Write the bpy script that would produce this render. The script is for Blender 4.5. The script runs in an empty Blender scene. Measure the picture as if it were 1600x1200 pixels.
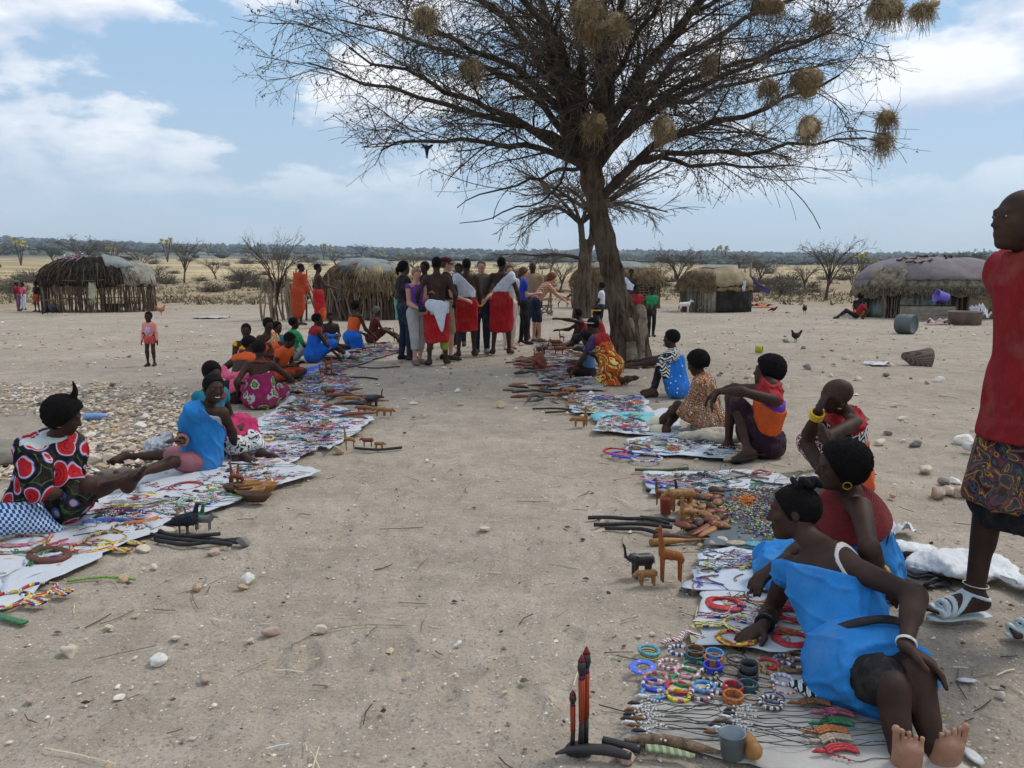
import bpy, math, random
import numpy as np
from mathutils import Vector, Matrix
SC = bpy.context.scene
COL = SC.collection
random.seed(7); RNG = np.random.default_rng(7)
R_ = math.radians

# ---------------------------------------------------------------- camera, sky, sun, exposure
HC = 1.48; FPX = 1244.0; PITCH = R_(7.78)
cam_d = bpy.data.cameras.new('camera'); cam = bpy.data.objects.new('camera', cam_d); COL.objects.link(cam)
cam_d.sensor_width = 36; cam_d.lens = 36 * FPX / 1600; cam_d.clip_start = .05; cam_d.clip_end = 20000
cam.location = (0, 0, HC); cam.rotation_euler = (math.pi/2 - PITCH, 0, 0)
SC.camera = cam
SC.view_settings.view_transform = 'Standard'; SC.view_settings.look = 'None'
SC.view_settings.exposure = 0.12; SC.view_settings.gamma = 1
SUN_EL, SUN_AZ = R_(52), R_(62)          # azimuth measured from +Y towards +X
world = bpy.data.worlds.new('World'); SC.world = world; world.use_nodes = True

class NT:
    """tiny node helper"""
    def __init__(s, tree): s.t = tree; s.t.nodes.clear()
    def n(s, typ, **kw):
        nd = s.t.nodes.new(typ)
        for k, v in kw.items():
            if k.startswith('i_'):
                key = k[2:].replace('_', ' ')
                nd.inputs[key].default_value = v
            elif k[0] == 'x' and k[1:].isdigit(): nd.inputs[int(k[1:])].default_value = v
            else: setattr(nd, k, v)
        return nd
    def l(s, a, b): s.t.links.new(a, b)
    def math(s, op, a, b=None, c=None, clamp=False):
        m = s.n('ShaderNodeMath', operation=op); m.use_clamp = clamp
        for i, q in enumerate((a, b, c)):
            if q is None: continue
            if hasattr(q, 'links'): s.l(q, m.inputs[i])
            else: m.inputs[i].default_value = q
        return m.outputs[0]
    def mix(s, f, a, b, blend='MIX'):
        m = s.n('ShaderNodeMix', data_type='RGBA', blend_type=blend)
        for i, q in ((0, f), (6, a), (7, b)):
            if hasattr(q, 'links'): s.l(q, m.inputs[i])
            elif i == 0: m.inputs[0].default_value = q
            else: m.inputs[i].default_value = (*q[:3], 1)
        return m.outputs[2]
    def ramp(s, f, stops, interp='LINEAR'):
        r = s.n('ShaderNodeValToRGB'); cr = r.color_ramp; cr.interpolation = interp
        while len(cr.elements) > 1: cr.elements.remove(cr.elements[-1])
        for i, (p, c) in enumerate(stops):
            e = cr.elements[0] if i == 0 else cr.elements.new(p)
            e.position = p
            e.color = (c, c, c, 1) if isinstance(c, (int, float)) else (*c[:3], 1)
        s.l(f, r.inputs[0]); return r.outputs[0]

def build_world():
    t = NT(world.node_tree)
    out = t.n('ShaderNodeOutputWorld'); bg = t.n('ShaderNodeBackground'); bg.inputs[1].default_value = .115
    t.l(bg.outputs[0], out.inputs[0])
    sky = t.n('ShaderNodeTexSky', sky_type='NISHITA'); sky.sun_disc = False
    sky.sun_elevation = SUN_EL; sky.sun_rotation = SUN_AZ
    sky.air_density = 1.0; sky.dust_density = .6; sky.ozone_density = 1.6; sky.altitude = 800
    tc = t.n('ShaderNodeTexCoord'); sep = t.n('ShaderNodeSeparateXYZ'); t.l(tc.outputs['Generated'], sep.inputs[0])
    X, Y, Z = sep.outputs
    def cloud(dz):
        zz = t.math('ADD', t.math('MAXIMUM', Z, 0.0), dz)
        cb = t.n('ShaderNodeCombineXYZ'); t.l(X, cb.inputs[0]); t.l(Y, cb.inputs[1]); t.l(t.math('MULTIPLY', zz, 2.3), cb.inputs[2])
        mp = t.n('ShaderNodeMapping'); mp.inputs['Location'].default_value = (3.1, 1.7, .4); mp.inputs['Scale'].default_value = (1.0, 1.0, 1.0)
        t.l(cb.outputs[0], mp.inputs[0])
        nz = t.n('ShaderNodeTexNoise', x2=1.55, x3=8.0, x4=.56, x5=2.1); nz.noise_dimensions = '3D'
        nz.inputs['Scale'].default_value = 4.4; nz.inputs['Detail'].default_value = 9; nz.inputs['Roughness'].default_value = .52
        nz.inputs['Distortion'].default_value = .05
        t.l(mp.outputs[0], nz.inputs['Vector'])
        return nz.outputs[0]
    c0 = cloud(0.0); c1 = cloud(.035)
    # less cloud near the horizon
    el = t.ramp(Z, [(0, 0.0), (.08, .15), (.15, .8), (.24, 1.0), (1, 1)])
    cov = t.math('MULTIPLY', t.ramp(c0, [(.435, 0), (.475, .7), (.545, 1)]), el)
    diff = t.math('SUBTRACT', c0, c1)                       # upper edges are bright, bases grey
    lit = t.math('ADD', t.math('MULTIPLY', diff, 4.6), .62, clamp=True)
    ccol = t.mix(lit, (4.6, 5.4, 6.9), (8.6, 8.8, 9.1))
    veil = t.ramp(Z, [(0, (4.4, 5.4, 6.5)), (.12, (4.1, 5.3, 6.6)), (.28, (3.3, 5.1, 7.1)), (1, (1.8, 3.4, 6.4))])
    base = t.mix(.8, sky.outputs[0], veil)
    fin = t.mix(cov, base, ccol)
    below = t.math('GREATER_THAN', Z, -.01)
    fin = t.mix(below, (2.6, 2.4, 2.1), fin)
    t.l(fin, bg.inputs[0])
build_world()
sun_d = bpy.data.lights.new('sun', 'SUN'); sun_d.energy = 1.7; sun_d.angle = R_(14); sun_d.color = (1, .95, .88)
sun = bpy.data.objects.new('sun', sun_d); COL.objects.link(sun)
sdir = Vector((math.sin(SUN_AZ)*math.cos(SUN_EL), math.cos(SUN_AZ)*math.cos(SUN_EL), math.sin(SUN_EL)))
sun.rotation_euler = sdir.to_track_quat('Z', 'Y').to_euler()

# ---------------------------------------------------------------- picture measurements -> places
def ray(u, v):
    a = (u-800)/FPX; b = (600-v)/FPX
    return np.array([a, math.cos(PITCH)+b*math.sin(PITCH), -math.sin(PITCH)+b*math.cos(PITCH)])
CAMP = np.array([0, 0, HC])
def G(u, v, z=0.0):
    d = ray(u, v); return CAMP + d*((z-HC)/d[2])
def P(u, v, y):
    d = ray(u, v); return CAMP + d*(y/d[1])
def proj(p):
    q = np.asarray(p, float)-CAMP; c, s = math.cos(PITCH), math.sin(PITCH)
    zc = q[1]*c-q[2]*s; yc = q[1]*s+q[2]*c
    return 800+FPX*q[0]/zc, 600-FPX*yc/zc, zc

# ---------------------------------------------------------------- object helpers
def link(o, parent=None):
    COL.objects.link(o)
    if parent is not None: o.parent = parent
    return o
def tag(o, label=None, cat=None, group=None, kind=None):
    if label: o['label'] = label
    if cat: o['category'] = cat
    if group: o['group'] = group
    if kind: o['kind'] = kind
    return o
def empty(name, loc, rz=0, **kw):
    o = bpy.data.objects.new(name, None); o.location = loc; o.rotation_euler = (0, 0, rz); o.empty_display_size = .1
    link(o); return tag(o, **kw)
def mesh_np(name, V, F, mats=None, smooth=True, mi=None):
    V = np.ascontiguousarray(V, dtype=np.float32).reshape(-1, 3)
    me = bpy.data.meshes.new(name)
    if isinstance(F, np.ndarray) and F.ndim == 2:
        n, k = F.shape
        me.vertices.add(len(V)); me.vertices.foreach_set('co', V.ravel())
        me.loops.add(n*k); me.loops.foreach_set('vertex_index', F.astype(np.int32).ravel())
        me.polygons.add(n); me.polygons.foreach_set('loop_start', np.arange(0, n*k, k, dtype=np.int32))
        try: me.polygons.foreach_set('loop_total', np.full(n, k, dtype=np.int32))
        except Exception: pass
        me.update(calc_edges=True)
    else:
        me.from_pydata([tuple(map(float, v)) for v in V], [], [tuple(int(i) for i in f) for f in F])
    if mats is not None:
        for m in (mats if isinstance(mats, (list, tuple)) else [mats]): me.materials.append(m)
    np_ = len(me.polygons)
    me.polygons.foreach_set('use_smooth', np.full(np_, bool(smooth)))
    if mi is not None: me.polygons.foreach_set('material_index', np.asarray(mi, dtype=np.int32))
    me.update()
    return me
def obj(name, me, parent=None, loc=None, rot=None, scale=None, **kw):
    o = bpy.data.objects.new(name, me)
    if loc is not None: o.location = [float(q) for q in loc]
    if rot is not None: o.rotation_euler = rot
    if scale is not None: o.scale = (scale,)*3 if isinstance(scale, (int, float)) else scale
    link(o, parent); return tag(o, **kw)
def join_vf(parts):
    """parts: list of (V, F quads array) -> one pair"""
    Vs, Fs, n = [], [], 0
    for V, F in parts:
        Vs.append(V); Fs.append(F+n); n += len(V)
    return np.concatenate(Vs), np.concatenate(Fs)
def tube(pts, rad, sides=6, cap=True, flat=None):
    """tapered tube along a polyline; quads; flat=(axis, factor) squashes the section"""
    P_ = np.asarray(pts, float); n = len(P_)
    r = np.full(n, rad, float) if np.isscalar(rad) else np.asarray(rad, float)
    T = np.gradient(P_, axis=0); T /= (np.linalg.norm(T, axis=1, keepdims=True)+1e-12)
    ref = np.array([0, 0, 1.]) if abs(T[:, 2]).mean() < .8 else np.array([1., 0, 0])
    A = np.cross(T, ref); A /= (np.linalg.norm(A, axis=1, keepdims=True)+1e-12); B = np.cross(T, A)
    th = np.arange(sides)*2*math.pi/sides
    V = P_[:, None, :] + r[:, None, None]*(np.cos(th)[None, :, None]*A[:, None, :]+np.sin(th)[None, :, None]*B[:, None, :])
    V = V.reshape(-1, 3)
    i = np.arange(n-1)[:, None]*sides; j = np.arange(sides)[None, :]; k = (j+1) % sides
    F = np.stack([i+j, i+k, i+sides+k, i+sides+j], -1).reshape(-1, 4)
    if cap:
        V = np.concatenate([V, P_[:1], P_[-1:]]); a = n*sides; b = a+1
        js = np.arange(0, sides, 1); ks = (js+1) % sides
        if sides % 2 == 0:
            js = np.arange(0, sides, 2)
            c0 = np.stack([np.full(len(js), a), (js+2) % sides, js+1, js], -1)
            c1 = np.stack([np.full(len(js), b), (n-1)*sides+js, (n-1)*sides+js+1, (n-1)*sides+(js+2) % sides], -1)
            F = np.concatenate([F, c0, c1])
    if flat is not None:
        ax = np.asarray(flat[0], float); c = P_.mean(0); d = (V-c)@ax
        V = V + np.outer(d*(flat[1]-1), ax)
    return V, F
def ring(c, R, r, nr=24, ns=6, tilt=(0, 0), sx=1.0, wob=0.0, seed=0):
    """closed torus as (V, F)"""
    rg = np.random.default_rng(seed); th = np.arange(nr)*2*math.pi/nr
    w = 1+wob*np.sin(th*2+rg.random()*6)+wob*.6*np.sin(th*3+rg.random()*6)
    cx = np.cos(th)*R*w*sx; cy = np.sin(th)*R*w
    ph = np.arange(ns)*2*math.pi/ns
    V = np.stack([(cx[:, None]+np.cos(th)[:, None]*np.cos(ph)*r), (cy[:, None]+np.sin(th)[:, None]*np.cos(ph)*r), np.broadcast_to(np.sin(ph)*r, (nr, ns))], -1).reshape(-1, 3)
    V[:, 2] += V[:, 0]*tilt[0]+V[:, 1]*tilt[1]
    V = V+np.asarray(c)
    i = np.arange(nr)[:, None]; j = np.arange(ns)[None, :]
    F = np.stack([i*ns+j, ((i+1) % nr)*ns+j, ((i+1) % nr)*ns+(j+1) % ns, i*ns+(j+1) % ns], -1).reshape(-1, 4)
    return V, F
def lathe(prof, sides=20, c=(0, 0, 0), closed=False, ell=(1, 1)):
    pr = np.asarray(prof, float); n = len(pr); th = np.arange(sides)*2*math.pi/sides
    V = np.stack([pr[:, 0][:, None]*np.cos(th)*ell[0], pr[:, 0][:, None]*np.sin(th)*ell[1], np.broadcast_to(pr[:, 1][:, None], (n, sides))], -1).reshape(-1, 3)+np.asarray(c)
    m = n if closed else n-1
    i = np.arange(m)[:, None]; j = np.arange(sides)[None, :]
    F = np.stack([i*sides+j, i*sides+(j+1) % sides, ((i+1) % n)*sides+(j+1) % sides, ((i+1) % n)*sides+j], -1).reshape(-1, 4)
    return V, F
def box(x0, x1, y0, y1, z0, z1):
    V = np.array([(x, y, z) for z in (z0, z1) for y in (y0, y1) for x in (x0, x1)], float)
    F = np.array([(0, 2, 3, 1), (4, 5, 7, 6), (0, 1, 5, 4), (2, 6, 7, 3), (0, 4, 6, 2), (1, 3, 7, 5)])
    return V, F
_rk = np.random.default_rng(11)
_K = _rk.normal(size=(40, 3)); _K /= np.linalg.norm(_K, axis=1, keepdims=True); _PH = _rk.random(80)*6.283
def nz(p, freq, seed=0, oct=3):
    """cheap smooth noise on points, about -1..1"""
    p = np.asarray(p, float); o = np.zeros(p.shape[:-1]); a = 1; s = 0; f = freq
    for q in range(oct):
        i = (seed*7+q*5) % 34
        w = np.sin(p@_K[i+3]*f*1.3+_PH[i+3])*1.3
        o += a*np.sin(p@_K[i]*f+_PH[i]+w)*np.cos(p@_K[i+1]*f*1.17+_PH[i+1]+w*.7); s += a
        a *= .5; f *= 2.03
    return o/s*1.5

# ---------------------------------------------------------------- materials
MATS = {}
def bsdf_mat(name):
    m = bpy.data.materials.new(name); m.use_nodes = True; t = NT(m.node_tree)
    out = t.n('ShaderNodeOutputMaterial'); b = t.n('ShaderNodeBsdfPrincipled'); t.l(b.outputs[0], out.inputs[0])
    return m, t, b
def coord(t, scale=1.0, kind='Object', vec=None):
    tc = t.n('ShaderNodeTexCoord'); mp = t.n('ShaderNodeMapping')
    mp.inputs['Scale'].default_value = (scale,)*3 if isinstance(scale, (int, float)) else scale
    t.l(tc.outputs[kind], mp.inputs[0]); return mp.outputs[0]
def noise(t, vec, scale, detail=4, rough=.55, dist=0):
    n = t.n('ShaderNodeTexNoise'); n.inputs['Scale'].default_value = scale; n.inputs['Detail'].default_value = detail
    n.inputs['Roughness'].default_value = rough; n.inputs['Distortion'].default_value = dist
    t.l(vec, n.inputs['Vector']); return n.outputs[0]
def bump(t, b, h, strength=.3, dist=.01):
    bp = t.n('ShaderNodeBump'); bp.inputs['Strength'].default_value = strength; bp.inputs['Distance'].default_value = dist
    t.l(h, bp.inputs['Height']); t.l(bp.outputs[0], b.inputs['Normal'])
def mat(name, col, rough=.7, var=.25, scale=8, bmp=.2, bscale=60, bdist=.004, spec=.3, metal=0, kind='Object', col2=None):
    """plain procedural surface: colour, mottling, fine relief"""
    if name in MATS: return MATS[name]
    m, t, b = bsdf_mat(name); v = coord(t, 1.0, kind)
    c2 = col2 or tuple(max(0, q*(1-var)) for q in col); c1 = tuple(min(1, q*(1+var*.6)) for q in col) if not col2 else col
    f = t.ramp(noise(t, v, scale, 5, .6), [(.35, 0), (.65, 1)])
    t.l(t.mix(f, c2, c1), b.inputs['Base Color'])
    b.inputs['Roughness'].default_value = rough; b.inputs['Specular IOR Level'].default_value = spec; b.inputs['Metallic'].default_value = metal
    if bmp: bump(t, b, noise(t, v, bscale, 3, .6), bmp, bdist)
    MATS[name] = m; return m
def srgb(r, g, b):
    f = lambda c: (c/255/12.92 if c/255 <= .04045 else ((c/255+.055)/1.055)**2.4)
    return (f(r), f(g), f(b))
def fabric(name, col, kind='plain', cols=(), scale=10, rough=.85, bmp=.5, sheen=.0):
    if name in MATS: return MATS[name]
    m, t, b = bsdf_mat(name); v = coord(t)
    fine = noise(t, v, 14, 5, .6)
    dis = t.n('ShaderNodeVectorMath', operation='ADD'); nzc = t.n('ShaderNodeTexNoise'); nzc.inputs['Scale'].default_value = scale*.35; nzc.inputs['Detail'].default_value = 2
    t.l(v, nzc.inputs['Vector']); sc = t.n('ShaderNodeVectorMath', operation='SCALE'); t.l(nzc.outputs[1], sc.inputs[0]); sc.inputs['Scale'].default_value = .9/scale
    t.l(v, dis.inputs[0]); t.l(sc.outputs[0], dis.inputs[1]); vd = dis.outputs[0]
    base = t.mix(t.ramp(fine, [(.3, 0), (.7, 1)]), tuple(q*.86 for q in col), tuple(min(1, q*1.1) for q in col))
    def voro(feat='F1', s=scale, vec=vd, out=0, rnd=1.0):
        q = t.n('ShaderNodeTexVoronoi', feature=feat); q.inputs['Scale'].default_value = s; q.inputs['Randomness'].default_value = rnd
        t.l(vec, q.inputs['Vector']); return q.outputs[out]
    if kind == 'spots':
        d = voro('F1', scale, v, 0, .5); f = t.math('LESS_THAN', d, .17); c = t.mix(f, base, cols[0])
    elif kind == 'circles':       # ringed discs on dark
        d = voro('F1', scale, vd, 0, .8)
        c = t.ramp(d, [(0, cols[1]), (.07, cols[0]), (.14, cols[3]), (.18, cols[0]), (.27, cols[3]), (.30, cols[0]), (.42, cols[2]), (.47, cols[4]), (.50, col), (.62, col), (.66, cols[5]), (.69, col)], 'CONSTANT')
    elif kind == 'flowers':
        d = t.math('ADD', voro('F1', scale, vd, 0, .7), t.math('MULTIPLY', voro('F1', scale*5, vd, 0), .16))
        c = t.ramp(d, [(0, cols[2]), (.13, cols[0]), (.32, cols[3]), (.36, cols[0]), (.41, cols[1]), (.50, col), (1, col)], 'CONSTANT')
    elif kind == 'kanga':
        w = t.n('ShaderNodeTexNoise'); w.inputs['Scale'].default_value = scale; w.inputs['Detail'].default_value = 1.5; w.inputs['Distortion'].default_value = 2.2
        t.l(v, w.inputs['Vector'])
        n = len(cols)+1; cc = [col]+list(cols)
        c = t.ramp(w.outputs[0], [(0.30+.40*i/(2*n), cc[i % n]) for i in range(2*n)], 'CONSTANT')
    elif kind in ('check', 'plaid'):
        s = t.n('ShaderNodeSeparateXYZ'); t.l(v, s.inputs[0])
        def st(o, w=.5): return t.math('LESS_THAN', t.math('FRACT', t.math('MULTIPLY', o, scale)), w)
        a = st(t.math('ADD', s.outputs[0], s.outputs[1])); bb = st(s.outputs[2])
        if kind == 'check': c = t.mix(t.math('ABSOLUTE', t.math('SUBTRACT', a, bb)), base, cols[0])
        else: c = t.mix(t.math('MULTIPLY', t.math('ADD', a, bb), .5), base, cols[0])
    elif kind == 'stripes':
        w = t.n('ShaderNodeTexWave'); w.inputs['Scale'].default_value = scale; w.inputs['Distortion'].default_value = 1.0
        t.l(v, w.inputs['Vector']); c = t.mix(t.math('GREATER_THAN', w.outputs[1], .55), base, cols[0])
    elif kind == 'zigzag':
        s = t.n('ShaderNodeSeparateXYZ'); t.l(v, s.inputs[0])
        tri = t.math('PINGPONG', t.math('ADD', s.outputs[0], s.outputs[1]), .5/scale)
        c = t.mix(t.math('LESS_THAN', t.math('FRACT', t.math('MULTIPLY', t.math('ADD', s.outputs[2], t.math('MULTIPLY', tri, 1.3)), scale*1.6)), .5), base, cols[0])
    else: c = base
    c = t.mix(t.ramp(noise(t, v, 5, 6, .7), [(.5, 0), (.72, .20)]), c, srgb(150, 138, 120))
    t.l(c, b.inputs['Base Color']); b.inputs['Roughness'].default_value = rough; b.inputs['Specular IOR Level'].default_value = .2
    wv = noise(t, v, 240, 2, .5); wr = noise(t, coord(t, (1, 1, .35)), 22, 4, .6, .6)
    bump(t, b, t.math('ADD', t.math('MULTIPLY', wr, 1.0), t.math('MULTIPLY', wv, .12)), bmp, .02)
    MATS[name] = m; return m
# ---------------------------------------------------------------- smooth solids (distance field -> one continuous mesh)
def V3(*a): return np.array(a, float)
def nrm(v): v = np.asarray(v, float); return v/(np.linalg.norm(v)+1e-9)
class Field:
    def __init__(s, vox): s.v = vox; s.pr = []; s.cuts = []
    def cap(s, a, b, r1, r2=None, k=.02, inf=0, flat=None):
        s.pr.append(('c', np.asarray(a, float), np.asarray(b, float), r1+inf, (r1 if r2 is None else r2)+inf, k, flat)); return s
    def ell(s, c, rad, M=None, k=.02, inf=0, sub=False):
        s.pr.append(('s' if sub else 'e', np.asarray(c, float), np.asarray(rad, float)+inf, np.eye(3) if M is None else np.asarray(M, float), 0, k, None)); return s
    def mesh(s):
        lo, hi = [], []
        for q in s.pr:
            if q[0] == 'c':
                R = max(q[3], q[4]); lo += [np.minimum(q[1], q[2])-R]; hi += [np.maximum(q[1], q[2])+R]
            elif q[0] == 'e':
                R = q[2].max(); lo += [q[1]-R]; hi += [q[1]+R]
        v = s.v; lo = np.min(lo, 0)-3*v-.02; hi = np.max(hi, 0)+3*v+.02
        N = np.ceil((hi-lo)/v).astype(int)+1
        D = np.full(N, 1.0, np.float32)
        ax = [lo[i]+np.arange(N[i])*v for i in range(3)]
        for q in s.pr:
            k = q[5]; m = k+3*v
            if q[0] == 'c': R = max(q[3], q[4])+m; a = np.minimum(q[1], q[2])-R; b = np.maximum(q[1], q[2])+R
            else: R = q[2].max()+m; a = q[1]-R; b = q[1]+R
            i0 = np.clip(((a-lo)/v).astype(int), 0, N-1); i1 = np.clip(((b-lo)/v).astype(int)+2, 1, N)
            if (i1 <= i0).any(): continue
            sl = tuple(slice(i0[i], i1[i]) for i in range(3))
            X = ax[0][sl[0]][:, None, None]; Y = ax[1][sl[1]][None, :, None]; Z = ax[2][sl[2]][None, None, :]
            if q[0] == 'c':
                A, B = q[1], q[2]; ba = B-A; L = float(ba@ba)+1e-9
                px, py, pz = X-A[0], Y-A[1], Z-A[2]
                t = np.clip((px*ba[0]+py*ba[1]+pz*ba[2])/L, 0, 1)
                dx, dy, dz = px-ba[0]*t, py-ba[1]*t, pz-ba[2]*t
                if q[6] is not None:
                    n, f = q[6]; e = (dx*n[0]+dy*n[1]+dz*n[2])*(f-1)
                    dx, dy, dz = dx+n[0]*e, dy+n[1]*e, dz+n[2]*e
                d = np.sqrt(dx*dx+dy*dy+dz*dz)-(q[3]+(q[4]-q[3])*t)
            else:
                M = q[3]; r = q[2]; px, py, pz = X-q[1][0], Y-q[1][1], Z-q[1][2]
                e = [(px*M[i][0]+py*M[i][1]+pz*M[i][2]) for i in range(3)]
                k0 = np.sqrt(sum((e[i]/r[i])**2 for i in range(3))); k1 = np.sqrt(sum((e[i]/r[i]**2)**2 for i in range(3)))+1e-9
                d = k0*(k0-1)/k1
            O = D[sl]
            if q[0] == 's':
                h = np.clip(.5-.5*(O+d)/k, 0, 1); D[sl] = O+(-d-O)*h+k*h*(1-h)
            else:
                h = np.clip(.5+.5*(O-d)/k, 0, 1); D[sl] = O+(d-O)*h-k*h*(1-h)
        for c in s.cuts:
            p, n = c[0], nrm(c[1])
            d = (ax[0][:, None, None]-p[0])*n[0]+(ax[1][None, :, None]-p[1])*n[1]+(ax[2][None, None, :]-p[2])*n[2]
            if len(c) > 2: d = d+c[2](ax[0][:, None, None], ax[1][None, :, None], ax[2][None, None, :])
            D = np.maximum(D, d.astype(np.float32))
        return nets(D, lo, v)
def nets(D, lo, v):
    D[0] = 1; D[-1] = 1; D[:, 0] = 1; D[:, -1] = 1; D[:, :, 0] = 1; D[:, :, -1] = 1
    S = D < 0
    c = np.zeros(tuple(n-1 for n in D.shape), np.uint8)
    for i in (0, 1):
        for j in (0, 1):
            for k in (0, 1): c += S[i:S.shape[0]-1+i, j:S.shape[1]-1+j, k:S.shape[2]-1+k]
    I = np.argwhere((c > 0) & (c < 8))
    if len(I) == 0: return np.zeros((0, 3)), np.zeros((0, 4), int)
    idx = np.full(c.shape, -1, np.int32); idx[I[:, 0], I[:, 1], I[:, 2]] = np.arange(len(I))
    acc = np.zeros((len(I), 3)); cnt = np.zeros(len(I))
    cor = [(i, j, k) for i in (0, 1) for j in (0, 1) for k in (0, 1)]
    for a in cor:
        for axd in range(3):
            if a[axd]: continue
            b = list(a); b[axd] = 1
            da = D[I[:, 0]+a[0], I[:, 1]+a[1], I[:, 2]+a[2]]; db = D[I[:, 0]+b[0], I[:, 1]+b[1], I[:, 2]+b[2]]
            x = (da < 0) != (db < 0); t = np.where(x, da/(da-db+1e-12*(da == db)), 0)
            pt = np.tile(np.array(a, float), (len(I), 1)); pt[:, axd] = t
            acc += pt*x[:, None]; cnt += x
    V = lo+(I+acc/cnt[:, None])*v
    Fs = []
    for axd in range(3):
        o1, o2 = [(1, 2), (2, 0), (0, 1)][axd]
        s0 = [slice(0, -1)]*3; s1 = [slice(0, -1)]*3; s0[axd] = slice(0, -1); s1[axd] = slice(1, None)
        A = S[:-1, :-1, :-1] if False else S[tuple(slice(0, -1) for _ in range(3))]
        sh = [slice(0, -1)]*3; sh[axd] = slice(1, None)
        B = S[tuple(sh)]
        E = np.argwhere(A != B)
        E = E[(E[:, o1] > 0) & (E[:, o2] > 0)]
        sg = A[E[:, 0], E[:, 1], E[:, 2]]
        u = np.zeros(3, int); w = np.zeros(3, int); u[o1] = 1; w[o2] = 1
        q = [E-u-w, E-w, E, E-u]
        q = np.stack([idx[e[:, 0], e[:, 1], e[:, 2]] for e in q], -1)
        q[~sg] = q[~sg][:, ::-1]
        Fs.append(q)
    F = np.concatenate(Fs); F = F[(F >= 0).all(1)]
    return V, F
def vnorm(V, F):
    a = V[F[:, 2]]-V[F[:, 0]]; b = V[F[:, 3]]-V[F[:, 1]]; n = np.cross(a, b)
    N = np.zeros_like(V)
    for i in range(4): np.add.at(N, F[:, i], n)
    return N/(np.linalg.norm(N, axis=1, keepdims=True)+1e-12)
def relax(V, F, it=1):
    for _ in range(it):
        S = np.zeros_like(V); c = np.zeros(len(V))
        for i in range(4):
            a, b = F[:, i], F[:, (i+1) % 4]
            np.add.at(S, a, V[b]); np.add.at(c, a, 1)
        V = V*.45+S/np.maximum(c, 1)[:, None]*.55
    return V

# ---------------------------------------------------------------- people
def sphere_pt(base, u, v, L, side):
    """point on the view ray of (u, v) at distance L from base; side 'n' nearer or 'f' farther"""
    d = ray(u, v); d = d/np.linalg.norm(d); o = CAMP-base
    b = o@d; c = o@o-L*L; q = b*b-c
    if q <= 0:
        t = -b; p = CAMP+d*t; return base+nrm(p-base)*L
    t = -b-math.sqrt(q) if side == 'n' else -b+math.sqrt(q)
    return CAMP+d*t
def ik(a, t, l1, l2, pole):
    """middle joint of a two-bone chain a -> t bending towards pole"""
    d = t-a; L = np.linalg.norm(d); n = d/(L+1e-9)
    if L > (l1+l2)*.995: L = (l1+l2)*.995; t = a+n*L
    x = (l1*l1-l2*l2+L*L)/(2*L); h = math.sqrt(max(l1*l1-x*x, 0))
    p = np.asarray(pole, float); p = p-n*(p@n); p = nrm(p)
    return a+n*x+p*h, t
SKIN = {'dark': mat('skin_dark', (.052, .026, .017), .62, .38, 9, .2, 110, .003, .22),
        'brown': mat('skin_brown', (.075, .038, .024), .5, .2, 6, .08, 90, .002, .45),
        'sole': mat('skin_sole', (.36, .19, .12), .6, .2, 14, .12, 90, .002, .35),
        'pale': mat('skin_pale', (.52, .27, .19), .5, .12, 6, .08, 90, .002, .4)}
HAIRM = mat('hair_black', (.010, .008, .008), .95, .4, 60, .7, 260, .012, .15)
HAIRB = mat('hair_brown', (.10, .045, .02), .7, .4, 60, .6, 200, .01, .3)
HAIRR = mat('hair_red', (.17, .05, .02), .7, .4, 60, .6, 200, .01, .3)
HAIRG = mat('hair_fair', (.28, .19, .12), .7, .4, 60, .6, 200, .01, .3)
EYEW = mat('eye_white', (.34, .31, .27), .3, .05, 5, 0, spec=.5); EYEB = mat('eye_dark', (.01, .008, .006), .2, .05, 5, 0, spec=.5)
TOOTH = mat('teeth', (.75, .72, .66), .3, .05, 5, 0)
LIPM = mat('lips', (.11, .04, .035), .5, .1, 5, 0)

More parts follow.
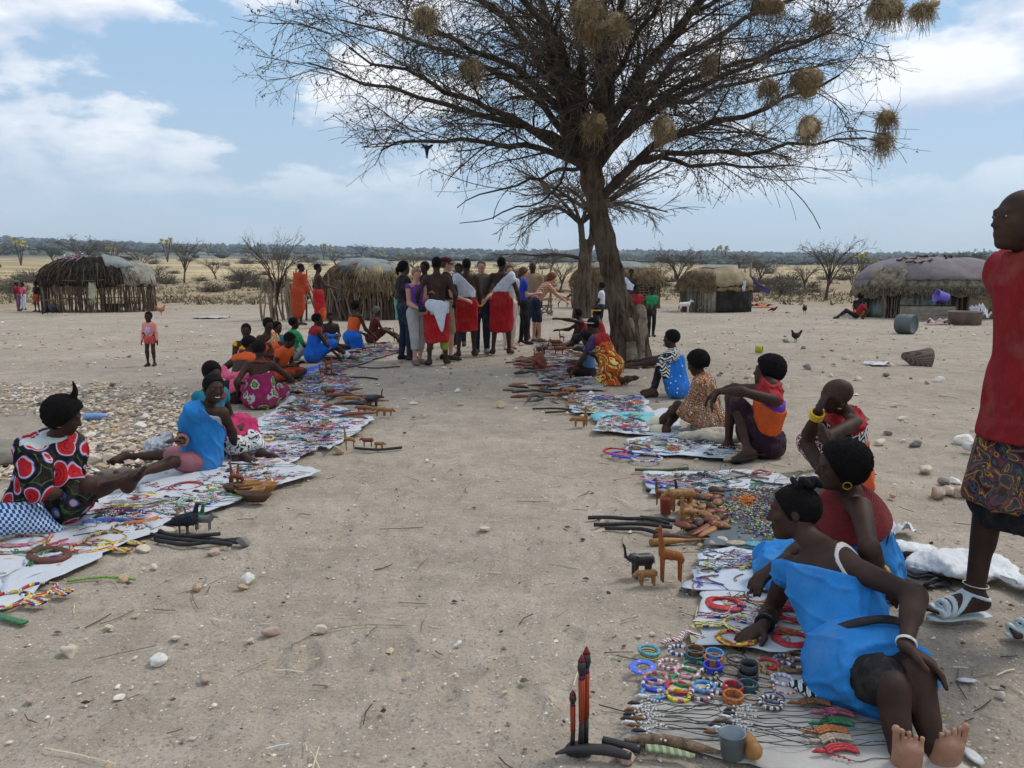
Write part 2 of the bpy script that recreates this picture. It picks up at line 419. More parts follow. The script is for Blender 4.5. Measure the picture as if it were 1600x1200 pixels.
class Person:
    """joints in world metres; sc = body height / 1.70"""
    def __init__(s, sc=1.0, g=1.0, vox=.012, skin='dark', hs=1.0):
        s.sc, s.g, s.vox, s.skin, s.hs = sc, g, vox, skin, hs; s.J = {}; s.handcurl = .45; s.handdir = {}
        s.L = dict(tor=.50*sc, ua=.29*sc, fa=.25*sc, th=.42*sc, sh=.41*sc, sw=.165*sc, hw=.09*sc, hd=.175*sc*(.5+.5*hs))
    # -- pose from pixel measurements: each spec (u, v, 'n'|'f')
    def from_px(s, pel, Y, neck, head, shL, shR, elL=None, wrL=None, elR=None, wrR=None, hipL=None, knL=None, anL=None, knR=None, anR=None, toeL=None, toeR=None, look=(0, -1, 0), pz=None):
        J = s.J; L = s.L
        J['pel'] = P(pel[0], pel[1], Y)
        if pz is not None: J['pel'] = G(pel[0], pel[1], pz)
        J['neck'] = sphere_pt(J['pel'], *neck[:2], L['tor'], neck[2])
        J['head'] = sphere_pt(J['neck'], *head[:2], L['hd'], head[2])
        J['shL'] = sphere_pt(J['neck']-nrm(J['neck']-J['pel'])*.04*s.sc, *shL[:2], L['sw'], shL[2]); J['shR'] = sphere_pt(J['neck']-nrm(J['neck']-J['pel'])*.04*s.sc, *shR[:2], L['sw'], shR[2])
        for a, e, w in (('L', elL, wrL), ('R', elR, wrR)):
            if e: J['el'+a] = sphere_pt(J['sh'+a], *e[:2], L['ua'], e[2])
            else: J['el'+a] = J['sh'+a]+V3(0, 0, -L['ua'])
            if w: J['wr'+a] = sphere_pt(J['el'+a], *w[:2], L['fa'], w[2])
            else: J['wr'+a] = J['el'+a]+V3(0, -.7, -.7)*L['fa']
        hr = J['shR']-J['shL'] if hipL is None else np.asarray(hipL, float); up = nrm(J['neck']-J['pel']); hr = nrm(hr-up*(hr@up))
        J['hipL'] = J['pel']-hr*L['hw']; J['hipR'] = J['pel']+hr*L['hw']
        for a, k, n, t in (('L', knL, anL, toeL), ('R', knR, anR, toeR)):
            J['kn'+a] = sphere_pt(J['hip'+a], *k[:2], L['th'], k[2]); J['an'+a] = sphere_pt(J['kn'+a], *n[:2], L['sh'], n[2])
            J['toe'+a] = sphere_pt(J['an'+a], *t[:2], .17*s.sc, t[2]) if t else J['an'+a]+nrm(np.cross(J['anL']-J['knL'], hr))*.17
        for k_ in ('knL', 'knR'): J[k_][2] = max(J[k_][2], .07)
        for k_ in ('anL', 'anR'): J[k_][2] = max(J[k_][2], .05)
        for k_ in ('toeL', 'toeR'): J[k_][2] = max(J[k_][2], .02)
        for k_ in ('elL', 'elR', 'wrL', 'wrR'): J[k_][2] = max(J[k_][2], .05)
        s.look = nrm(look); return s
    # -- pose from a local description: base point, heading (0 = facing away from the camera, 90 = facing picture left)
    def pose(s, base, head=0, pel=(0, 0, .90), lean=0, side=0, twist=0, wrL=None, wrR=None, anL=None, anR=None, poleL=None, poleR=None, kL=(0, 1, 0), kR=(0, 1, 0), look=(0, 1, 0), nod=0, toes=None):
        J = s.J; L = s.L; sc = s.sc; h = R_(head)
        Rm = np.array([[math.cos(h), -math.sin(h), 0], [math.sin(h), math.cos(h), 0], [0, 0, 1]]); base = np.asarray(base, float)
        W = lambda p: base+Rm@(np.asarray(p, float)*sc)
        p = np.asarray(pel, float); up = nrm(V3(math.sin(R_(side)), math.sin(R_(lean)), math.cos(R_(lean))*math.cos(R_(side))))
        tw = R_(twist); rt = V3(math.cos(tw), math.sin(tw), 0); rt = nrm(rt-up*(rt@up)); fw = np.cross(up, rt)
        neck = p+up*.50; J['pel'] = W(p); J['neck'] = W(neck)
        hu = nrm(up+V3(0, 0, .8)+fw*(.15+math.sin(R_(nod))*.8)); J['head'] = J['neck']+Rm@hu*L['hd']
        J['shL'] = W(neck-up*.045-rt*.165); J['shR'] = W(neck-up*.045+rt*.165)
        J['hipL'] = W(p-V3(.09, 0, 0)); J['hipR'] = W(p+V3(.09, 0, 0))
        for a, w, pl, sg in (('L', wrL, poleL, -1), ('R', wrR, poleR, 1)):
            if w is None: w = neck-up*.045+rt*sg*.20-V3(0, 0, .53)+fw*.04
            tw_ = W(w); pole = Rm@np.asarray(pl if pl is not None else (sg*.25, -1, 0), float)
            J['el'+a], J['wr'+a] = ik(J['sh'+a], tw_, L['ua'], L['fa'], pole)
        for a, w, pl, sg in (('L', anL, kL, -1), ('R', anR, kR, 1)):
            if w is None: w = (sg*.09, 0, .07)
            J['kn'+a], J['an'+a] = ik(J['hip'+a], W(w), L['th'], L['sh'], Rm@np.asarray(pl, float))
            td = None if toes is None else toes
            if td is None:
                f = Rm@V3(sg*.25, 1, 0); f = nrm(f)
                if J['an'+a][2]-base[2] > .1*sc: f = nrm(f+V3(0, 0, .8))
                J['toe'+a] = J['an'+a]+f*.17*sc
            else: J['toe'+a] = J['an'+a]+Rm@nrm(td)*.17*sc
            J['toe'+a][2] = max(J['toe'+a][2], base[2]+.02) if J['an'+a][2]-base[2] < .12*sc else J['toe'+a][2]
        s.look = nrm(Rm@np.asarray(look, float)); s.Rm = Rm; return s
    def frames(s):
        J = s.J; s.up = nrm(J['neck']-J['pel']); r = J['shR']-J['shL']; s.rt = nrm(r-s.up*(r@s.up)); s.fw = np.cross(s.up, s.rt)
        h = J['hipR']-J['hipL']; s.hr = nrm(h-s.up*(h@s.up)); s.hf = np.cross(s.up, s.hr)
        hu = nrm(J['head']-J['neck']); s.lf = nrm(s.look); hz = nrm(V3(0, 0, 1)*.7+hu*.5); s.hrt = nrm(np.cross(s.lf, hz)); s.hup = np.cross(s.hrt, s.lf)
        s.HM = np.stack([s.hrt, s.lf, s.hup]); s.TM = np.stack([s.rt, s.fw, s.up]); s.PM = np.stack([s.hr, s.hf, s.up])
    def seg(s, F, name, inf=0, k=.03, t0=0, t1=1):
        J, sc, g = s.J, s.sc, s.g; q = sc*g; lp = lambda a, b, t: a+(b-a)*t
        a = name[-1]; n = name[:-1] if a in 'LR' else name
        if name == 'pelvis': F.ell(J['pel']+s.up*.02*sc, V3(.15, .11, .115)*q, s.PM, k, inf)
        elif name == 'belly': F.ell(lp(J['pel'], J['neck'], .36), V3(.125, .092, .15)*q, s.PM+0, k+.02, inf)
        elif name == 'chest': F.ell(lp(J['pel'], J['neck'], .70), V3(.145, .10, .165)*q, s.TM, k+.02, inf)
        elif name == 'bust':
            for sg in (-1, 1): F.ell(lp(J['pel'], J['neck'], .66)+s.fw*.085*q+s.rt*sg*.068*q, V3(.058, .05, .06)*q, s.TM, k+.02, inf)
        elif name == 'yoke':
            F.cap(lp(J['shL'], J['shR'], .08), lp(J['shL'], J['shR'], .92), .05*q, .05*q, k+.02, inf)
            F.cap(J['neck']-s.up*.05*sc, J['neck'], .075*q, .05*q, k+.02, inf)
        elif name == 'neck': F.cap(J['neck']-s.up*.03*sc, J['head']-s.hup*.03*sc, .053*q, .047*q, k, inf)
        elif n == 'uarm': A, B = J['sh'+a], J['el'+a]; F.cap(lp(A, B, t0), lp(A, B, t1), (.050-.014*t0)*q, (.050-.014*t1)*q, k, inf)
        elif n == 'farm':
            A, B = J['el'+a], J['wr'+a]; F.cap(lp(A, B, t0), lp(A, B, t1), (.037-.013*t0)*q, (.037-.013*t1)*q, k, inf)
            if t0 == 0: F.cap(lp(A, B, .1), lp(A, B, .4), .038*q, .034*q, k, inf)
        elif n == 'thigh': A, B = J['hip'+a], J['kn'+a]; F.cap(lp(A, B, t0), lp(A, B, t1), (.083-.031*t0)*q, (.083-.031*t1)*q, k, inf)
        elif n == 'shin':
            A, B = J['kn'+a], J['an'+a]; F.cap(lp(A, B, t0), lp(A, B, t1), (.048-.016*t0)*q, (.048-.016*t1)*q, k, inf)
            if t0 == 0 and t1 > .5:
                bk = nrm(np.cross(B-A, np.cross(J['toe'+a]-B, B-A))); bk = -bk
                F.cap(lp(A, B, .15)+bk*.014*sc, lp(A, B, .48)+bk*.012*sc, .042*q, .034*q, k, inf)
        elif n == 'foot':
            A, T = J['an'+a], J['toe'+a]; d = nrm(T-A); sh = nrm(J['kn'+a]-A); up = nrm(sh-d*(sh@d)); lat = np.cross(d, up)
            dn = -up; fs = sc*getattr(s, 'fscale', 1.0)
            H = A+dn*.035*fs-d*.03*fs; B = A+d*.115*fs+dn*.045*fs
            F.cap(H, A+dn*.03*fs, .031*fs, .034*fs, k, inf); F.cap(A+dn*.005*fs, B, .034*fs, .027*fs, k, inf, (lat, .80)); F.cap(H, B, .024*fs, .03*fs, k, inf, (lat, .72))
            if s.vox <= .0105:
                for i in range(5):
                    o = lat*(i-2)*(.0175 if s.vox > .006 else .0192)*fs*(1 if a == 'L' else -1); L = (.054-.006*i-(.004 if i > 2 else 0))*fs; rr = (.0135 if i == 0 else .0098 if s.vox > .006 else .0084)*fs
                    b0 = B+o*1.06+d*.016*fs+dn*.006*fs; F.cap(b0, b0+d*L+dn*.004*fs, rr*.82, rr*.82, .003, inf); F.ell(b0+d*L+dn*.002*fs, V3(1, 1, 1)*rr*1.08, None, .002, inf)
            else: F.cap(B, B+d*.05*fs+dn*.005*fs, .026*fs, .018*fs, k, inf, (lat, .6))
        elif n == 'hand':
            W, E = J['wr'+a], J['el'+a]; d = nrm(W-E); hd = s.handdir.get(a)
            if hd is not None: d = nrm(hd[0])
            # palm normal: given, else facing the body/ground
            pn = nrm(hd[1]) if hd is not None and len(hd) > 1 else nrm(V3(0, 0, -1)+s.fw*.0-(s.rt if a == 'R' else -s.rt)*.9)
            pn = nrm(pn-d*(pn@d)); lat = np.cross(d, pn)*(1 if a == 'R' else -1)   # towards the thumb
            C = W+d*.045*sc; h = sc
            F.cap(W, C+d*.03*h, .025*h, .030*h, .02, inf, (pn, 1.9))
            F.ell(C+d*.005*h, V3(.036, .044, .015)*h, np.stack([lat, d, pn]), .012, inf)
            cu = s.handcurl
            for i in range(4):
                o = lat*(.027-.018*i)*h; l = (.040, .045, .042, .033)[i]*h; K0 = W+d*.085*h+o
                if s.vox > .0135 and i in (1, 2): o = lat*(.012-.018*(i-1))*h
                sp = nrm(d+lat*(.10-.07*i)); d1 = nrm(sp*math.cos(cu*.7)+pn*math.sin(cu*.7)); d2 = nrm(sp*math.cos(cu*1.8)+pn*math.sin(cu*1.8))
                rr = (.0088 if s.vox < .0075 else .0105 if s.vox < .012 else .012)*h
                K1 = K0+d1*l; F.cap(K0-d*.02*h, K0, rr*1.15, rr*1.1, .008, inf); F.cap(K0, K1, rr*1.05, rr, .004, inf); F.cap(K1, K1+d2*l*.85, rr, rr*.82, .004, inf)
            T0 = W+d*.022*h+lat*.022*h; T1 = T0+nrm(d*.55+lat*.75+pn*.25)*.042*h; T2 = T1+nrm(d*.9+lat*.25+pn*.3)*.034*h
            F.cap(T0, T1, .014*h, .0115*h, .01, inf); F.cap(T1, T2, .0112*h, .009*h, .004, inf)
        elif name == 'head':
            z = sc*s.hs; C = J['head']; f, u, r = s.lf, s.hup, s.hrt
            F.ell(C+u*.022*z-f*.012*z, V3(.072, .093, .084)*z, s.HM, .02, inf)
            F.ell(C-u*.035*z+f*.028*z, V3(.056, .060, .074)*z, s.HM, .025, inf)
            F.cap(C-u*.085*z+f*.05*z, C-u*.092*z+f*.066*z, .024*z, .019*z, .025, inf)
            if inf == 0:
                for sg in (-1, 1):
                    F.cap(C-u*.08*z+f*.055*z, C-u*.045*z-f*.01*z+r*sg*.05*z, .016*z, .018*z, .02)      # jaw line
                    F.ell(C-u*.018*z+f*.062*z+r*sg*.038*z, V3(.018, .016, .014)*z, s.HM, .02)          # cheek
                    F.ell(C+u*.006*z+f*.094*z+r*sg*.031*z, V3(.017, .013, .011)*z, s.HM, .012, sub=True)  # eye socket
                    F.ell(C+u*.004*z+f*.077*z+r*sg*.031*z, V3(.013, .011, .010)*z, s.HM, .006)          # lid
                    F.ell(C-u*.008*z-f*.010*z+r*sg*.074*z, V3(.007, .018, .030)*z, s.HM, .006)          # ear
                F.cap(C+u*.026*z+f*.080*z-r*.035*z, C+u*.026*z+f*.080*z+r*.035*z, .008*z, .008*z, .015)  # brow
                F.cap(C+u*.012*z+f*.084*z, C-u*.026*z+f*.101*z, .007*z, .0115*z, .010)                   # nose
                F.cap(C-u*.028*z+f*.088*z-r*.012*z, C-u*.028*z+f*.088*z+r*.012*z, .008*z, .008*z, .008)
                F.ell(C-u*.053*z+f*.084*z, V3(.023, .013, .0075)*z, s.HM, .006); F.ell(C-u*.067*z+f*.081*z, V3(.020, .012, .008)*z, s.HM, .006)
    ALL = ['pelvis', 'belly', 'chest', 'yoke', 'neck', 'thighL', 'thighR', 'shinL', 'shinR', 'footL', 'footR', 'uarmL', 'uarmR', 'farmL', 'farmR', 'handL', 'handR', 'head']
    def build(s, name, label, cat='person', group=None, soles=False, skip=(), bust=False, face=False, teeth=False):
        s.frames(); J = s.J
        F = Field(s.vox)
        for q in s.ALL:
            if q in skip: continue
            s.seg(F, q)
            if q == 'chest' and bust: s.seg(F, 'bust')
        V, Q = F.mesh(); V = relax(V, Q, 1) if s.vox >= .007 else relax(V, Q, 1)
        b = s.base = V3(J['pel'][0], J['pel'][1], min(V[:, 2].min(), .0) if V[:, 2].min() < .03 else V[:, 2].min())
        b[2] = V[:, 2].min()
        mi = None; mats = [SKIN[s.skin]]
        if soles:
            mats.append(SKIN['sole']); ctr = V[Q].mean(1); n = vnorm(V, Q)[Q[:, 0]]; mi = np.zeros(len(Q), int)
            for a in 'LR':
                A, T = J['an'+a], J['toe'+a]; d = nrm(T-A); sh = nrm(J['kn'+a]-A); up = nrm(sh-d*(sh@d))
                near = ((ctr-A)@d > -.055*s.sc) & (np.linalg.norm(ctr-(A+T)/2, axis=1) < .2*s.sc) & ((ctr-A)@up < -.010*s.sc)
                mi[near & ((n@up) < .35)] = 1
        s.root = obj(name, mesh_np(name, V-b, Q, mats, True, mi), None, b); tag(s.root, label, cat, group)
        if face:
            z = s.sc*s.hs; C = J['head']
            for sg in (-1, 1):
                e = C+s.hup*.004*z+s.lf*.0835*z+s.hrt*sg*.031*z
                V1, Q1 = lathe([(0.0001, -.009*z), (.006*z, -.005*z), (.0088*z, 0), (.006*z, .005*z), (.0001, .009*z)], 12)
                M = np.stack([s.hrt, s.hup, s.lf]).T
                ey = obj('eye', mesh_np('eye', (V1*V3(1, .5, .6))@M.T+e-b, Q1, EYEW), s.root)
                V2, Q2 = lathe([(0.0001, -.004*z), (.0052*z, 0), (.0001, .0028*z)], 10); obj('iris', mesh_np('iris', V2@M.T+e+s.lf*.0036*z-b, Q2, EYEB), ey)
            if teeth:
                e = C-s.hup*.0595*z+s.lf*.0915*z; M = np.stack([s.hrt, s.lf, s.hup]).T
                v, q = tube([(-.017*z, -.006*z, .002*z), (-.009*z, 0, 0), (0, .001*z, -.0008*z), (.009*z, 0, 0), (.017*z, -.006*z, .002*z)], .0030*z, 6)
                obj('teeth', mesh_np('teeth', v@M.T+e-b, q, TOOTH), s.root)
        return s
    def wear(s, name, material, segs, cuts=(), extra=None, fold=.006, along=None, ff=34, vox=None, k=.05, seed=1, label=None, subs=(), boxy=None, rl=1):
        """a garment: inflated body segments + draped extra solids, cut at hems; own mesh under the person"""
        F = Field(max(vox or 0, s.vox*1.3, .009)); 
        for q in segs:
            n, inf = q[0], q[1]*s.sc; t0, t1 = (q[2], q[3]) if len(q) > 2 else (0, 1)
            s.seg(F, n, inf, k*s.sc, t0, t1)
        for e in extra or ():
            if e[0] == 'c': F.cap(e[1], e[2], e[3], e[4], e[5] if len(e) > 5 else k, 0, e[6] if len(e) > 6 else None)
            else: F.ell(e[1], e[2], e[3] if len(e) > 3 else None, k)
        F.cuts = [c if len(c) > 2 else c for c in cuts]
        V, Q = F.mesh()
        if len(V) == 0: return None
        V = relax(V, Q, rl); N = vnorm(V, Q)
        al = nrm(s.up if along is None else along)
        W = V-np.outer(V@al, al)*.86
        d = nz(W, ff/s.sc*.6, seed, 2)*.7+(1-np.abs(nz(W, ff/s.sc*.75, seed+2, 2)))**4*1.25-.35
        V = V+N*(d*fold*s.sc)[:, None]
        V[:, 2] = np.maximum(V[:, 2], .006)
        o = obj(name, mesh_np(name, V-s.base, Q, material), s.root)
        if label: o['label'] = label
        return o
    def hair(s, kind='crop', material=None, vol=.012, seed=3, name='hair'):
        z = s.sc*s.hs; C = s.J['head']; f, u, r = s.lf, s.hup, s.hrt; F = Field(min(s.vox, .012)*.9)
        F.ell(C+u*.022*z-f*.014*z, V3(.0735, .094, .086)*z+vol*z, s.HM, .02)
        if kind in ('afro', 'short_afro'): F.ell(C+u*.03*z-f*.03*z, V3(.078, .08, .08)*z+vol*z, s.HM, .03)
        if kind == 'nape': F.ell(C-u*.03*z-f*.055*z, V3(.055, .045, .05)*z, s.HM, .03)
        if kind == 'long':
            for q in (-1, 0, 1): F.cap(C+u*.02*z-f*.04*z+r*q*.045*z, C-u*.17*z-f*.055*z+r*q*.05*z, .045*z, .03*z, .03)
        if kind == 'bob':
            for q in (-1, 1): F.cap(C+u*.02*z-f*.0*z+r*q*.06*z, C-u*.09*z+f*.0*z+r*q*.065*z, .035*z, .025*z, .03)
            F.cap(C-f*.06*z, C-u*.1*z-f*.06*z, .05*z, .04*z, .03)
        F.cuts = [(C+f*.052*z+u*.035*z, f*1.0-u*.55), (C-u*.052*z if kind not in ('long', 'bob', 'nape') else C-u*.25*z, -u+f*.1)]
        V, Q = F.mesh()
        N = vnorm(V, Q); a = {'crop': .0015, 'afro': .007, 'short_afro': .004}.get(kind, .005)
        V = V+N*((nz(V, 150/z, seed, 3)*.35+np.random.default_rng(seed).normal(size=len(V))*.35)*a*z)[:, None]
        return obj(name, mesh_np(name, V-s.base, Q, material or HAIRM), s.root)
    def local(s, p): return p-s.base
    def part(s, name, VF, material, parent=None, label=None, smooth=True):
        o = obj(name, mesh_np(name, VF[0]-s.base, VF[1], material, smooth), parent or s.root)
        if label: o['label'] = label
        return o
    def collar(s, material, r0=.065, r1=.15, drop=.05, n=9, name='bead_collar', lift=.02, ell=.85):
        """stack of bead strands lying round the neck and over the shoulders, ridged"""
        z = s.sc; c = s.J['neck']+s.up*lift*z; prof = []
        m = n*3
        for i in range(m+1):
            t = i/m; R = r0+(r1-r0)*t; h = -drop*t**1.6+.0055*math.sin(t*n*2*math.pi)
            prof.append((R*z, h*z))
        prof += [(r1*z*.97, -(drop+.012)*z), ((r0+.01)*z, -.02*z)]
        V, Q = lathe(prof, 40, closed=True, ell=(1, ell))
        V = V*V3(1, 1, 1); V[:, 2] += nz(V, 28/z, 4, 2)*.005*z
        M = s.TM.T; up = nrm(s.up+s.hup*.4); rt = nrm(s.rt-up*(s.rt@up)); fw = np.cross(up, rt); M = np.stack([rt, fw, up]).T
        return s.part(name, (V@M.T+c, Q[:, ::-1]), material)
    def bangle(s, seg, t, r, w, material, name='bracelet', n=1):
        a = seg[-1]; A, B = (s.J['el'+a], s.J['wr'+a]) if seg[:4] == 'farm' else (s.J['kn'+a], s.J['an'+a]) if seg[:4] == 'shin' else (s.J['sh'+a], s.J['el'+a])
        d = nrm(B-A); x = nrm(np.cross(d, V3(.3, .2, 1))); y = np.cross(d, x); M = np.stack([x, y, d]).T
        pr = []
        for i in range(n):
            V, Q = ring((0, 0, (i-(n-1)/2)*w*1.7), r*s.sc, w, 20, 6); pr.append((V@M.T+A+(B-A)*t, Q))
        return s.part(name, join_vf(pr), material)
# ---------------------------------------------------------------- terrain
_D = np.array([0, 45, 80, 150, 300, 600, 1200, 2400, 2700, 3200], float)
_Z = np.array([0, 0, 0.05, .5, 3.4, 10.5, 28.0, 72.0, 75.0, 40.0])
def smooth(a, b, x): t = np.clip((x-a)/(b-a), 0, 1); return t*t*(3-2*t)
def terr(x, y):
    x = np.asarray(x, float); y = np.asarray(y, float); d = np.hypot(x, y)
    z = np.interp(d, _D, _Z)
    lat = np.clip(x/np.maximum(np.abs(y), 1)*np.sign(np.where(y == 0, 1, y)), -1.0, 1.0)
    z = z - smooth(120, 900, d)*lat*d*.0120
    p = np.stack([x, y, 0*x], -1)
    z = z + smooth(70, 400, d)*nz(p, .012, 2, 3)*1.1 + smooth(600, 2500, d)*nz(p, .0032, 4, 3)*4.0
    return z
def ground_mat():
    m, t, b = bsdf_mat('bare_ground'); v = coord(t)
    g = t.n('ShaderNodeNewGeometry'); ln = t.n('ShaderNodeVectorMath', operation='LENGTH'); t.l(g.outputs['Position'], ln.inputs[0]); D = ln.outputs['Value']
    soil = t.mix(t.ramp(noise(t, v, .55, 7, .62), [(.34, 0), (.66, 1)]), srgb(162, 149, 133), srgb(185, 171, 153))
    soil = t.mix(t.ramp(noise(t, v, 3.3, 8, .7), [(.40, 0), (.62, .55)]), soil, srgb(138, 127, 111))
    soil = t.mix(t.ramp(noise(t, coord(t, (1, 3.2, 1)), 5, 6, .75), [(.52, 0), (.66, .5)]), soil, srgb(182, 174, 158))
    soil = t.mix(t.ramp(noise(t, v, 70, 4, .7), [(.36, .55), (.48, 0)]), soil, srgb(104, 96, 84))
    soil = t.mix(t.ramp(noise(t, v, 110, 3, .6), [(.60, 0), (.68, .6)]), soil, srgb(206, 198, 184))
    vo = t.n('ShaderNodeTexVoronoi'); vo.inputs['Scale'].default_value = 38; t.l(v, vo.inputs['Vector'])
    fl = t.math('MULTIPLY', t.math('LESS_THAN', vo.outputs[0], .17), t.math('GREATER_THAN', t.n('ShaderNodeSeparateColor').outputs[0] if False else noise(t, v, 19, 2), .55))
    soil = t.mix(fl, soil, srgb(214, 206, 192))
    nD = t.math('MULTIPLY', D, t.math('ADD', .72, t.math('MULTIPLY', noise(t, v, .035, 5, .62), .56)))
    scrub = t.mix(t.ramp(noise(t, v, .22, 7, .7), [(.38, 0), (.62, 1)]), srgb(132, 113, 88), srgb(172, 150, 118))
    straw = t.mix(t.ramp(noise(t, coord(t, (.35, 1, 1)), .05, 7, .68), [(.40, 0), (.60, 1)]), srgb(144, 128, 96), srgb(202, 180, 138))  # dry grass colour, brightened in place of sunlight falling on the far plain
    bush = t.mix(t.ramp(noise(t, coord(t, (.3, 1, 1)), .02, 8, .7), [(.44, 0), (.64, 1)]), srgb(70, 76, 66), srgb(140, 134, 116))
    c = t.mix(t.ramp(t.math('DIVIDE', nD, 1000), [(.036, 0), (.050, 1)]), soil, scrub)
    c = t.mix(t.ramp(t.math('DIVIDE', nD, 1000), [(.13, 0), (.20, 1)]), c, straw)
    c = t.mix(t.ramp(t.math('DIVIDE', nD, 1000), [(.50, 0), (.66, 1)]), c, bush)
    t.l(c, b.inputs['Base Color']); b.inputs['Roughness'].default_value = .97; b.inputs['Specular IOR Level'].default_value = .1
    h = t.math('ADD', t.math('ADD', t.math('MULTIPLY', noise(t, v, 9, 8, .72), 1.0), t.math('MULTIPLY', noise(t, v, 85, 4, .7), .35)), t.math('MULTIPLY', t.ramp(noise(t, v, 4.5, 3, .5, .8), [(.40, 0), (.47, 1)]), .35))
    bump(t, b, h, .55, .05)
    return m
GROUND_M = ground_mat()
def build_ground():
    na = 500; f1 = np.linspace(-42, 42, 390); f2 = np.linspace(42, 318, na-390+2)[1:-1]
    th = np.radians(np.concatenate([f1, f2])); n = len(th)
    r = np.concatenate([[.02], np.geomspace(1.2, 20, 300), np.geomspace(20.6, 3200, 120)])
    Rr, Th = np.meshgrid(r, th, indexing='ij'); X = Rr*np.sin(Th); Y = Rr*np.cos(Th)
    Z = terr(X, Y); p = np.stack([X, Y, 0*X], -1)
    near = 1-smooth(30, 60, Rr)
    Z = Z+near*(nz(p, 1.1, 1, 3)*.010+nz(p, 9, 3, 3)*.0045+nz(p, 31, 5, 2)*.0018-.009)
    fr = np.random.default_rng(6)
    for q in range(420):     # trodden footprints
        y = fr.uniform(1.9, 14); x = y*fr.uniform(-.36, .14) if q % 3 else y*fr.uniform(-.62, .62); a = fr.normal()*.5
        dx, dy = X-x, Y-y; m = (np.abs(dx) < .22) & (np.abs(dy) < .22)
        if not m.any(): continue
        e = np.sqrt(((dx[m]*math.cos(a)+dy[m]*math.sin(a))/.052)**2+((-dx[m]*math.sin(a)+dy[m]*math.cos(a))/.125)**2)
        Z[m] += -.010*np.exp(-e**4)+.005*np.exp(-((e-1.25)/.28)**2)
    V = np.stack([X, Y, Z], -1).reshape(-1, 3)
    i = np.arange(len(r)-1)[:, None]*n; j = np.arange(n)[None, :]; k = (j+1) % n
    F = np.stack([i+j, i+n+j, i+n+k, i+k], -1).reshape(-1, 4)
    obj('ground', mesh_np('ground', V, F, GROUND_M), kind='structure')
build_ground()

# ---------------------------------------------------------------- stones and pebbles
STM = [mat('stone_cream', srgb(214, 200, 178), .9, .22, 14, .5, 60, .006, .2, kind='Object'), mat('stone_tan', srgb(194, 168, 136), .9, .25, 12, .5, 60, .006, .2),
       mat('stone_grey', srgb(132, 126, 120), .9, .25, 12, .5, 60, .006, .2), mat('stone_pink', srgb(186, 162, 146), .9, .25, 10, .5, 60, .006, .2), mat('stone_white', srgb(226, 220, 208), .9, .15, 10, .4, 60, .006, .2)]
import bmesh
STONES = []
for i in range(10):
    bm = bmesh.new(); bmesh.ops.create_icosphere(bm, subdivisions=3, radius=1)
    rg = random.Random(i+3)
    planes = [(nrm([rg.gauss(0, 1), rg.gauss(0, 1), rg.gauss(0, .8)]), rg.uniform(.55, .85)) for _ in range(9)]
    V = np.array([v.co[:] for v in bm.verts])
    for n_, d_ in planes:
        e = V@n_-d_; V -= np.outer(np.maximum(e, 0)*.93, n_)
    V += V*(nz(V, 2.6, i, 3)*.10)[:, None]; V *= V3(1, rg.uniform(.62, .9), rg.uniform(.42, .7))
    F = np.array([[v.index for v in f.verts] for f in bm.faces]); bm.free()
    STONES.append([mesh_np('stone', V, F, m, False if i % 3 else True) for m in STM])
def stone(x, y, size, kind=None, label=None, group=None, sink=.25, z=None, shape=None, rz=None):
    me = STONES[random.randrange(10) if shape is None else shape][kind if kind is not None else random.choices(range(5), (5, 2, 1, 1, 2))[0]]
    zz = (float(terr(x, y)) if z is None else z)+size*.5*(.5-sink)*1.1
    return obj('stone', me, None, (x, y, zz), (random.uniform(-.25, .25), random.uniform(-.25, .25), random.uniform(0, 6.28) if rz is None else rz), (size*.5,)*3, label=label, cat='stone', group=group)

def batch_lumps(pos, size, col_idx, sink=.2, seed=1):
    """many small irregular 8-sided stones in one mesh"""
    rg = np.random.default_rng(seed); n = len(pos)
    base = np.array([(1, 0, 0), (.3, .95, 0), (-.8, .6, 0), (-.8, -.6, 0), (.3, -.95, 0), (.1, .1, .8), (.05, 0, -.6)])
    F0 = np.array([(0, 1, 5), (1, 2, 5), (2, 3, 5), (3, 4, 5), (4, 0, 5), (1, 0, 6), (2, 1, 6), (3, 2, 6), (4, 3, 6), (0, 4, 6)])
    a = rg.random(n)*6.283; c, s = np.cos(a), np.sin(a)
    B = base[None]+rg.normal(size=(n, 7, 3))*.16
    sz = size[:, None, None]*np.stack([np.ones(n), rg.uniform(.6, 1, n), rg.uniform(.45, .8, n)], -1)[:, None, :]
    B = B*sz*.5; X = B[..., 0]*c[:, None]-B[..., 1]*s[:, None]; Y = B[..., 0]*s[:, None]+B[..., 1]*c[:, None]
    V = np.stack([X, Y, B[..., 2]], -1)+pos[:, None, :]
    V[..., 2] += (size*.2*(1-2*sink))[:, None]
    F = (F0[None]+np.arange(n)[:, None, None]*7).reshape(-1, 3); return V.reshape(-1, 3), F, np.repeat(col_idx, 10)
def scatter_uv(n, u0, u1, v0, v1, rg, pw=1.0):
    u = rg.uniform(u0, u1, n); v = v0+(v1-v0)*rg.random(n)**pw
    return np.array([G(a, b) for a, b in zip(u, v)])
